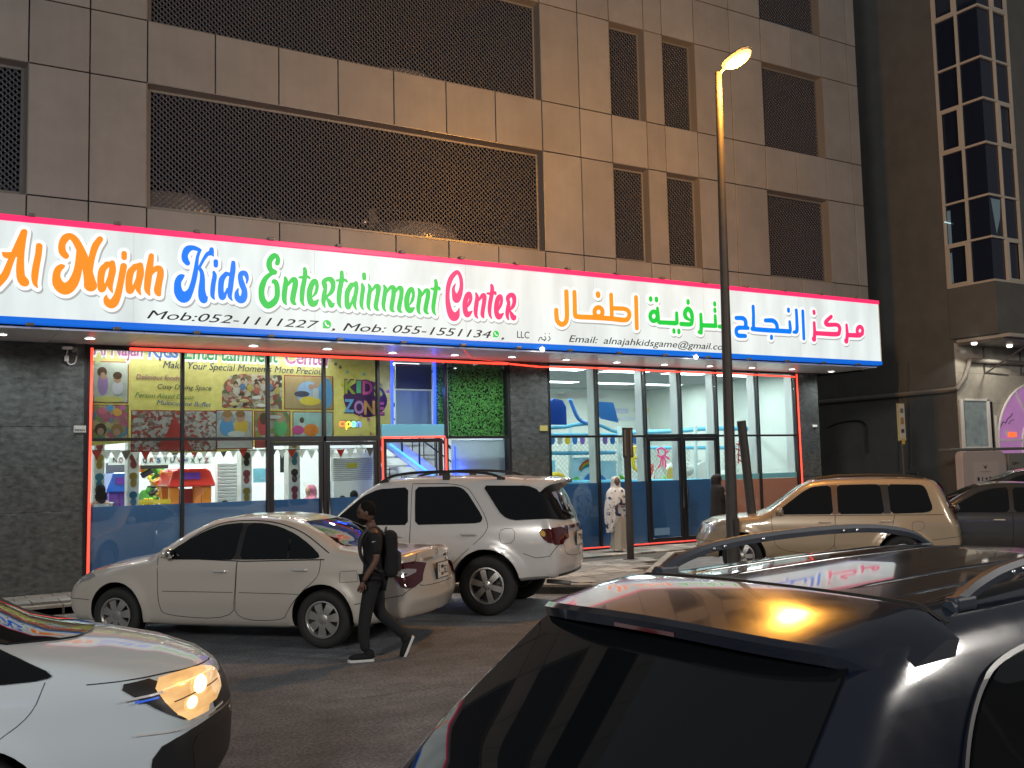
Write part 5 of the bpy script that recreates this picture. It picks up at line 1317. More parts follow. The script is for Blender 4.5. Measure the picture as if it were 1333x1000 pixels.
# -------------------------------------------------- compact 4x4
PROF_COMP = [(-1.00,.55),(-.99,.72),(-.96,.90),(-.90,1.02),(-.82,1.22),(-.72,1.45),(-.62,1.58),(-.45,1.64),(0,1.665),(.7,1.675),(1.2,1.665),(1.45,1.63),(1.65,1.53),(1.95,1.32),(2.22,1.14),(2.40,1.075),(2.9,1.035),(3.20,.985),(3.38,.90),(3.45,.74),(3.50,.60),(3.48,.42),(3.38,.32),(2.0,.30),(.6,.30),(-.6,.34),(-.92,.40)]
WZ_COMP = [(0,.90),(.35,.96),(.5,1.0),(.9,.99),(1.03,.96),(1.1,.94),(1.3,.875),(1.5,.79),(1.6,.73),(1.75,.6)]
def compact(name, label, loc, rz, scale, paint):
    t = thing(name, label, 'car', loc, rz, 'cars parked nose-in at the kerb', scale)
    c = Car(PROF_COMP, WZ_COMP, .885, -1.0, 3.50, [(0,.345,.345),(2.625,.345,.345)], r=.08, bow_f=.28, bow_r=.14, crown=.05, arch=(.405,.015), taper_f=.88, taper_r=.92, cabin=(.2,1.4), flare=.03, zc=.70)
    c.body('body', paint, t); G_ = M['carglass']
    for sy, pl in ((1,'L'),(-1,'R')):
        c.patch(pl, [(1.12,1.545),(.98,1.545),(.98,1.058),(1.10,1.058)], 'pillar_trim', mat('bronze_pillar',(.12,.07,.04),.4), t, off=.003); c.patch(pl, [(.32,1.54),(.16,1.54),(.16,1.058),(.28,1.058)], 'pillar_trim', M['dark'], t, off=.003)
        c.patch(pl, [(2.02,1.10),(1.82,1.25),(1.55,1.45),(1.40,1.525),(1.10,1.545),(1.08,1.055),(1.97,1.055)], 'side_window', G_, t, rnd=1)
        c.patch(pl, [(1.00,1.545),(.42,1.55),(.30,1.54),(.26,1.055),(1.0,1.055)], 'side_window', G_, t, rnd=1)
        c.patch(pl, [(.18,1.545),(-.36,1.53),(-.42,1.47),(-.50,1.16),(-.48,1.10),(-.40,1.07),(.16,1.055)], 'quarter_window', G_, t, rnd=1)
        c.line(pl, [(2.04,1.035),(-.66,1.035)], 'belt_trim', M['gap'], t, w=.008)
        c.line(pl, chaikin([(2.10,1.04),(2.10,.8),(2.04,.42),(1.10,.40),(1.06,.8),(1.04,1.55)],2), 'shut_line', M['gap'], t)
        c.line(pl, chaikin([(1.05,1.03),(1.07,.7),(1.10,.40),(.46,.42),(.36,.55),(.16,.80),(.10,1.04)],2), 'shut_line', M['gap'], t)
        handle(c, 1.22, .92, sy, t, M['chrome']); handle(c, .24, .93, sy, t, M['chrome'])
        mirror(c, 2.0, 1.07, sy, t, paint)
        c.patch(pl, [(-.74,1.50),(-.67,1.56),(-.78,1.36),(-.90,1.12),(-.96,.92),(-.86,.93),(-.84,1.10)], 'tail_light', M['redlens'], t, off=.010, rnd=1)
        c.patch(pl, [(3.36,.72),(3.12,.74),(3.02,.84),(3.10,.94),(3.34,.90)], 'headlight', M['clearlens'], t, off=.008, rnd=1)
        c.line(pl, [(3.45,.62),(3.06,.60)], 'bumper_seam', M['gap'], t); c.line(pl, [(-.45,.62),(-.95,.68)], 'bumper_seam', M['gap'], t)
        c.line(pl, chaikin([(-.16,.78),(-.34,.78),(-.35,.93),(-.16,.93),(-.16,.78)],1), 'fuel_flap', M['gap'], t, w=.005)
        P = c.proj('T', [-.40,-.2,.4,1.0,1.35], [sy*.56]*5, .02); q = MB(); q.tube([tuple(p+np.array([0,0,h])) for p, h in zip(P,(0,.025,.03,.025,0))], .018, 6); q.build('roof_rail', M['dark'], t, smooth=True)
    c.patch('F', [(-.62,1.17),(-.52,1.54),(.52,1.54),(.62,1.17),(.4,1.13),(-.4,1.13)], 'windscreen', G_, t, rnd=1)
    c.patch('F', [(-.44,.86),(.44,.86),(.36,.72),(-.36,.72)], 'grille', M['dark'], t, off=.008, rnd=1)
    c.patch('F', [(-.60,.50),(.60,.50),(.56,.38),(-.56,.38)], 'lower_grille', M['dark'], t, off=.008, rnd=1)
    for sg in (1,-1): 
        c.patch('F', [(sg*.50,.72),(sg*.78,.75),(sg*.78,.90),(sg*.50,.86)], 'headlight', M['clearlens'], t, off=.008, rnd=1)
        c.patch('F', [(sg*.62,.50),(sg*.74,.50),(sg*.74,.60),(sg*.62,.60)], 'fog_light', M['clearlens'], t, off=.01, rnd=2)
    c.patch('B', [(-.64,1.12),(-.56,1.52),(.56,1.52),(.64,1.12)], 'rear_window', G_, t, rnd=1)
    for x in (0,2.625):
        for sy in (1,-1): wheel(t, x, sy*.77, .345, .345, .21, 6, 'six', rot=.5+x)
    return t, c
# -------------------------------------------------- people carrier in motion (near left)
PROF_VAN = [(-.95,.50),(-.97,.9),(-.93,1.2),(-.86,1.6),(-.70,1.84),(-.4,1.90),(.6,1.92),(1.4,1.90),(1.75,1.84),(2.05,1.66),(2.40,1.42),(2.72,1.24),(2.90,1.19),(3.20,1.14),(3.50,1.065),(3.70,.985),(3.80,.91),(3.86,.78),(3.89,.62),(3.88,.40),(3.80,.26),(2,.24),(.6,.24),(-.6,.28)]
WZ_VAN = [(0,.93),(.4,.98),(.62,1.0),(.9,.99),(1.0,.97),(1.12,.945),(1.4,.88),(1.7,.78),(1.9,.66)]
def van(loc, rz):
    t = thing('people_carrier', 'cool white people carrier driving in from the left with its headlight on', 'car', loc, rz)
    c = Car(PROF_VAN, WZ_VAN, .95, -.97, 3.89, [(0,.34,.34),(2.50,.34,.34)], r=.10, bow_f=.42, bow_r=.15, crown=.07, arch=(.385,.01), taper_f=.86, taper_r=.93, cabin=(.2,1.6), flare=.02, zc=.70)
    paint = M['van_paint']; c.body('body', paint, t, nx=130, nt=120); G_ = M['carglass']
    for sy, pl in ((1,'L'),(-1,'R')):
        c.patch(pl, [(2.90,1.05),(2.55,1.22),(2.10,1.50),(1.86,1.64),(1.40,1.68),(1.38,1.03),(2.86,1.03)], 'side_window', G_, t, rnd=1, step=.04, off=.012)
        c.patch(pl, [(1.30,1.70),(.1,1.70),(.1,1.06),(1.30,1.06)], 'side_window', G_, t, rnd=1)
        c.patch(pl, [(.0,1.70),(-.6,1.66),(-.78,1.2),(-.6,1.06),(.0,1.06)], 'side_window', G_, t, rnd=1)
        c.line(pl, chaikin([(2.86,1.02),(2.80,.86),(2.62,.74)],2), 'shut_line', M['gap'], t, w=.004)
        c.line(pl, [(1.33,.32),(1.31,1.0),(1.33,1.74)], 'shut_line', M['gap'], t); handle(c, 1.5, .98, sy, t, paint)
        c.patch(pl, [(3.80,.76),(3.56,.735),(3.48,.81),(3.38,.955),(3.58,.955),(3.72,.93),(3.79,.88)], 'headlight', M['lamp_lens'], t, off=.010, rnd=1, step=.03)
        c.patch(pl, [(3.60,.71),(3.44,.80),(3.20,.962),(3.42,.965),(3.54,.82),(3.64,.73)], 'lamp_surround', M['dark'], t, off=.007, rnd=1, step=.03)
        
        c.line(pl, [(3.24,.885),(3.44,.89)], 'lamp_strip', mat('bright_trim',(.7,.7,.7),.35,metal=.2), t, w=.010, off=.020); c.line(pl, [(3.30,.868),(3.42,.87)], 'lamp_strip', mat('blue_strip',(.02,.08,.4),.3,emit=(.05,.15,.8),estr=.5), t, w=.010, off=.020)
        for cx_, cz_, rr_ in ((3.655,.865,.040),(3.60,.800,.030)):
            ci = [(cx_+rr_*1.0*math.cos(a_), cz_+rr_*math.sin(a_)) for a_ in np.linspace(0,2*PI,16,endpoint=False)]
            c.patch(pl, [(cx_+(x_-cx_)*1.45, cz_+(z_-cz_)*1.45) for x_, z_ in ci], 'reflector', mat('lamp_bowl_amber',(.6,.4,.2),.1,metal=.6,emit=(1,.58,.22),estr=.95), t, off=.012, step=.02, skirt=.004)
            c.patch(pl, ci, 'bulb', mat('lamp_core',(.9,.8,.6),.3,emit=(1,.86,.55),estr=1.7), t, off=.016, step=.02, skirt=.006)
        c.line(pl, [(3.44,.90),(3.74,.905)], 'lamp_divider', mat('lamp_rib',(.5,.35,.2),.3,emit=(1,.75,.4),estr=.9), t, w=.006, off=.014); c.line(pl, [(3.50,.835),(3.77,.845)], 'lamp_divider', mat('lamp_rib_dark',(.15,.09,.04),.3), t, w=.007, off=.014)
        c.line(pl, [(3.30,.695),(3.55,.69),(3.80,.715)], 'chrome_strip', mat('bright_trim',(.7,.7,.7),.35,metal=.2), t, w=.012, off=.010)
        c.patch(pl, [(3.86,.69),(3.56,.665),(3.40,.60),(3.36,.30),(3.86,.30)], 'lower_bumper', M['dark'], t, off=.006, rnd=1)
        c.line(pl, chaikin([(3.06,.985),(3.4,.975),(3.75,.938)],1), 'bonnet_gap', M['gap'], t, w=.005)
    c.patch('F', [(-.72,1.20),(-.60,1.78),(.60,1.78),(.72,1.20),(.4,1.16),(-.4,1.16)], 'windscreen', G_, t, rnd=1, off=.012)
    for sg in (1,-1): c.patch('F', [(sg*.56,.72),(sg*.84,.72),(sg*.84,.91),(sg*.60,.875)], 'headlight', M['lamp_lens'], t, off=.010, rnd=1)
    c.patch('F', [(-.54,.87),(.54,.87),(.50,.66),(-.50,.66)], 'grille', M['dark'], t, off=.008, rnd=1); c.patch('F', [(-.80,.62),(.80,.62),(.74,.30),(-.74,.30)], 'lower_bumper', M['dark'], t, off=.007, rnd=1)
    c.line('F', [(-.60,.69),(.60,.69)], 'chrome_strip', M['chrome'], t, w=.012, off=.012)
    for x in (0,2.50):
        for sy in (1,-1): wheel(t, x, sy*.83, .34, .34, .215, 5, 'six', rot=.5)
    return t, c
M['lamp_lens'] = mat('lit_headlight', (.7,.45,.22), .12, emit=(1.0,.50,.16), estr=1.0, coat=1.0)
_nt = M['lamp_lens'].node_tree; _b = _nt.nodes['Principled BSDF']; _tc = _nt.nodes.new('ShaderNodeTexCoord'); _mp = _nt.nodes.new('ShaderNodeMapping'); _mp.inputs['Scale'].default_value = (2.5,2.5,16)
_v = _nt.nodes.new('ShaderNodeTexNoise'); _v.inputs['Scale'].default_value = 1.3; _v.inputs['Detail'].default_value = 3; _r = _nt.nodes.new('ShaderNodeValToRGB')
_r.color_ramp.elements[0].position = .35; _r.color_ramp.elements[0].color = (.50,.27,.09,1); _r.color_ramp.elements[1].position = .66; _r.color_ramp.elements[1].color = (.85,.50,.19,1)
_nt.links.new(_tc.outputs['Object'], _mp.inputs[0]); _nt.links.new(_mp.outputs[0], _v.inputs['Vector']); _nt.links.new(_v.outputs[0], _r.inputs[0]); _nt.links.new(_r.outputs[0], _b.inputs['Emission Color'])
saloon_t, saloon_c = saloon('parked_car', 'beige-white saloon parked nose to the kerb right behind the walking man', (4.972,-6.45,0), math.radians(132.6), 1.048, M['camry_paint'])
suv_t, suv_c = suv('parked_car', 'pearl white four wheel drive with black roof rails parked beyond the saloon', (7.783,-5.447,0), math.radians(133.4), 1.089, M['suv_paint'])
gold_t, gold_c = compact('parked_car', 'gold compact four wheel drive parked behind the lamp post', (15.544,-6.453,0), math.radians(131.7), 1.041, M['gold_paint'])
dark_t, dark_c = saloon('parked_car', 'dark grey saloon at the right edge, just behind the gold car', (18.6,-8.0,0), math.radians(128), 1.06, M['sedan_paint'])
far_t = copy_tree(dark_t); far_t['label'] = 'dark car at the far right edge, showing only its roof above the dark grey saloon'; far_t.location = (24.1,-5.5,0); far_t.rotation_euler = (0,0,math.radians(128)); far_t.scale = (1.17,)*3
black_t, black_c = suv('parked_car', 'glossy black four wheel drive filling the lower right foreground, seen over its roof', (2.554,-16.167,0), math.radians(2.8), .96, M['black_paint'], group='cars on the near side of the road', res=1.6, fine=True)
van_t, van_c = van((-1.98,-11.2,0), math.radians(-10))
# cars on the upper parking decks, glimpsed through the metal screens
for i, (x, z, rz) in enumerate(((4.7,6.63,95),(7.6,6.63,88),(10.2,6.63,92),(7.0,10.13,90),(9.9,10.13,94))):
    k = copy_tree(saloon_t if i % 2 else suv_t); k.location = (x, 5.0, z); k.rotation_euler = (0,0,math.radians(-rz)); k.scale = (1,1,1)
    k['group'] = 'cars on the upper parking decks'
    k['label'] = ['car behind the lower metal screen, nearest its left end','car behind the middle of the lower metal screen','car behind the right end of the lower metal screen','pale car behind the upper metal screen, left of the two','pale car behind the upper metal screen, right of the two'][i]
# ================================================================== INSIDE THE SHOPS
def qbox(u0, v0, u1, v1, Y, d, name, m, parent=None, bevel=0.0, kind=None):
    a = at(u0, v0, Y); c = at(u1, v1, Y)
    q = MB(); q.box((min(a[0],c[0]),Y,min(a[2],c[2])), (max(a[0],c[0]),Y+d,max(a[2],c[2]))); return q.build(name, m, parent, bevel=bevel)
def P3(u, v, Y): p = at(u, v, Y); return (float(p[0]), Y, float(p[2]))
def txt(t, u0, v0, u1, v1, hpx, Y, m, parent, name='lettering', **k):
    a, c, e = at(u0,v0,Y), at(u1,v1,Y), at(u0,v0-hpx,Y)
    return text_on(t, name, (a[0],Y,a[2]), (c[0],Y,c[2]), abs(e[2]-a[2]), (0,-1,0), m, parent, thick=.004, **k)
PM = {}
def pm(n, c, **k):
    k.setdefault('rough', .45)
    new = ('print_'+n) not in MATS; m = mat('print_'+n, c, **k)
    return translucent(m, .6) if new else m
ban = thing('party_banner', 'large yellow party banner with framed photos hanging behind the left shop windows', 'banner', (0,0,0))
BY = .34
yel = mat('banner_yellow', (.52,.47,.20), .5, col2=(.43,.39,.15), vscale=9, detail=8)
x0, x1 = float(at(119,520,BY)[0]), float(at(512,520,BY)[0])
zb = [float(at(u,v,BY)[2]) for u,v in ((125,580),(170,576),(225,590),(290,588),(350,580),(420,575),(470,572),(512,571))]
us = (125,170,225,290,350,420,470,512)
poly = [(x0,4.40),(x1,4.40)]+[(float(at(u,560,BY)[0]), z) for u, z in zip(us[::-1], zb[::-1])]+[(x0,zb[0])]
translucent(yel, .6)
q = MB(); q.xz(poly, BY, BY+.012); q.build('banner_sheet', yel, ban)
def photo_mat(name, pal, sc, warp=1.0):
    if name in MATS: return MATS[name]
    m = mat(name, pal[0], .45); nt = m.node_tree; b = nt.nodes['Principled BSDF']
    tc = nt.nodes.new('ShaderNodeTexCoord'); v = nt.nodes.new('ShaderNodeTexVoronoi'); v.inputs['Scale'].default_value = sc; v.inputs['Randomness'].default_value = 1
    n = nt.nodes.new('ShaderNodeTexNoise'); n.inputs['Scale'].default_value = sc*.8; n.inputs['Detail'].default_value = 6
    ad = nt.nodes.new('ShaderNodeVectorMath'); ad.operation = 'MULTIPLY_ADD'; ad.inputs[1].default_value = (warp*.12,)*3
    _link(nt, n.outputs['Color'], ad.inputs[0]); _link(nt, tc.outputs['Object'], ad.inputs[2]); _link(nt, ad.outputs[0], v.inputs['Vector'])
    sp_ = nt.nodes.new('ShaderNodeSeparateColor'); _link(nt, v.outputs['Color'], sp_.inputs[0])
    r = nt.nodes.new('ShaderNodeValToRGB'); r.color_ramp.interpolation = 'CONSTANT'; e = r.color_ramp.elements
    e[0].position = 0; e[0].color = (*pal[0],1); e[1].position = 1/len(pal); e[1].color = (*pal[1],1)
    for k in range(2, len(pal)): q = e.new(k/len(pal)); q.color = (*pal[k],1)
    _link(nt, sp_.outputs[0], r.inputs[0])
    mx = nt.nodes.new('ShaderNodeMixRGB'); mx.blend_type = 'MULTIPLY'; mx.inputs[0].default_value = .5; _link(nt, r.outputs[0], mx.inputs[1]); _link(nt, n.outputs[0], mx.inputs[2])
    _link(nt, mx.outputs[0], b.inputs['Base Color'])
    return translucent(m, .6)
def photo(u0, v0, u1, v1, bg, figs=(), border=srgb(150,50,50)):
    qbox(u0-1.2, v0-1.2, u1+1.2, v1+1.2, BY-.006, .004, 'photo_border', pm('b%d%d%d' % tuple(int(c*99) for c in border), border), ban)
    if len(bg) > 3: m = photo_mat('photo_%d_%d' % (u0, v0), bg[3], bg[2])
    else: m = pm('bg%d_%d' % (u0, v0), bg[0], col2=bg[1], vscale=bg[2] if len(bg) > 2 else 7, detail=6)
    o = qbox(u0, v0, u1, v1, BY-.010, .003, 'photo', m, ban)
    for k, (u, v, ru, rv, c) in enumerate(figs):
        p = P3(u, v, BY-.013-.0004*k); a = at(u+ru, v, BY)[0]-at(u, v, BY)[0]; h = at(u, v-rv, BY)[2]-at(u, v, BY)[2]
        pts = [(p[0]+a*math.cos(t), p[2]+h*math.sin(t)) for t in np.linspace(0, 2*PI, 12, endpoint=False)]
        w = MB(); w.xz(pts, p[1], p[1]+.002); w.build('printed_figure', pm('f%d%d%d' % tuple(int(x*99) for x in c), c), o)
SK, HB, WH = (.50,.32,.22), (.10,.055,.03), (.62,.62,.60)
photo(121,471,166,524, ((.42,.46,.40),(.62,.64,.58),5), [(134,500,7,15,(.40,.26,.50)),(134,488,5,6.5,SK),(133,484,6.5,6.5,HB),(134,489,3.4,4.4,SK),(153,505,7.5,9,(.62,.62,.66)),(153,493,5,6,SK),(153,489,6,5,HB),(128,472.5,5,2.5,(.45,.5,.3)),(142,520,20,4,(.62,.58,.2))])
photo(121,528,166,571, (0,0,10,((.30,.45,.12),(.55,.40,.22),(.65,.2,.3),(.15,.4,.55),(.7,.6,.3))), [(133,535,6,5,(.7,.2,.3)),(143,531,5,4,(.15,.4,.65)),(153,537,6,5,(.75,.45,.1)),(160,531,4,3.5,(.65,.2,.45)),(131,559,8,8,HB),(131,562,4.5,5,SK),(152,560,8,8,(.35,.2,.08)),(152,563,4.5,5,SK)])
photo(172,535,281,586, (0,0,17,((.70,.66,.60),(.45,.10,.08),(.66,.62,.58),(.35,.25,.2),(.75,.72,.68),(.6,.10,.08),(.45,.38,.33))), [])
w = MB(); w.xz([(P3(u,v,BY)[0],P3(u,v,BY)[2]) for u,v in ((226,545),(230,545),(250,586),(206,586))], BY-.0135, BY-.0115); w.build('printed_carpet', pm('carpet', (.52,.06,.05)), ban)
arch = [(P3(u,v,BY)[0],P3(u,v,BY)[2]) for u,v in ((289,531),(289,512),(291,500),(298,490),(310,486.5),(367,488.5),(367,533),(289,531))][:-1]
w = MB(); w.xz(arch, BY-.008, BY-.003); w.build('photo', photo_mat('photo_feast', ((.10,.06,.04),(.50,.34,.24),(.62,.58,.52),(.30,.18,.10),(.55,.42,.30),(.45,.12,.08),(.66,.62,.50),(.15,.20,.10)), 13), ban)
FG = [(298+9*k, 497+3*math.sin(k*2), HB if k % 3 else (.3,.15,.07)) for k in range(8)]
for k, (u,v,c) in enumerate(FG):
    for (dv, rr, cc) in ((0,3.4,c),(2.4,2.6,SK),(9,4.4,[(.5,.15,.12),(.55,.5,.45),(.12,.2,.35),(.5,.4,.1)][k % 4])):
        p = P3(u, v+dv, BY-.0105-.0012*(dv > 0)); w = MB(); w.ball(p, 1, 8, 4, sc=(rr*.0135,.002,rr*.016)); w.build('printed_figure', pm('g%d%d' % (k, int(dv*10)), cc), ban)
for k, (u,v) in enumerate(((318,522),(334,518),(350,524),(340,528),(305,526))):
    p = P3(u, v, BY-.0135); w = MB(); w.ball(p, 1, 10, 4, sc=(.10,.002,.035)); w.build('printed_plate', pm('plate%d' % (k % 2), (.68,.66,.6) if k % 2 else (.6,.5,.25)), ban)
photo(371,489.5,433,532.5, ((.42,.30,.14),(.50,.38,.2),5), [(402,512,16,16,(.35,.50,.70)),(424,512,9,20,(.15,.42,.70)),(404,522,14,6,(.75,.58,.08)),(405,504,3.4,4,SK),(393,513,10,4,(.08,.08,.12)),(411,512,4,8,WH),(411,502,3,3.6,SK)])
photo(282,535,328,569, (0,0,7,((.62,.64,.62),(.70,.70,.68),(.45,.5,.5),(.66,.62,.55))), [(295,556,9,12,(.12,.35,.6)),(296,543,6,7,SK),(296,539,6.5,4.5,(.35,.2,.08)),(314,556,9,11,(.7,.5,.08)),(313,543,6,7,SK),(313,539,6.5,4.5,(.3,.16,.06)),(308,565,12,4,WH)])
photo(332,536,377,569, (0,0,9,((.45,.42,.12),(.62,.60,.50),(.25,.35,.15),(.55,.3,.2))), [(343,553,8,14,(.55,.08,.08)),(343,545,5,8,HB),(365,556,9,12,(.15,.5,.2)),(365,544,5,7,SK),(357,543,9,2.4,WH)])
photo(382,537,433,570, ((.35,.55,.50),(.50,.66,.62),5), [(393,558,5,10,WH),(393,547,3,4,HB),(405,560,10,8,(.75,.28,.05)),(422,557,5,9,(.55,.55,.58)),(388,560,8,6,(.65,.1,.3))])
photo(283,574,328,583, ((.55,.52,.50),(.68,.66,.62),6), [])
photo(333,573,345,582, ((.55,.12,.10),(.4,.1,.08),6), [])
ink = pm('navy', (.03,.04,.09)); pur = pm('plum', (.30,.07,.22)); grn = pm('green', (.03,.20,.07)); blu = pm('blue', (.05,.12,.35)); wht = pm('white', (.7,.7,.66))
for t_, u0, v0, u1, v1, h, m_ in (('Al Najah',121,464.5,186,467,15,pur),('Kids',193,467.5,232,469,15,blu),('Entertainment',240,470,362,475,14,grn),('Center',371,476,432,479,13,pur)):
    txt(t_, u0-1, v0-1.5, u1+1, v1-1.5, h+8, BY-.006, wht, ban, bold=.07, shear=.1); txt(t_, u0, v0-3, u1, v1-3, h+6, BY-.012, m_, ban, shear=.1, bold=.02)
for t_, u0, v0, u1, v1, h, m_ in (('Make Your Special Moments More Precious',212,479,424,488,9.2,ink),('Delicious foods',177,493.5,234,495.5,6.6,pur),('Cosy Dining Space',205,506,275,508.5,6.4,ink),('Person Alised Decor',176,517,253,520.5,6.4,grn),('Multicuisine Buffet',204,527,275,530,6.4,blu)):
    txt(t_, u0, v0, u1, v1, h, BY-.006, m_, ban, shear=.25)
# KIDS ZONE emblem
def blob(pts, Y, m, name, parent, d=.004):
    P = chaikin(list(pts)+[pts[0]], 3); w = MB(); w.xz([(P3(u,v,Y)[0],P3(u,v,Y)[2]) for u,v in P[:-1]], Y, Y+d); return w.build(name, m, parent)
blob([(447,516),(458,500),(474,495),(490,497),(500,508),(506,524),(496,539),(476,545),(456,537),(449,528)], BY-.008, pm('violet', (.10,.02,.13)), 'emblem_splash', ban)
for ch, u, v, w_, h, c in (('K',449,512,14,17,(.50,.58,.05)),('I',464,511,6,15,(.15,.60,.30)),('D',472,513,13,17,(.75,.12,.35)),('S',487,516,11,15,(.55,.62,.10)),('Z',448,536,13,16,(.20,.50,.75)),('O',461,538,13,16,(.60,.30,.60)),('N',474,539,14,17,(.75,.40,.10)),('E',489,539,11,15,(.65,.10,.35))):
    txt(ch, u-.6, v+.8, u+w_+.6, v+.9, h+1.6, BY-.014, pm('plum2',(.16,.03,.18)), ban, bold=.06); txt(ch, u, v, u+w_, v+.2, h, BY-.020, pm('k%s' % ch, c), ban, name='emblem_letter', bold=.03)
for u, v, c in ((474,487,(.2,.6,.6)),(462,490,(.6,.6,.1)),(470,543,(.7,.3,.2)),(480,546,(.7,.2,.5)),(445,500,(.6,.6,.1)),(505,510,(.6,.1,.5)),(452,484,(.2,.5,.5)),(443,478,(.1,.12,.1)),(437,474,(.1,.12,.1)),(496,560,SK),(483,565,SK),(470,566,SK)):
    p = P3(u, v, BY-.012); w = MB(); w.ball(p, .035, 8, 5, sc=(1,.1,1)); w.build('printed_dot', pm('d%d%d' % (u,v), c), ban)
for k, (u0_, u1_) in enumerate(((125,236),(242,346),(354,428))):  # unseen fill lights, added to brighten the front of the banner
    a_, b_ = float(at(u0_,470,.2)[0]), float(at(u1_,470,.2)[0])
    wl = thing('banner_fill_light', 'slim white light strip tucked behind the window head above the yellow banner, '+['left','middle','right'][k]+' one', 'light strip', ((a_+b_)/2,.16,ZH-.02), group='light strips above the banner')
    q_ = MB(); q_.box((-(b_-a_)/2,-.03,-.02), ((b_-a_)/2,.03,.015)); q_.build('housing', M['white'], wl)
    la_ = bpy.data.lights.new('strip_beam','AREA'); la_.shape = 'RECTANGLE'; la_.size = b_-a_; la_.size_y = .04; la_.energy = 30; la_.color = (1,.98,.9)
    lo_ = bpy.data.objects.new('strip_beam', la_); COL.objects.link(lo_); lo_.parent = wl; lo_.location = (0,-.02,-.03); lo_.rotation_euler = (math.radians(6),0,0)
# neon open sign
neo = thing('neon_sign', 'small glowing neon open sign in red, yellow, green and blue', 'sign', P3(456,552,.16))
nx, ny_, nz_ = neo.location
def neon(pts, c, nm):
    q = MB(); q.tube([(P3(u,v,.16)[0]-nx, 0, P3(u,v,.16)[2]-nz_) for u,v in catmull(pts,4)], .0115, 6); q.build('neon_letter', mat('neon_'+nm, c, .4, emit=c, estr=3.2), neo, smooth=True)
neon([(446,549),(443.5,549.5),(442.5,552),(443.5,554.5),(446,555),(448.3,554.5),(449,552),(448,549.5),(446,549)], (1,.12,.03), 'red')
neon([(451,559),(451,550)], (1,.6,.03), 'yellow'); neon([(451,551),(453.5,549.3),(456,551),(456,554),(453.5,555.5),(451,554)], (1,.6,.03), 'yellow')
neon([(458,552.5),(462.5,552.5),(462,549.8),(459.5,549.2),(457.7,551.5),(458.3,554.6),(460.5,555.6),(462.8,554.5)], (.15,.8,.45), 'green')
neon([(464.5,555.5),(464.7,550)], (.05,.15,1), 'blue'); neon([(464.7,551.5),(467,549.8),(469,551),(469,556)], (.05,.15,1), 'blue')
q = MB(); q.box((-.20,.02,-.085), (.21,.026,.085)); q.build('backboard', glass_mat('acrylic',(.9,.9,.9)), neo)
# bunting pennants below the banner
bun = thing('bunting', 'string of red, black and white pennants under the yellow banner', 'bunting', (0,0,0))
cols = [pm('pr',(.45,.09,.07)),pm('pw',(.65,.65,.62)),pm('pg',(.22,.20,.19))]
q = MB(); q.tube([P3(u,v,.62) for u,v in ((121,586),(235,588),(350,586),(490,583))], .006, 5); q.build('cord', M['dark'], bun)
for k in range(29):
    u = 126+k*12.7; v = 586.5+math.sin(k*.35)*1.2-(k*.09); p = P3(u, v, .62); w_, h = .088, .175
    q = MB(); q.xz([(p[0]-w_,p[2]),(p[0]+w_,p[2]),(p[0],p[2]-h)], .618, .622); q.build('pennant', cols[(0,1,1,2,1)[k % 5]], bun)
# picture columns
for k, (u0, u1, Y) in enumerate(((122,136,1.3),(166,181,1.3),(314,328,1.3),(376,391,1.3),(493,503,1.2))):
    c = thing('picture_pillar', ['white pillar with cartoon drawings at the far left of the shop','white pillar with cartoon drawings left of the red playhouse','white pillar with drawings between two roller shutters','white pillar with drawings behind the left leaf of the double door','white pillar with drawings beside the stair door'][k], 'pillar', P3((u0+u1)/2, 640, Y), group='picture pillars in the play cafe')
    c.location.z = .16; a, b_ = at(u0,640,Y)[0], at(u1,640,Y)[0]; w_ = (b_-a)/2
    q = MB(); q.box((-w_,0,0), (w_,.3,3.2)); q.build('shaft', mat('pillar_white',(.66,.68,.64),.5), c, bevel=.01)
    zz = [1.55,1.9,2.25,2.6]
    for j, z in enumerate(zz):
        cc = [(.08,.05,.04),(.06,.35,.5),(.6,.45,.1),(.5,.1,.15)][(j+k) % 4]
        q = MB(); q.ball((0,-.004,z), .075, 10, 6, sc=(1,.05,1)); q.ball((0,-.004,z-.13), .06, 8, 5, sc=(1,.05,1.3)); q.build('drawing', pm('dr%d' % ((j+k) % 4), cc), c)
# alphabet frieze
fr = thing('alphabet_frieze', 'white frieze with coloured capital letters above the play corner', 'frieze', (0,0,0))
YF = 2.2
qbox(141,594,163,605,YF,.02,'board',M['white'],fr); qbox(184,594,276,604,YF,.02,'board',M['white'],fr)
for k, ch in enumerate('NO'): txt(ch, 147+k*8, 602, 152+k*8, 602, 6.5, YF-.004, pm('al%d' % (k % 4), [(.03,.03,.03),(.45,.05,.05),(.05,.2,.45),(.05,.3,.1)][k % 4]), fr, bold=.01)
for k, ch in enumerate('QRSTUVWXYZ'): txt(ch, 186+k*8.9, 602, 191.5+k*8.9, 602, 6.2, YF-.004, pm('al%d' % (k % 4), [(.03,.03,.03),(.45,.05,.05),(.05,.2,.45),(.05,.3,.1)][k % 4]), fr, bold=.01)
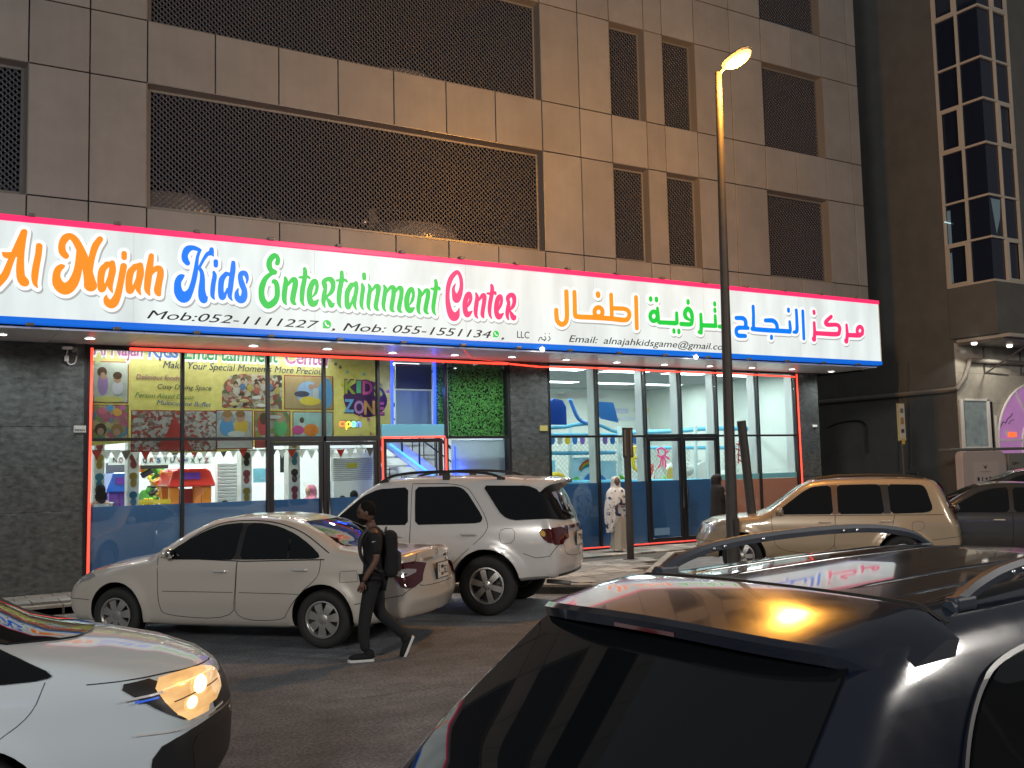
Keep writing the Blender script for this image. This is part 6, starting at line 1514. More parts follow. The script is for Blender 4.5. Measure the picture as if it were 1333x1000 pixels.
# roller shutters
def shutter(u0, v0, u1, v1, Y, label):
    c = thing('roller_shutter', label, 'shutter', (0,0,0), group='roller shutters inside the play cafe')
    a, b_ = at(u0,v0,Y), at(u1,v1,Y); n = 12; z0, z1 = min(a[2],b_[2]), max(a[2],b_[2]); X0, X1 = min(a[0],b_[0]), max(a[0],b_[0])
    for k in range(n):
        za = z0+(z1-z0)*k/n; q = MB(); q.box((X0,Y,za+.006), (X1,Y+.03,za+(z1-z0)/n-.006)); q.build('slat', mat('shutter_metal',(.45,.46,.45),.35,metal=.5), c, bevel=.008)
    q = MB(); q.box((X0-.05,Y+.03,z0), (X1+.05,Y+.06,z1+.1)); q.build('shutter_frame', M['white'], c)
shutter(284,603,314,656,3.2,'silver roller shutter right of the red playhouse')
shutter(434,596,486,625,1.8,'silver roller shutter with a yellow notice behind the right door leaf')
qbox(434,627,486,700,1.8,.05,'counter_front',mat('counter_white',(.6,.62,.6),.4),bpy.data.objects.get('roller_shutter.001'),)
o = qbox(452,603,465,609,1.76,.02,'notice',pm('notice',(.6,.55,.05))); tag(o,'small yellow notice hanging on the silver shutter','notice')
qbox(420,598,432,655,2.6,.05,'glazed_panel',mat('pale_screen',(.55,.62,.62),.2)); tag(bpy.data.objects['glazed_panel'],'pale upright screen behind the double door','screen')
o = qbox(330,610,346,628,2.6,.03,'cyan_cabinet',mat('cyan_cab',(.15,.40,.50),.3)); tag(o,'blue-white glazed cabinet behind the second mullion','cabinet')
o = qbox(365,592,375,615,2.4,.04,'wall_screen',mat('tv_black',(.02,.025,.03),.15)); tag(o,'black upright screen on the wall behind the left door leaf','screen')
# playhouses
def playhouse(u0, v0, u1, Y, mr, mw, label, zfloor=.16):
    a, b_ = at(u0,v0,Y), at(u1,v0,Y); W = b_[0]-a[0]; zt_ = float(a[2]); ze = zt_-.30
    c = thing('playhouse', label, 'playhouse', ((a[0]+b_[0])/2, Y, zfloor)); h = ze-zfloor; w_ = W/2
    q = MB(); q.prism([(-w_,0),(-w_+.10,.27),(-w_*.55,.33),(w_*.55,.33),(w_-.10,.27),(w_,0),(w_,-.05),(-w_,-.05)], lambda u,v,k: (u, .95 if k else -.10, h+v)); q.build('roof', mr, c, bevel=.03)
    for x in (-w_+.05, w_-.25):
        q = MB(); q.box((x,0,0), (x+.20,.12,h-.05)); q.build('post', mw, c, bevel=.03)
        q = MB(); q.box((x,.75,0), (x+.20,.87,h-.05)); q.build('post', mw, c, bevel=.03)
    q = MB(); q.box((-w_+.25,.02,0), (w_-.25,.08,.75)); q.build('front_wall', mw, c, bevel=.03)
    q = MB(); q.box((-w_+.2,.8,0), (w_-.2,.84,h-.1)); q.build('back_wall', mat('ph_back',(.35,.03,.02),.5), c)
    q = MB(); q.box((-w_*.35,-.115,h+.10), (w_*.35,-.098,h+.24)); q.build('roof_sign', mat('ph_sign',(.15,.03,.35),.4), c, bevel=.01)
    return c
plR = mat('plastic_red',(.60,.03,.02),.25,coat=.4); plO = mat('plastic_orange',(.75,.24,.02),.25,coat=.4); plB = mat('plastic_blue',(.02,.12,.60),.25,coat=.4); plP = mat('plastic_purple',(.16,.04,.42),.3,coat=.4); plY = mat('plastic_yellow',(.75,.55,.02),.3,coat=.4); plG = mat('plastic_green',(.10,.42,.04),.3)
playhouse(217,612,279,2.4,plR,plO,'red roofed orange plastic playhouse in the left shop')
playhouse(138,618,172,2.4,plB,plP,'blue roofed purple plastic playhouse in the left shop')
fe = thing('toy_fence','low yellow plastic fence beside the red playhouse','fence',(0,0,0))
for k in range(6):
    u = 183+k*7; q = MB(); p = P3(u,651,1.9); q.box((p[0]-.04,1.9,.17), (p[0]+.04,1.95,p[2]+.04*math.sin(k))); q.build('fence_board', plY, fe, bevel=.015)
q = MB(); a, b_ = P3(180,650,1.9), P3(222,650,1.9); q.box((a[0],1.88,a[2]-.10), (b_[0],1.90,a[2]-.02)); q.build('fence_rail', plY, fe)
sp = thing('ball_pit','green and yellow soft play corner full of foam blocks behind the yellow fence','soft play',(0,0,0))
for k in range(46):
    u = random.uniform(182,218); v = random.uniform(606,650); Y = random.uniform(3.2,4.6); p = P3(u, v, Y)
    q = MB(); s_ = random.uniform(.06,.16); q.cbox((0,0,0), (s_*2,s_,s_*random.uniform(.4,1.2))); o = q.build('foam_block', random.choice([plG,plG,plY,plB,M['dark'],plO]), sp, loc=p, bevel=.02); o.rotation_euler = (0,random.uniform(-.8,.8),random.uniform(-1,1))
o = qbox(183,606,219,610,3.1,.04,'pelmet',M['dark']); tag(o, 'dark beam across the front of the soft play corner', 'beam')
o = qbox(138,603,165,617,3.1,.04,'dark_board',mat('board_dark',(.10,.10,.11),.4)); tag(o,'dark notice board above the blue playhouse','board')
# entrance: stair, shelves, lights
stair = thing('staircase','white stair with black handrails climbing inside the blue lit entrance','stairs',(0,0,0))
for k in range(14):
    x = 12.4-k*.29; z = .16+k*.20
    q = MB(); q.box((x-.30,1.5,z+.16), (x,2.6,z+.20)); q.build('tread', mat('tread_white',(.5,.5,.52),.5), stair, bevel=.005)
for Y in (1.48,2.62):
    q = MB(); q.bar((12.5,Y,.28), (8.45,Y,3.10), .04,.30); q.build('stringer', M['white'], stair)
q = MB(); q.tube([(12.4,1.44,1.25),(8.45,1.44,3.98)], .035, 8); q.tube([(12.4,1.44,.95),(8.45,1.44,3.66)], .018, 6)
q.build('handrail', M['dark'], stair)
for k in range(10):
    x = 12.3-k*.42; z = .40+k*.29; q = MB(); q.box((x-.015,1.43,z), (x+.015,1.455,z+.80)); q.build('baluster', M['dark'], stair)
led('led_tube', [(11.2,1.40,1.15),(9.05,1.40,2.62)], .022, 'led_blue' if False else 'led_cyan' if 'led_cyan' in M else 'led_blue', 'slanting blue-white light tube along the inside stair', 'blue light tubes round the stair entrance')
shf = thing('wall_rack','black wire rack on the white wall behind the stair door','rack',(0,0,0))
for k in range(6):
    q = MB(); z = 1.1+k*.32; q.box((9.2,3.2,z), (11.1,3.23,z+.02)); q.build('shelf_wire', M['dark'], shf)
for k in range(7):
    q = MB(); x = 9.25+k*.3; q.box((x,3.19,.5), (x+.018,3.21,2.9)); q.build('upright', M['dark'], shf)
q = MB(); q.box((8.3,3.3,.16),(11.24,3.34,4.4)); o = q.build('partition', mat('white_partition',(.6,.6,.62),.5)); tag(o,'white partition wall behind the inside stair','partition')
o = qbox(515,473,562,507,.8,.05,'dark_fascia',mat('fascia_dark',(.045,.06,.075),.5)); tag(o,'dark board hanging above the stair entrance inside','board')
o = qbox(515,508,562,557,.8,.05,'pale_board',mat('fascia_pale',(.20,.28,.34),.4)); tag(o,'pale blue board behind the glass above the stair door','board')
o = qbox(514,640,530,652,2.9,.05,'red_box',plR); 
tag(o,'small red and white box at the foot of the inside stair','box')
led('led_tube', [P3(510,462,.12),P3(511,556,.12)], .028, 'led_blue', 'left upright blue light tube above the stair door', 'blue light tubes round the stair entrance')
led('led_tube', [P3(565.5,468,.12),P3(566,556,.12)], .034, 'led_blue', 'right upright blue light tube above the stair door', 'blue light tubes round the stair entrance')
for (u_, v_, y_, w_) in ((594,612,.42,26),(511,505,.2,7),(566,510,.2,7),(545,610,1.2,16)):
    p_ = P3(u_, v_, y_); la_ = bpy.data.lights.new('tube_glow','POINT'); la_.energy = w_; la_.color = (.04,.10,1); la_.shadow_soft_size = .15
    lo_ = bpy.data.objects.new('tube_glow', la_); COL.objects.link(lo_); lo_.location = (p_[0], y_-.10, p_[2])
# green leaf wall
def hedge(u0, v0, u1, v1, Y, label):
    a, b_ = at(u0,v0,Y), at(u1,v1,Y); X0,X1,Z0,Z1 = min(a[0],b_[0]),max(a[0],b_[0]),min(a[2],b_[2]),max(a[2],b_[2])
    t = thing('hedge_panel', label, 'hedge', (X0,Y,Z0), group='artificial green wall panels')
    q = MB(); q.box((0,.02,0), (X1-X0,.05,Z1-Z0)); q.build('backing', mat('hedge_back',(.01,.03,.01),.9), t)
    n = int((X1-X0)*(Z1-Z0)*1600); r = np.random.rand
    vs = []; fs = []
    for k in range(n):
        x, z, y = r()*(X1-X0), r()*(Z1-Z0), -r()*.06+.015; s_ = .016+.016*r(); a_ = r()*6.28; ti = (r()-.5)*1.6; tj = (r()-.5)*1.6
        ux = np.array([math.cos(a_), ti*.5, math.sin(a_)])*s_; uz = np.array([-math.sin(a_), tj*.5, math.cos(a_)])*s_*.6
        c = np.array([x,y,z]); o_ = len(vs); vs += [c-ux, c+uz, c+ux, c-uz]; fs.append((o_,o_+1,o_+2,o_+3))
    q = MB(); q.add(vs, fs); stuff(q.build('leaves', mat('hedge_leaf',(.035,.19,.03),.55,col2=(.15,.42,.08),vscale=14,detail=4), t, fix=False))
hedge(583.5,470,662,568.5,.30,'bright green artificial hedge panel behind the glass right of the stair')
hedge(568,470,579,556,.30,'narrow strip of green artificial hedge beside the right blue light tube')
fz = qbox(587.5,573,662,660,.30,.03,'frosted_panel',mat('frosted',(.55,.62,.68),.5)); tag(fz,'frosted white panel glowing blue below the green hedge','panel')
led('led_tube', [P3(592,580,.16),P3(594,640,.16)], .02, 'led_blue', 'upright blue light tube behind the frosted panel window', 'blue light tubes round the stair entrance')
# ---------------------------------------------------------------- right shop soft play frame
sf = thing('soft_play_frame','blue and yellow soft play climbing frame filling the right shop window','play frame',(0,0,0))
cy = mat('foam_cyan',(.10,.42,.62),.45); lb = mat('foam_blue',(.02,.16,.50),.4)
def pole(pts, Y, r, m, name): q = MB(); q.tube([P3(u,v,Y) for u,v in catmull(pts,4)], r, 8); q.build(name, m, sf, smooth=True)
pole([(716,557),(735,556),(750,553),(775,552),(795,560),(802,562)], 1.6, .045, cy, 'padded_bar')
pole([(716,566),(745,566),(803,566)], 1.7, .04, cy, 'padded_bar'); pole([(716,590),(745,590),(800,589)], 1.7, .05, cy, 'padded_bar')
pole([(802,564),(880,561),(930,558),(1036,559)], 2.6, .06, cy, 'padded_bar'); pole([(840,583),(936,583),(1036,583)], 2.8, .05, cy, 'padded_bar')
pole([(720,628),(780,628),(850,627),(940,626)], 1.4, .06, cy, 'padded_bar')
pole([(742,520),(753,545),(768,553)], 1.5, .05, lb, 'slide_rail')
for u in (742,806,921,905): pole([(u,555),(u+1,628)], 1.9, .055, mat('post_pale',(.5,.62,.62),.5), 'upright_post')
w = MB(); w.xz([(P3(u,v,1.4)[0],P3(u,v,1.4)[2]) for u,v in ((716,553),(716,523),(722,519),(732,521),(737,530),(738,553))], 1.4, 1.5); w.build('slide_arch', mat('slide_blue',(.01,.07,.42),.25), sf)
w = MB(); w.xz([(P3(u,v,1.5)[0],P3(u,v,1.5)[2]) for u,v in ((770,522),(800,524),(807,550),(785,545))], 1.55, 1.6); w.build('side_panel', lb, sf)
vc = [lb, plY, mat('foam_violet',(.22,.12,.50),.4), mat('foam_white',(.6,.65,.62),.5)]
for k in range(12):
    u = 719+k*9.8; p = P3(u, 574, 1.35); c = vc[[0,3,1,0,2,3,1,2,0,3,1,0][k]]
    w = MB(); w.xz([(p[0]-.068,p[2]+.09),(p[0]+.068,p[2]+.09),(p[0]+.068,p[2]-.02),(p[0]+.04,p[2]-.075),(p[0],p[2]-.09),(p[0]-.04,p[2]-.075),(p[0]-.068,p[2]-.02)], 1.34, 1.36); w.build('valance_scallop', c, sf)
sky_ = mat('panel_sky',(.20,.50,.68),.4,col2=(.45,.65,.70),vscale=2)
for (u0,v0,u1,v1) in ((744,596,778,628),(782,600,803,628)): qbox(u0,v0,u1,v1,1.75,.03,'picture_panel',sky_,sf)
for k, c in enumerate(((.6,.08,.05),(.7,.4,.03),(.6,.6,.05),(.1,.45,.1),(.05,.2,.5))):
    pts = [(768-14*math.cos(a)+(k*.5), 616-(17-1.9*k)*math.sin(a)) for a in np.linspace(.25,1.9,8)]
    q = MB(); q.tube([P3(u,v,1.73) for u,v in pts], .018, 5); q.build('rainbow_band', pm('rb%d' % k, c), sf)
blob([(758,628),(764,617),(775,614),(786,620),(792,628)], 1.72, lb, 'printed_hill', sf); blob([(744,628),(747,622),(753,620),(757,628)], 1.71, plG, 'printed_bush', sf); blob([(803,628),(806,617),(812,620),(816,628)], 1.71, plG, 'printed_bush', sf)
blob([(796,628),(800,622),(812,626),(822,628)], 1.6, plR, 'foam_ramp', sf); pole([(716,621),(724,618),(732,621),(736,628)], 1.2, .07, plY, 'yellow_arch')
pole([(824,582),(827,583),(834,582)], 1.8, .04, plY, 'ladder_loop'); pole([(826,582),(824,596),(826,610),(834,612)], 1.8, .05, plY, 'ladder_loop'); pole([(834,596),(825,596)], 1.8, .045, plY, 'ladder_loop')
w = MB(); w.xz([(P3(u,v,2.4)[0],P3(u,v,2.4)[2]) for u,v in chaikin([(903,628),(904,612),(912,602),(922,599),(932,602),(938,612),(939,628)],2)], 2.4, 2.5); w.build('white_arch', vc[3], sf)
blob([(868,628),(868,610),(880,606),(884,622),(892,628)], 2.3, plY, 'yellow_block', sf)
blob([(716,515),(722,509),(728,514),(736,508),(744,514),(752,508),(760,514),(768,509),(776,515),(786,510),(790,516),(790,519),(716,519)], 1.1, mat('canopy_white',(.65,.70,.68),.5), 'wavy_canopy', sf)
net = MB()
def netting(u0, v0, u1, v1, Y, n):
    a, b_ = at(u0,v0,Y), at(u1,v1,Y); X0,X1,Z0,Z1 = min(a[0],b_[0]),max(a[0],b_[0]),min(a[2],b_[2]),max(a[2],b_[2]); W_2, H_2 = X1-X0, Z1-Z0
    for k in range(n*2):
        s0 = -H_2+k*(W_2+H_2)/(n*2)
        for sg in (1,-1):
            ta, tb = max(0,-s0), min(H_2, W_2-s0)
            if tb <= ta: continue
            if sg > 0: net.bar((X0+s0+ta,Y,Z0+ta),(X0+s0+tb,Y,Z0+tb),.008)
            else: net.bar((X0+s0+ta,Y+.01,Z1-ta),(X0+s0+tb,Y+.01,Z1-tb),.008)
netting(716,568,838,628,1.95,16); netting(845,584,900,628,2.2,9); netting(940,585,1036,628,3.0,10)
for k in range(34):
    u = random.uniform(718,1030); v = random.uniform(604,627); Y = random.uniform(2.2,4.6); p = P3(u, v, Y); q = MB()
    c_ = random.choice([cy, lb, plY, plG, plR, vc[3], vc[2], vc[3]])
    if k % 3: q.box((-.05,-.05,-(p[2]-.17)), (.05,.05,random.uniform(0,.25))); q.build('foam_post', c_, sf, loc=p, bevel=.02)
    else: q.ball((0,0,0), random.uniform(.10,.22), 12, 8); q.build('soft_ball', c_, sf, loc=p, smooth=True)
for (u0,u1,v0,Y) in ((884,934,600,3.0),(945,985,598,3.4),(846,872,606,3.2)):
    q = MB(); q.tube([P3(u0+(u1-u0)*t_, v0+26-26*math.sin(t_*PI), Y) for t_ in np.linspace(0,1,12)], .035, 8); q.build('arch_hoop', vc[3], sf, smooth=True)
for k, (u,v,w_,h_,c) in enumerate(((800,535,18,3,(.45,.5,.66)),(826,534,22,3,(.62,.62,.35)),(858,532,26,3,(.45,.5,.66)),(806,545,30,2,(.5,.56,.66)),(846,544,18,2,(.5,.56,.66)),(898,530,22,3,(.62,.62,.35)),(930,534,30,3,(.48,.55,.62)),(985,530,30,4,(.48,.56,.6)),(985,545,22,3,(.5,.58,.6)))):  # pale bars painted on the back wall as reflected sign lettering
    o_ = qbox(u,v-h_,u+w_,v+h_,6.97,.02,'text_reflection',mat('reflection_tone%d' % k,c,.6),sf)
stuff(net.build('safety_net', mat('net_grey',(.33,.38,.33),.7), sf, fix=False))
# stickers on the door glass
stk = thing('door_sticker','pink octopus shaped sticker on the left leaf of the right shop door','sticker',(0,0,0))
pk = mat('sticker_pink',(.62,.10,.32),.4); stw = mat('sticker_white',(.7,.7,.68),.4)
S1 = [[(858,590),(856,585),(861,583),(866,586),(866,592),(861,595),(856,593)],[(866,590),(870,587)],[(864,595),(867,602),(866,609)],[(861,596),(860,604),(857,609)],[(866,594),(871,597)],[(863,596),(863,606)]]
for nm, r_, m_, yy in (('sticker_rim',.034,stw,.008),('sticker_print',.021,pk,.004)):
    st = [[(P3(u,v,0)[0],P3(u,v,0)[2],r_) for u,v in s_] for s_ in S1]
    shape_obj(st, 0, nm, m_, stk, yy, .002, cell=.008)
stk2 = thing('glass_sticker','tall sticker with slanted red writing on the glass beside the lamp post','sticker',(0,0,0))
S2 = [[(959,578),(966,581)],[(958,584),(967,588)],[(960,591),(968,596)],[(961,598),(970,604)],[(962,574),(961,603)],[(966,583),(968,600)]]
for nm, r_, m_, yy in (('sticker_rim',.04,stw,.008),('sticker_print',.014,pm('brick',(.35,.05,.07)),.004)):
    shape_obj([[(P3(u,v,0)[0],P3(u,v,0)[2],r_) for u,v in s_] for s_ in S2], 0, nm, m_, stk2, yy, .002, cell=.008)
# little paper notice on the lower door and on the granite
o = qbox(852,688,872,696,-.022,.006,'door_notice',mat('faded_notice',(.10,.20,.33),.5)); tag(o,'faded pale blue notice low on the right shop door','notice')
o = qbox(96,554,112,563,-.045,.012,'wall_plaque',mat('grey_plaque',(.30,.30,.29),.5)); tag(o,'small grey plaque on the dark granite beside the left red tube','plaque')
txt('Entrance', 97.5, 560.5, 110.5, 560.6, 2.6, -.050, M['black_ink'], o)
o = qbox(703,554,713,561,-.045,.012,'yellow_plaque',mat('brass_plaque',(.38,.33,.10),.5)); tag(o,'small yellow plaque on the granite column between the shops','plaque')
o = qbox(1058,553,1064,556,-.045,.012,'white_plaque',M['white']); tag(o,'tiny white plaque on the right granite column','plaque')
camr = thing('security_camera','small white security camera with looped cable high on the left granite wall','camera',P3(88,457,-.10))
q = MB(); q.box((-.10,-.16,.02), (.06,-.02,.06)); q.build('housing', M['white'], camr, bevel=.012)
q = MB(); q.box((.06,-.02,-.02),(.16,.08,.07)); q.build('wall_box', M['frame_grey'], camr, bevel=.01)
q = MB(); q.tube(catmull([(0,0,.02),(-.02,0,-.12),(.03,.02,-.22),(.12,.03,-.20),(.15,.03,-.08)],4), .010, 6); q.build('cable', M['white'], camr, smooth=True)
q = MB(); q.box((-.05,-.02,-.18),(.02,.02,-.08)); q.build('connector', M['white'], camr, bevel=.008)
# ================================================================== PEOPLE
def skin(name, J, E, root, m, parent, sub=2, loc=None):
    names = list(J); idx = {n: i for i, n in enumerate(names)}
    me = bpy.data.meshes.new(name); me.from_pydata([J[n][:3] for n in names], [(idx[a], idx[b_]) for a, b_ in E], [])
    o = bpy.data.objects.new(name, me); COL.objects.link(o)
    md = o.modifiers.new('s', 'SKIN'); md.use_smooth_shade = True
    sv = me.skin_vertices[0].data
    for n, i in idx.items():
        r = J[n][3]; r = r if hasattr(r, '__len__') else (r, r); sv[i].radius = r; sv[i].use_root = (n == root)
    sd = o.modifiers.new('d', 'SUBSURF'); sd.levels = sub; sd.render_levels = sub
    dg = bpy.context.evaluated_depsgraph_get(); dg.update()
    m2 = bpy.data.meshes.new_from_object(o.evaluated_get(dg)); m2.name = name
    bpy.data.objects.remove(o); bpy.data.meshes.remove(me)
    for p in m2.polygons: p.use_smooth = True
    return obj(name, m2, m, parent, loc)
def chain(*n): return list(zip(n[:-1], n[1:]))
def lerp3(a, b, t): return tuple(a[i]+(b[i]-a[i])*t for i in range(3))
def hand(parent, w, d, up, m, s=1.0):
    """palm and five bent fingers; w wrist point, d pointing direction, up = back of the hand side"""
    w = Vector(w); d = Vector(d).normalized(); u = (Vector(up)-d*Vector(up).dot(d)).normalized(); sd = d.cross(u)
    J = {'w': (*w, .024*s), 'p': (*(w+d*.055*s), (.026*s,.030*s)), 'k': (*(w+d*.085*s), (.020*s,.030*s))}; E = [('w','p'),('p','k')]
    for k, (o_, L) in enumerate(((-.028,.062),(-.010,.074),(.010,.070),(.026,.055))):
        a = w+d*.08*s+sd*o_*s; b_ = a+(d*.85-u*.25)*L*.5*s; c = b_+(d*.5-u*.75)*L*.5*s
        for n_, p_ in (('a',a),('b',b_),('c',c)): J[n_+str(k)] = (*p_, .0085*s)
        E += [('p','a'+str(k))]+chain('a'+str(k),'b'+str(k),'c'+str(k))
    t0 = w+d*.03*s-sd*.03*s; t1 = t0+(d*.7-sd*.5)*.035*s; t2 = t1+(d*.9-u*.2)*.03*s
    J['t0'] = (*t0,.011*s); J['t1'] = (*t1,.010*s); J['t2'] = (*t2,.008*s); E += [('p','t0'),('t0','t1'),('t1','t2')]
    return skin('hand', J, E, 'p', m, parent, 1)
def head(parent, c, s, face, m_skin, m_hair, style='short', glasses=False, beard=False, tilt=0.0):
    """face = yaw of the looking direction"""
    h = bpy.data.objects.new('head', None); COL.objects.link(h); h.parent = parent; h.location = c; h.rotation_euler = (0, tilt, face)
    vs = MB(); n, m_ = 24, 18; P = []; F_ = []
    for i in range(m_+1):
        a = PI*i/m_
        for k in range(n):
            b_ = 2*PI*k/n; x, y, z = math.sin(a)*math.cos(b_), math.sin(a)*math.sin(b_), math.cos(a)
            X, Y, Z = x*.098, y*.078, z*.122
            if z < 0: Y *= 1-.28*(-z)**1.3; X *= 1-.10*(-z)
            if x > 0 and z < -.55: X += .012
            f = max(0, x)**6
            X += f*(.020*math.exp(-((z+.12)/.10)**2)*math.exp(-(y/.16)**2)) + f*.006*math.exp(-((z+.42)/.07)**2) - max(0,x)*.010*math.exp(-((z-.10)/.10)**2)*math.exp(-((abs(y)-.36)/.16)**2)
            P.append((X*s, Y*s, Z*s))
    for i in range(m_):
        for k in range(n): F_.append((i*n+k, (i+1)*n+k, (i+1)*n+(k+1) % n, i*n+(k+1) % n))
    vs.add(P, F_)
    for sg in (1,-1): vs.ball((0.0, sg*.078*s, -.008*s), .028*s, 8, 6, sc=(.7,.35,1.1))
    vs.build('face', m_skin, h, smooth=True, fix=True)
    e = MB()
    for sg in (1,-1): e.ball((.082*s, sg*.030*s, .010*s), .012*s, 8, 6, sc=(.5,1,.6))
    e.build('eyes', M['dark'], h, smooth=True)
    q = MB(); q.ball((.092*s,0,-.052*s), .022*s, 8, 5, sc=(.35,1,.28)); q.build('mouth', mat('lips',(.20,.07,.06),.5), h, smooth=True)
    if style == 'short':
        q = MB(); q.ball((-.018*s,0,.030*s), .108*s, 16, 10, sc=(.92,.80,.98)); o = q.build('hair', m_hair, h, smooth=True)
    elif style == 'long':
        q = MB(); q.ball((-.022*s,0,.024*s), .112*s, 16, 10, sc=(.92,.82,1.0)); q.ball((-.06*s,0,-.10*s), .10*s, 12, 8, sc=(.62,1.0,1.7)); q.build('hair', m_hair, h, smooth=True)
    if beard:
        q = MB(); q.ball((.026*s,0,-.078*s), .068*s, 12, 8, sc=(.98,.80,.62)); q.build('beard', m_hair, h, smooth=True)
    if glasses:
        q = MB()
        for sg in (1,-1): q.ball((.100*s, sg*.034*s, .012*s), .026*s, 10, 6, sc=(.15,1,.75)); q.bar((.098*s,sg*.056*s,.014*s),(0,sg*.082*s,.010*s),.005*s)
        q.bar((.103*s,-.01*s,.014*s),(.103*s,.01*s,.014*s),.005*s); q.build('glasses', M['dark'], h)
    return h
# -------- walking man with backpack
man = thing('person','man in black t-shirt and dark trousers walking left with a black backpack','person',(4.52,-8.06,0), math.radians(180-20))
sk = M['skin']
J = {'pel':(0,0,.92,(.115,.13)),'wai':(.0,0,1.05,(.105,.125)),'che':(.005,0,1.25,(.115,.15)),'upc':(.01,0,1.37,(.09,.13)),'nk':(.02,0,1.45,.052),'nk2':(.035,0,1.52,.05)}
E = chain('pel','wai','che','upc','nk','nk2')
legs = {'l':[( .02,.09,.86,.085),(.10,.09,.50,.062),(.125,.09,.30,.052),(.10,.09,.10,.040)], 'r':[(-.03,-.09,.86,.085),(-.06,-.09,.50,.062),(-.21,-.09,.36,.050),(-.36,-.09,.21,.040)]}
for s_, L in legs.items():
    for i, p in enumerate(L): J[s_+str(i)] = p
    E += [('pel',s_+'0')]+chain(*[s_+str(i) for i in range(4)])
arms = {'L':[(.0,.19,1.38,.055),(-.02,.235,1.23,.045),(-.015,.245,1.10,.038),(.07,.235,.97,.032),(.125,.22,.88,.024)],'R':[(.0,-.19,1.38,.055),(-.05,-.235,1.23,.045),(-.09,-.24,1.10,.038),(-.02,-.22,.97,.032),(.05,-.20,.90,.024)]}
for s_, L in arms.items():
    for i, p in enumerate(L): J[s_+str(i)] = p
    E += [('upc',s_+'0')]+chain(*[s_+str(i) for i in range(5)])
skin('body', J, E, 'pel', sk, man)
def cloth(src, keys, E_, root, grow, m, name, parent): return skin(name, {k: (*src[k][:3], tuple(r+grow for r in (src[k][3] if hasattr(src[k][3],'__len__') else (src[k][3],)*2))) for k in keys}, E_, root, m, parent)
JT = dict(J); 
for s_ in 'LR': JT[s_+'1b'] = (*lerp3(J[s_+'1'], J[s_+'2'], .6), .046)
JT['upc'] = (.0,0,1.385,(.098,.155)); JT['L0'] = (-.005,.19,1.385,.066); JT['R0'] = (-.005,-.19,1.385,.066); JT['che'] = (.0,0,1.25,(.125,.16))
cloth(JT, ['pel','wai','che','upc','L0','L1','L1b','R0','R1','R1b'], chain('pel','wai','che','upc')+[('upc','L0'),('L0','L1'),('L1','L1b'),('upc','R0'),('R0','R1'),('R1','R1b')], 'wai', .016, M['cloth_black'], 'tshirt', man)
JP = dict(J); JP['pel'] = (0,0,.95,(.12,.135))
cloth(JP, ['pel','l0','l1','l2','l3','r0','r1','r2','r3'], [('pel','l0'),('l0','l1'),('l1','l2'),('l2','l3'),('pel','r0'),('r0','r1'),('r1','r2'),('r2','r3')], 'pel', .016, M['cloth_navy'], 'trousers', man)
head(man, (.075,0,1.615), .98, 0, sk, M['hair'], 'short', glasses=True, beard=True, tilt=.06)
hand(man, arms['L'][4][:3], (.35,-.02,-.95), (0,1,0), sk); hand(man, arms['R'][4][:3], (.5,.02,-.85), (0,-1,0), sk)
white_sole = mat('white_sole',(.62,.62,.60),.5)
def shoe(parent, heel, rx):
    s_ = bpy.data.objects.new('shoe', None); COL.objects.link(s_); s_.parent = parent; s_.location = heel; s_.rotation_euler = (0, rx, 0)
    out = [(-.075,-.035),(-.06,-.045),(.05,-.045),(.13,-.052),(.19,-.040),(.215,0),(.19,.045),(.13,.050),(.05,.042),(-.06,.042),(-.075,.03)]
    q = MB(); q.prism(out, lambda u,v,k: (u,v,.028 if k else 0)); q.build('sole', white_sole, s_, bevel=.006)
    q = MB(); q.ball((.06,0,.05), .1, 14, 8, sc=(1.45,.46,.42)); q.ball((-.02,0,.075), .062, 12, 8, sc=(.95,.75,1.0)); q.build('upper', M['cloth_black'], s_, smooth=True)
shoe(man, (.085,.09,.0), 0); shoe(man, (-.42,-.09,.145), math.radians(66))
bp = bpy.data.objects.new('backpack', None); COL.objects.link(bp); bp.parent = man; bp.location = (-.195,0,1.16)
q = MB(); q.box((-.07,-.15,-.27), (.09,.15,.25)); q.build('main_bag', M['cloth_black'], bp, bevel=.07, seg=4)
q = MB(); q.box((-.105,-.12,-.20), (-.05,.12,.02)); q.build('front_pocket', mat('pocket_cloth',(.016,.016,.02),.8), bp, bevel=.035, seg=3)
for sg in (1,-1):
    q = MB(); q.tube(catmull([(.07,sg*.10,.20),(.17,sg*.115,.285),(.30,sg*.12,.22),(.345,sg*.125,.05),(.28,sg*.15,-.12),(.10,sg*.15,-.20)],4), .018, 6); q.build('strap', M['dark'], bp, smooth=True)
q = MB(); q.tube([(.06,-.04,.24),(.05,-.04,.285),(.05,.04,.285),(.06,.04,.24)], .010, 6); q.build('grab_handle', M['dark'], bp)
lg = mat('shirt_print',(.35,.36,.38),.7)
for k in range(3):
    q = MB(); q.box((.118,.00,1.245+k*.022), (.142,.10-.02*k,1.255+k*.022)); q.build('shirt_print', lg, man)
q = MB(); q.box((-.02,.262,1.30), (.03,.275,1.312)); q.build('sleeve_print', lg, man)

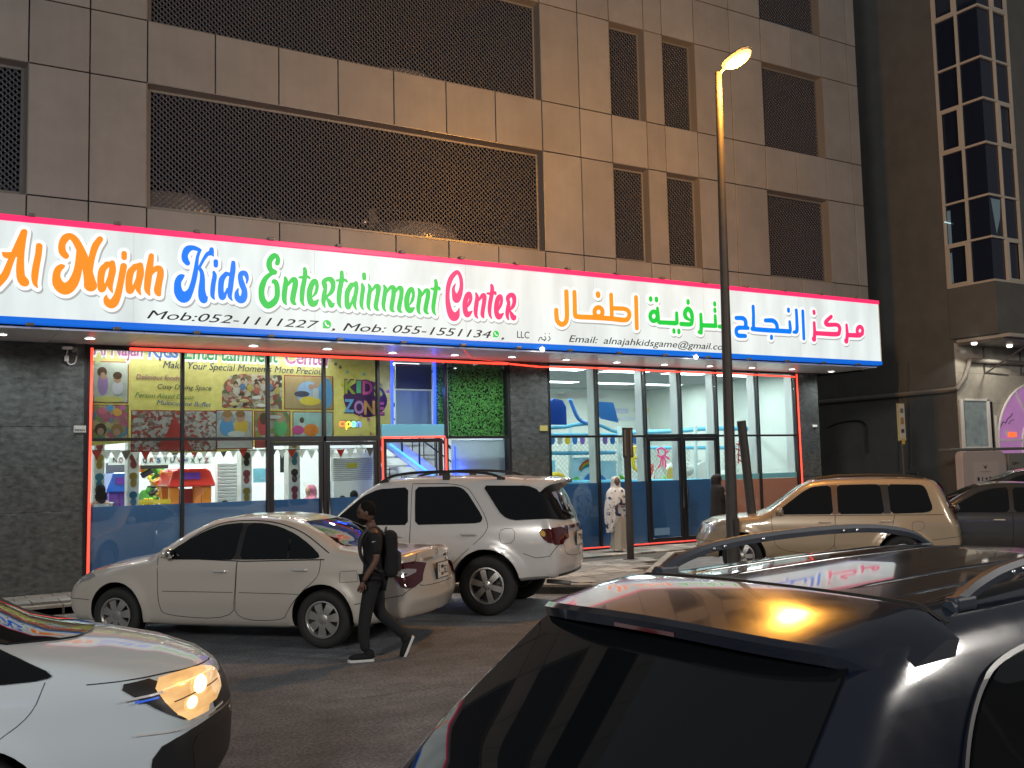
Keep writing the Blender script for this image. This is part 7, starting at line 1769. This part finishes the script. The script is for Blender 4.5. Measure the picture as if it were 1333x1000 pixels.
# -------- draped figures
def drape(levels, nfold, depth, name, m, parent, seed=0, n=72):
    """levels: (z, rx, ry, cx, cy); folded cloth lofted through ellipses"""
    rs = np.random.RandomState(seed); ph = rs.rand(6)*6.28
    L = catmull(levels, 6); vs = []; fs = []
    zmin, zmax = L[-1][0], L[0][0]
    for lv in L:
        z, rx, ry, cx, cy = lv; t = (zmax-z)/(zmax-zmin+1e-9)
        for k in range(n):
            a = 2*PI*k/n
            f = 1+depth*t**.6*(math.sin(nfold*a+ph[0]+1.5*t)+.6*math.sin((nfold*1.7//1)*a+ph[1]-2*t)+.4*math.sin((nfold*.5//1+1)*a+ph[2]))
            vs.append((cx+rx*f*math.cos(a), cy+ry*f*math.sin(a), z))
    for i in range(len(L)-1):
        for k in range(n): fs.append((i*n+k, (i+1)*n+k, (i+1)*n+(k+1) % n, i*n+(k+1) % n))
    fs.append(tuple(range(n))); fs.append(tuple((len(L)-1)*n+k for k in range(n))[::-1])
    q = MB(); q.add(vs, fs); return q.build(name, m, parent, smooth=True, angle=70)
shawl_m = mat('floral_shawl',(.50,.48,.46),.8,bump=.3,bscale=30)
_nt = shawl_m.node_tree; _b = _nt.nodes['Principled BSDF']; _tc = _nt.nodes.new('ShaderNodeTexCoord'); _v = _nt.nodes.new('ShaderNodeTexNoise'); _v.inputs['Scale'].default_value = 9; _v.inputs['Detail'].default_value = 5
_r = _nt.nodes.new('ShaderNodeValToRGB'); _r.color_ramp.elements[0].position = .43; _r.color_ramp.elements[0].color = (.03,.03,.07,1); _r.color_ramp.elements[1].position = .455; _r.color_ramp.elements[1].color = (.52,.50,.48,1)
_e = _r.color_ramp.elements.new(.66); _e.color = (.52,.50,.48,1); _e = _r.color_ramp.elements.new(.72); _e.color = (.30,.20,.17,1)
_nt.links.new(_tc.outputs['Object'], _v.inputs['Vector']); _nt.links.new(_v.outputs[0], _r.inputs[0]); _nt.links.new(_r.outputs[0], _b.inputs['Base Color'])
w1 = thing('person','woman in a long white floral shawl and pale skirt on the pavement','person',(13.60,-.62,.15), math.radians(-108), scale=.99)
J = {'pel':(0,0,.90,.12),'che':(0,0,1.22,(.10,.14)),'upc':(0,0,1.33,(.08,.12)),'nk':(.01,0,1.42,.05),'nk2':(.02,0,1.47,.045),'l0':(0,.08,.85,.08),'l1':(.03,.08,.48,.055),'l2':(.02,.08,.09,.036),'lf':(.12,.08,.04,.03),'r0':(0,-.08,.85,.08),'r1':(-.02,-.08,.48,.055),'r2':(-.05,-.08,.09,.036),'rf':(.06,-.08,.04,.03),
     'L0':(0,.17,1.32,.048),'L1':(.02,.22,1.08,.038),'L2':(.16,.10,1.0,.030),'R0':(0,-.17,1.32,.048),'R1':(.02,-.22,1.08,.038),'R2':(.17,-.08,1.02,.030)}
skin('body', J, chain('pel','che','upc','nk','nk2')+chain('pel','l0','l1','l2','lf')+chain('pel','r0','r1','r2','rf')+chain('upc','L0','L1','L2')+chain('upc','R0','R1','R2'), 'pel', M['skin'], w1)
head(w1, (.04,0,1.55), .92, 0, M['skin'], M['hair'], 'none', tilt=.25)
drape([(1.665,.02,.02,.0,0),(1.655,.07,.07,.0,0),(1.60,.115,.105,-.012,0),(1.50,.118,.108,-.030,0),(1.42,.11,.12,-.02,0),(1.36,.135,.19,0,0),(1.28,.16,.215,.0,0)], 5, .02, 'headscarf', mat('pale_scarf',(.50,.49,.47),.8,bump=.2,bscale=30), w1, 3)
drape([(1.39,.12,.15,0,0),(1.33,.16,.215,0,0),(1.15,.19,.25,.01,0),(.95,.19,.255,.01,-.02),(.75,.16,.215,.0,-.06),(.60,.12,.15,.0,-.12),(.42,.07,.07,.0,-.18)], 8, .085, 'shawl', shawl_m, w1, 5)
drape([(.95,.13,.16,0,0),(.7,.15,.175,0,0.02),(.4,.14,.155,.0,.03),(.15,.14,.16,.0,.02),(.05,.15,.175,.0,0.02)], 7, .10, 'skirt', mat('beige_skirt',(.30,.28,.235),.8,bump=.15,bscale=20), w1, 7)
hand(w1, (.17,.09,1.0), (.8,-.5,.1), (0,0,1), M['skin'], .9); hand(w1, (.18,-.07,1.02), (.8,.5,.1), (0,0,1), M['skin'], .9)
for sg in (1,-1):
    q = MB(); q.ball((.12 if sg > 0 else .07, sg*.08, .03), .05, 10, 6, sc=(1.9,.8,.55)); q.build('shoe', mat('pale_shoe',(.45,.40,.36),.6), w1, smooth=True)
px_ = at(936,690,-1.1)
w2 = thing('person','woman in a black abaya and veil seen beyond the gold bonnet, carrying a child','person',(float(px_[0]),-1.1,.15), math.radians(-20), scale=.98)
J2 = {k: v for k, v in J.items()}; J2['L1'] = (.10,.20,1.08,.038); J2['L2'] = (.22,.02,1.05,.030); J2['R2'] = (.22,-.10,1.0,.030)
skin('body', J2, chain('pel','che','upc','nk','nk2')+chain('pel','l0','l1','l2','lf')+chain('pel','r0','r1','r2','rf')+chain('upc','L0','L1','L2')+chain('upc','R0','R1','R2'), 'pel', M['cloth_black'], w2)
head(w2, (.03,0,1.55), .92, 0, M['skin'], M['hair'], 'none')
drape([(1.67,.02,.02,-.01,0),(1.655,.07,.07,-.01,0),(1.60,.118,.110,-.020,0),(1.50,.115,.11,-.035,0),(1.42,.11,.12,-.02,0),(1.36,.14,.19,0,0),(1.25,.16,.215,.0,0)], 4, .015, 'veil', M['cloth_black'], w2, 2)
drape([(1.36,.11,.16,0,0),(1.2,.16,.21,0,0),(.95,.17,.21,0,0),(.6,.20,.23,0,0),(.3,.23,.25,0,0),(.04,.25,.27,0,0)], 7, .04, 'abaya', M['cloth_black'], w2, 4)
hand(w2, (.22,.02,1.05), (.3,-.9,0), (0,0,1), M['skin_light'], .9); hand(w2, (.22,-.10,1.0), (.3,.9,0), (0,0,1), M['skin_light'], .9)
ch = thing('person','small child in a green top carried by the woman in the black abaya','person',(float(px_[0])+.24,-1.24,1.10), math.radians(165), scale=.62)
JC = {'pel':(0,0,.0,.11),'che':(0,0,.28,(.09,.12)),'upc':(0,0,.40,(.07,.11)),'nk':(0,0,.48,.05),'nk2':(0,0,.53,.045),'l0':(.05,.08,-.05,.08),'l1':(.24,.13,-.12,.06),'l2':(.16,.17,-.42,.045),'lf':(.24,.17,-.47,.035),'r0':(.05,-.08,-.05,.08),'r1':(.24,-.13,-.12,.06),'r2':(.16,-.17,-.42,.045),'rf':(.24,-.17,-.47,.035),'L0':(0,.15,.38,.05),'L1':(.16,.16,.32,.042),'L2':(.36,.08,.40,.034),'R0':(0,-.15,.38,.05),'R1':(.16,-.16,.32,.042),'R2':(.36,-.08,.42,.034)}
skin('body', JC, chain('pel','che','upc','nk','nk2')+chain('pel','l0','l1','l2','lf')+chain('pel','r0','r1','r2','rf')+chain('upc','L0','L1','L2')+chain('upc','R0','R1','R2'), 'pel', M['skin_light'], ch)
cloth(JC, ['pel','che','upc','L0','L1','R0','R1'], chain('pel','che','upc')+[('upc','L0'),('L0','L1'),('upc','R0'),('R0','R1')], 'che', .02, mat('green_top',(.20,.42,.10),.7), 'top', ch)
cloth(JC, ['pel','l0','l1','r0','r1'], [('pel','l0'),('l0','l1'),('pel','r0'),('r0','r1')], 'pel', .03, mat('dusty_trousers',(.28,.13,.10),.8), 'trousers', ch)
head(ch, (.02,0,.66), 1.15, 0, M['skin_light'], M['hair'], 'long')
for sg in (1,-1): hand(ch, (.36, sg*.08, .41), (.9,-sg*.3,.1), (0,0,1), M['skin_light'], .9)
# -------- seated people inside the left shop
def seated(u, v, Y, rz, top_m, label, style='short', hair=None, scarf=None, s=1.0):
    """v = row of the top of the head"""
    p = at(u, v, Y); base = float(p[2])-1.30*s
    t = thing('person', label, 'person', (float(p[0]), Y, base), rz, 'people sitting inside the left shop', s)
    Js = {'pel':(0,0,.48,.12),'che':(0,0,.80,(.10,.14)),'upc':(0,0,.93,(.08,.12)),'nk':(.01,0,1.01,.05),'nk2':(.02,0,1.07,.045),'l0':(.08,.09,.46,.08),'l1':(.42,.09,.46,.06),'l2':(.42,.09,.10,.04),'lf':(.52,.09,.05,.035),'r0':(.08,-.09,.46,.08),'r1':(.42,-.09,.46,.06),'r2':(.42,-.09,.10,.04),'rf':(.52,-.09,.05,.035),'L0':(0,.17,.92,.05),'L1':(.05,.22,.70,.04),'L2':(.24,.12,.64,.03),'R0':(0,-.17,.92,.05),'R1':(.05,-.22,.70,.04),'R2':(.24,-.12,.64,.03)}
    skin('body', Js, chain('pel','che','upc','nk','nk2')+chain('pel','l0','l1','l2','lf')+chain('pel','r0','r1','r2','rf')+chain('upc','L0','L1','L2')+chain('upc','R0','R1','R2'), 'pel', M['skin_light'], t, 1)
    cloth(Js, ['pel','che','upc','L0','L1','L2','R0','R1','R2'], chain('pel','che','upc')+chain('upc','L0','L1','L2')+chain('upc','R0','R1','R2'), 'che', .018, top_m, 'top', t)
    cloth(Js, ['pel','l0','l1','l2','r0','r1','r2'], chain('pel','l0','l1','l2')+chain('pel','r0','r1','r2'), 'pel', .02, M['cloth_navy'], 'trousers', t)
    head(t, (.03,0,1.165), .98, 0, M['skin_light'], hair or M['hair'], style)
    if scarf: drape([(1.30,.02,.02,-.01,0),(1.29,.07,.07,-.01,0),(1.22,.118,.110,-.018,0),(1.12,.117,.112,-.036,0),(1.04,.11,.12,-.02,0),(.98,.14,.19,0,0),(.88,.16,.22,.0,0)], 4, .02, 'headscarf', scarf, t, 6)
    for sg in (1,-1): hand(t, (.24, sg*.12, .64), (.9,-sg*.3,-.1), (0,0,1), M['skin_light'], .9)
    if base > .25:
        q = MB(); q.box((-.22,-.24,.16-base), (.20,.24,.36)); o = q.build('bench', M['white'], None, loc=(float(p[0]),Y,base), bevel=.01); tag(o, 'white bench under the '+label.split(' sitting')[0], 'bench')
seated(131,630,1.0,math.radians(100),mat('white_top',(.55,.55,.55),.8),'girl with long black hair and white top sitting at the far left window',style='long')
seated(404,631,2.2,math.radians(-160),mat('pink_top',(.42,.12,.18),.8),'woman in a pink headscarf sitting behind the double door',style='none',scarf=mat('pink_scarf',(.45,.14,.20),.8))
seated(461,638,.95,math.radians(90),M['cloth_black'],'taller dark haired figure of the pair sitting behind the right door leaf')
seated(446,645,1.0,math.radians(80),mat('grey_top',(.10,.10,.12),.8),'shorter dark haired figure of the pair sitting behind the right door leaf')
seated(293,651,.9,math.radians(90),mat('blue_top',(.08,.12,.25),.8),'dark haired figure whose head just shows over the blue film')

# ================================================================== STREET FURNITURE
def post_sign(x, y, z0, H, r, label, board=None, lean=(0,0), cat='sign post', brd_m=None, name='sign_post'):
    t = thing(name, label, cat, (x,y,z0))
    q = MB(); q.tube([(0,0,0),(lean[0],lean[1],H)], r, 10); q.build('post', M['pole_brown'], t, smooth=True)
    q = MB(); q.lathe([(.001,.012),(r*2.0,.012),(r*2.2,0)], 12); q.build('base', M['pole_brown'], t)
    return t
# narrow parking plate seen edge-on
ps = post_sign(12.66,-2.26,.148,2.62,.075,'grey post carrying a narrow parking plate in front of the right shop')
q = MB(); q.box((-.13,-.04,2.05),(.13,-.02,2.66)); q.build('plate', mat('plate_bronze',(.07,.065,.06),.35,metal=.4), ps, bevel=.004)
q = MB()
q.box((-.10,-.044,2.09),(.10,-.041,2.62)); q.build('plate_face', mat('plate_face_grey',(.24,.22,.20),.35,metal=.3), ps)
text_on('P', 'plate_lettering', (-.05,-.046,2.40), (.05,-.046,2.40), .16, (0,-1,0), M['dark'], ps); text_on('H', 'plate_lettering', (-.05,-.046,2.15), (.05,-.046,2.15), .14, (0,-1,0), M['dark'], ps)
# leaning bare post beside the lamp
lp0, lp1 = atZ(986,735,.15), None
top_ = at(965,548,float(lp0[1])-.05)
post_sign(float(lp0[0]),float(lp0[1]),.148,float(top_[2])-.148,.085,'bare leaning post just right of the street lamp',lean=(float(top_[0]-lp0[0]),-.05),cat='post',name='bare_post')
# tall narrow lit sign further back
A_ = at(1167.5,525,-1.2); B_ = at(1178.5,574,-1.2)
ns = thing('bus_stop_sign','tall narrow pale sign panel on a thin post before the dark side wall','sign',(float((A_[0]+B_[0])/2),-1.2,.148))
hx = float(B_[0]-A_[0])/2; zt1, zt0 = float(A_[2])-.148, float(B_[2])-.148
q = MB(); q.box((-hx,-.03,zt0),(hx,.03,zt1)); q.build('panel', mat('panel_olive',(.25,.22,.10),.5), ns, bevel=.006)
q = MB(); q.box((-hx+.015,-.036,zt0+.02),(hx-.015,-.031,zt1-.02)); q.build('panel_face', mat('panel_face',(.46,.45,.38),.5), ns)
for k, (c, hh) in enumerate(((mat('ink_grey',(.12,.12,.12),.5),.12),(mat('ink_brown',(.30,.18,.06),.5),.18),(mat('ink_dark',(.05,.05,.05),.5),.10),(mat('ink_yellow',(.5,.36,.06),.5),.16))):
    z = zt1-.2-k*.27; q = MB(); q.box((-hx*.5,-.040,z-hh/2),(hx*.5,-.037,z+hh/2)); q.build('panel_print', c, ns, bevel=.001)
q = MB(); q.tube([(0,0,0),(0,0,zt0)], .03, 8); q.build('post', M['pole_brown'], ns, smooth=True)
# white notice kiosk by the neighbouring shop
kx0, kx1 = float(at(1254,620,-1.6)[0]), float(at(1311,620,-1.6)[0]); kz = float(at(1285,587,-1.6)[2])
ki = thing('kiosk','off-white kiosk with rounded top corners, a bird emblem and a row of icons','kiosk',((kx0+kx1)/2,-1.6,.12))
w_ = (kx1-kx0)/2; H = kz-.12; r = .28
pts = [(-w_,0),(w_,0)]+[(w_-r+r*math.cos(a), H-r+r*math.sin(a)) for a in np.linspace(0,PI/2,7)]+[(-w_+r*.6-r*.6*math.sin(a), H-r*.6+r*.6*math.cos(a)) for a in np.linspace(0,PI/2,7)]
q = MB(); q.prism(pts, lambda u,v,k: (u,.22 if k else 0,v)); q.build('casing', mat('kiosk_cream',(.42,.36,.34),.5), ki, bevel=.012)
q = MB(); q.box((-w_*.52,-.008,.3),(w_*.62,.0-.001,H-.30)); q.build('notice_panel', mat('kiosk_panel',(.47,.41,.39),.5), ki)
q = MB(); zt2 = H-.40
q.add([(-.10,-.012,zt2+.03),(-.05,-.012,zt2-.06),(0,-.012,zt2-.10),(.05,-.012,zt2-.06),(.10,-.012,zt2+.03),(.04,-.012,zt2-.02),(0,-.012,zt2-.04),(-.04,-.012,zt2-.02)], [(0,1,2,6,7),(2,3,4,5,6)]); q.build('emblem', M['dark'], ki, fix=False)
text_on('DUBAI MUNICIPALITY' if False else '===========', 'print_line', (-.24,-.012,zt2-.19), (.24,-.012,zt2-.19), .035, (0,-1,0), mat('kiosk_grey',(.2,.18,.17),.5), ki)
for k in range(5):
    x = -.34+k*.18; z = zt2-.37; q = MB()
    if k % 3 == 0: q.box((x-.045,-.013,z-.05),(x+.045,-.009,z+.05))
    elif k % 3 == 1: q.box((x-.018,-.013,z-.06),(x+.018,-.009,z+.06))
    else: q.xz([(x-.06,z+.03),(x+.06,z+.03),(x,z-.06)] if k == 2 else [(x-.06,z-.04),(x+.06,z-.04),(x,z+.05)], -.013, -.009)
    q.build('icon', M['dark'], ki)
for k in range(3):
    for sx in (-.28,.18): q = MB(); q.box((sx-.10,-.012,zt2-.62-k*.12),(sx+.14-.05*k,-.009,zt2-.585-k*.12)); q.build('print_line', mat('kiosk_grey',(.2,.18,.17),.5), ki)
kx2 = float(at(1313,620,-1.3)[0])
k2 = thing('cabinet','grey service cabinet right of the off-white kiosk at the edge of view','cabinet',(kx2+1.3,-1.3,.12))
q = MB(); q.box((-1.25,0,0),(1.6,.8,H-.08)); q.build('casing', mat('cabinet_grey',(.20,.20,.18),.5), k2, bevel=.02)
q = MB(); q.box((-1.2,-.01,H-.55),(1.5,-.001,H-.53)); q.box((-.9,-.01,H-.75),(.6,-.001,H-.72)); q.build('print_line', M['dark'], k2)
text_on('GPY', 'cabinet_lettering', (-1.1,-.006,H-.42), (-.75,-.006,H-.42), .08, (0,-1,0), M['dark'], k2)
q = MB(); q.box((kx0-.05,-1.3,H+.13),(kx1+3.2,-.9,H+.21)); o = q.build('barrier_rail', M['frame_grey'], None, bevel=.02); tag(o, 'grey flat rail running just above the kiosk and cabinet', 'rail')
# ================================================================== STREET LAMP (lit sodium) and its sisters along the road
def street_lamp(x, y, H, label, grp, W, col, arm=(0,-1), tilt=24, kind='SPOT', soft=1.6, lean=0.0):
    t = thing('street_lamp', label, 'street lamp', (x,y,.10), group=grp)
    q = MB(); q.tube([(-lean,0,0),(-lean*.88,0,1.2),(0,0,H)], [.112,.105,.060], 10); q.build('pole', M['pole_brown'], t, smooth=True)
    q = MB(); q.box((-.16-lean,-.16,0), (.16-lean,.16,.02)); q.build('base_plate', M['pole_brown'], t)
    q = MB(); q.box((-.055-lean*.93,-.132,.55),(.055-lean*.93,-.118,.95)); q.build('access_door', M['pole_brown'], t, bevel=.005)
    ax, ay = arm
    q = MB(); q.tube([(0,0,H-.04),(ax*.15,ay*.15,H+.02),(ax*.30,ay*.30,H+.04)], .028, 8); q.build('arm', M['pole'], t, smooth=True)
    h = bpy.data.objects.new('lamp_head', None); COL.objects.link(h); h.parent = t; h.location = (ax*.50, ay*.50, H+.07)
    rz = math.atan2(ay, ax); h.rotation_euler = (math.radians(0), -math.radians(12), rz)
    q = MB(); q.ball((0,0,.045), .36, 20, 10, sc=(1.0,.50,.22)); q.build('lamp_housing', M['pole'], h, smooth=True)
    q = MB(); q.ball((0.02,0,.0), .31, 20, 10, sc=(1.0,.52,.36)); q.build('lamp_bowl', mat('sodium_glow',(.9,.6,.3),.4,emit=(1.0,.50,.10),estr=4), h, smooth=True)
    la = bpy.data.lights.new('lamp_light', kind); la.energy = W*4 if kind == 'SPOT' else W; la.color = col; la.shadow_soft_size = soft
    if kind == 'SPOT': la.spot_size = math.radians(172); la.spot_blend = .7
    lo = bpy.data.objects.new('lamp_light', la); COL.objects.link(lo); lo.parent = t; lo.location = (ax*.50, ay*.50, H-.28)
    lo.rotation_euler = (0, math.radians(tilt), 0)
    return t
street_lamp(12.95,-5.02,9.25,'tall lit orange street lamp standing in front of the right shop','street lamps along the road', LAMP_W*1.15, (1.0,.41,.055), kind='POINT', soft=.25, lean=.13)
# the same kind of lamp further down our side of the street, behind and beside the photographer
street_lamp(-13.5,-25.5,9.25,'street lamp behind the photographer to the left','street lamps along the road', STREET_W*2.2, (1.0,.96,.91), arm=(0,1), kind='POINT')
street_lamp(15.5,-24.5,9.25,'street lamp behind the photographer to the right','street lamps along the road', STREET_W*1.1, (1.0,.94,.87), arm=(0,1), kind='POINT')

# shop row on the opposite side, behind the photographer: only its reflections reach the picture
opp = thing('facing_building','plain building behind the photographer with a long blue lit fascia','building',(0,-40,0))
q = MB(); q.box((-45,-8,0), (50,0,13)); q.build('wall', mat('facing_wall',(.16,.14,.12),.85,var=.1), opp)
q = MB(); q.box((-26,.0,3.6), (-3,.25,4.9)); q.build('fascia', mat('facing_blue',(.02,.05,.3),.4,emit=(.03,.12,.75),estr=1.3), opp)
for k in range(14):
    x = -24.5+k*1.5; h_ = (.55,.7,.5,.62)[k % 4]; q = MB(); q.box((x,.255,4.25-h_/2), (x+.28,.28,4.25+h_/2)); q.box((x+.30,.255,4.25-h_/2), (x+.75,.28,4.25-h_/2+.16)); q.build('fascia_panel', mat('facing_white',(.6,.6,.6),.4,emit=(.9,.95,1),estr=1.1), opp)
for x in (-20,-13,-6,4,12):
    q = MB(); q.box((x,.1,3.05), (x+2.4,.16,3.13)); q.build('tube_lamp', mat('facing_tube',(.9,.9,.9),.4,emit=(.9,1,.95),estr=4.5), opp)
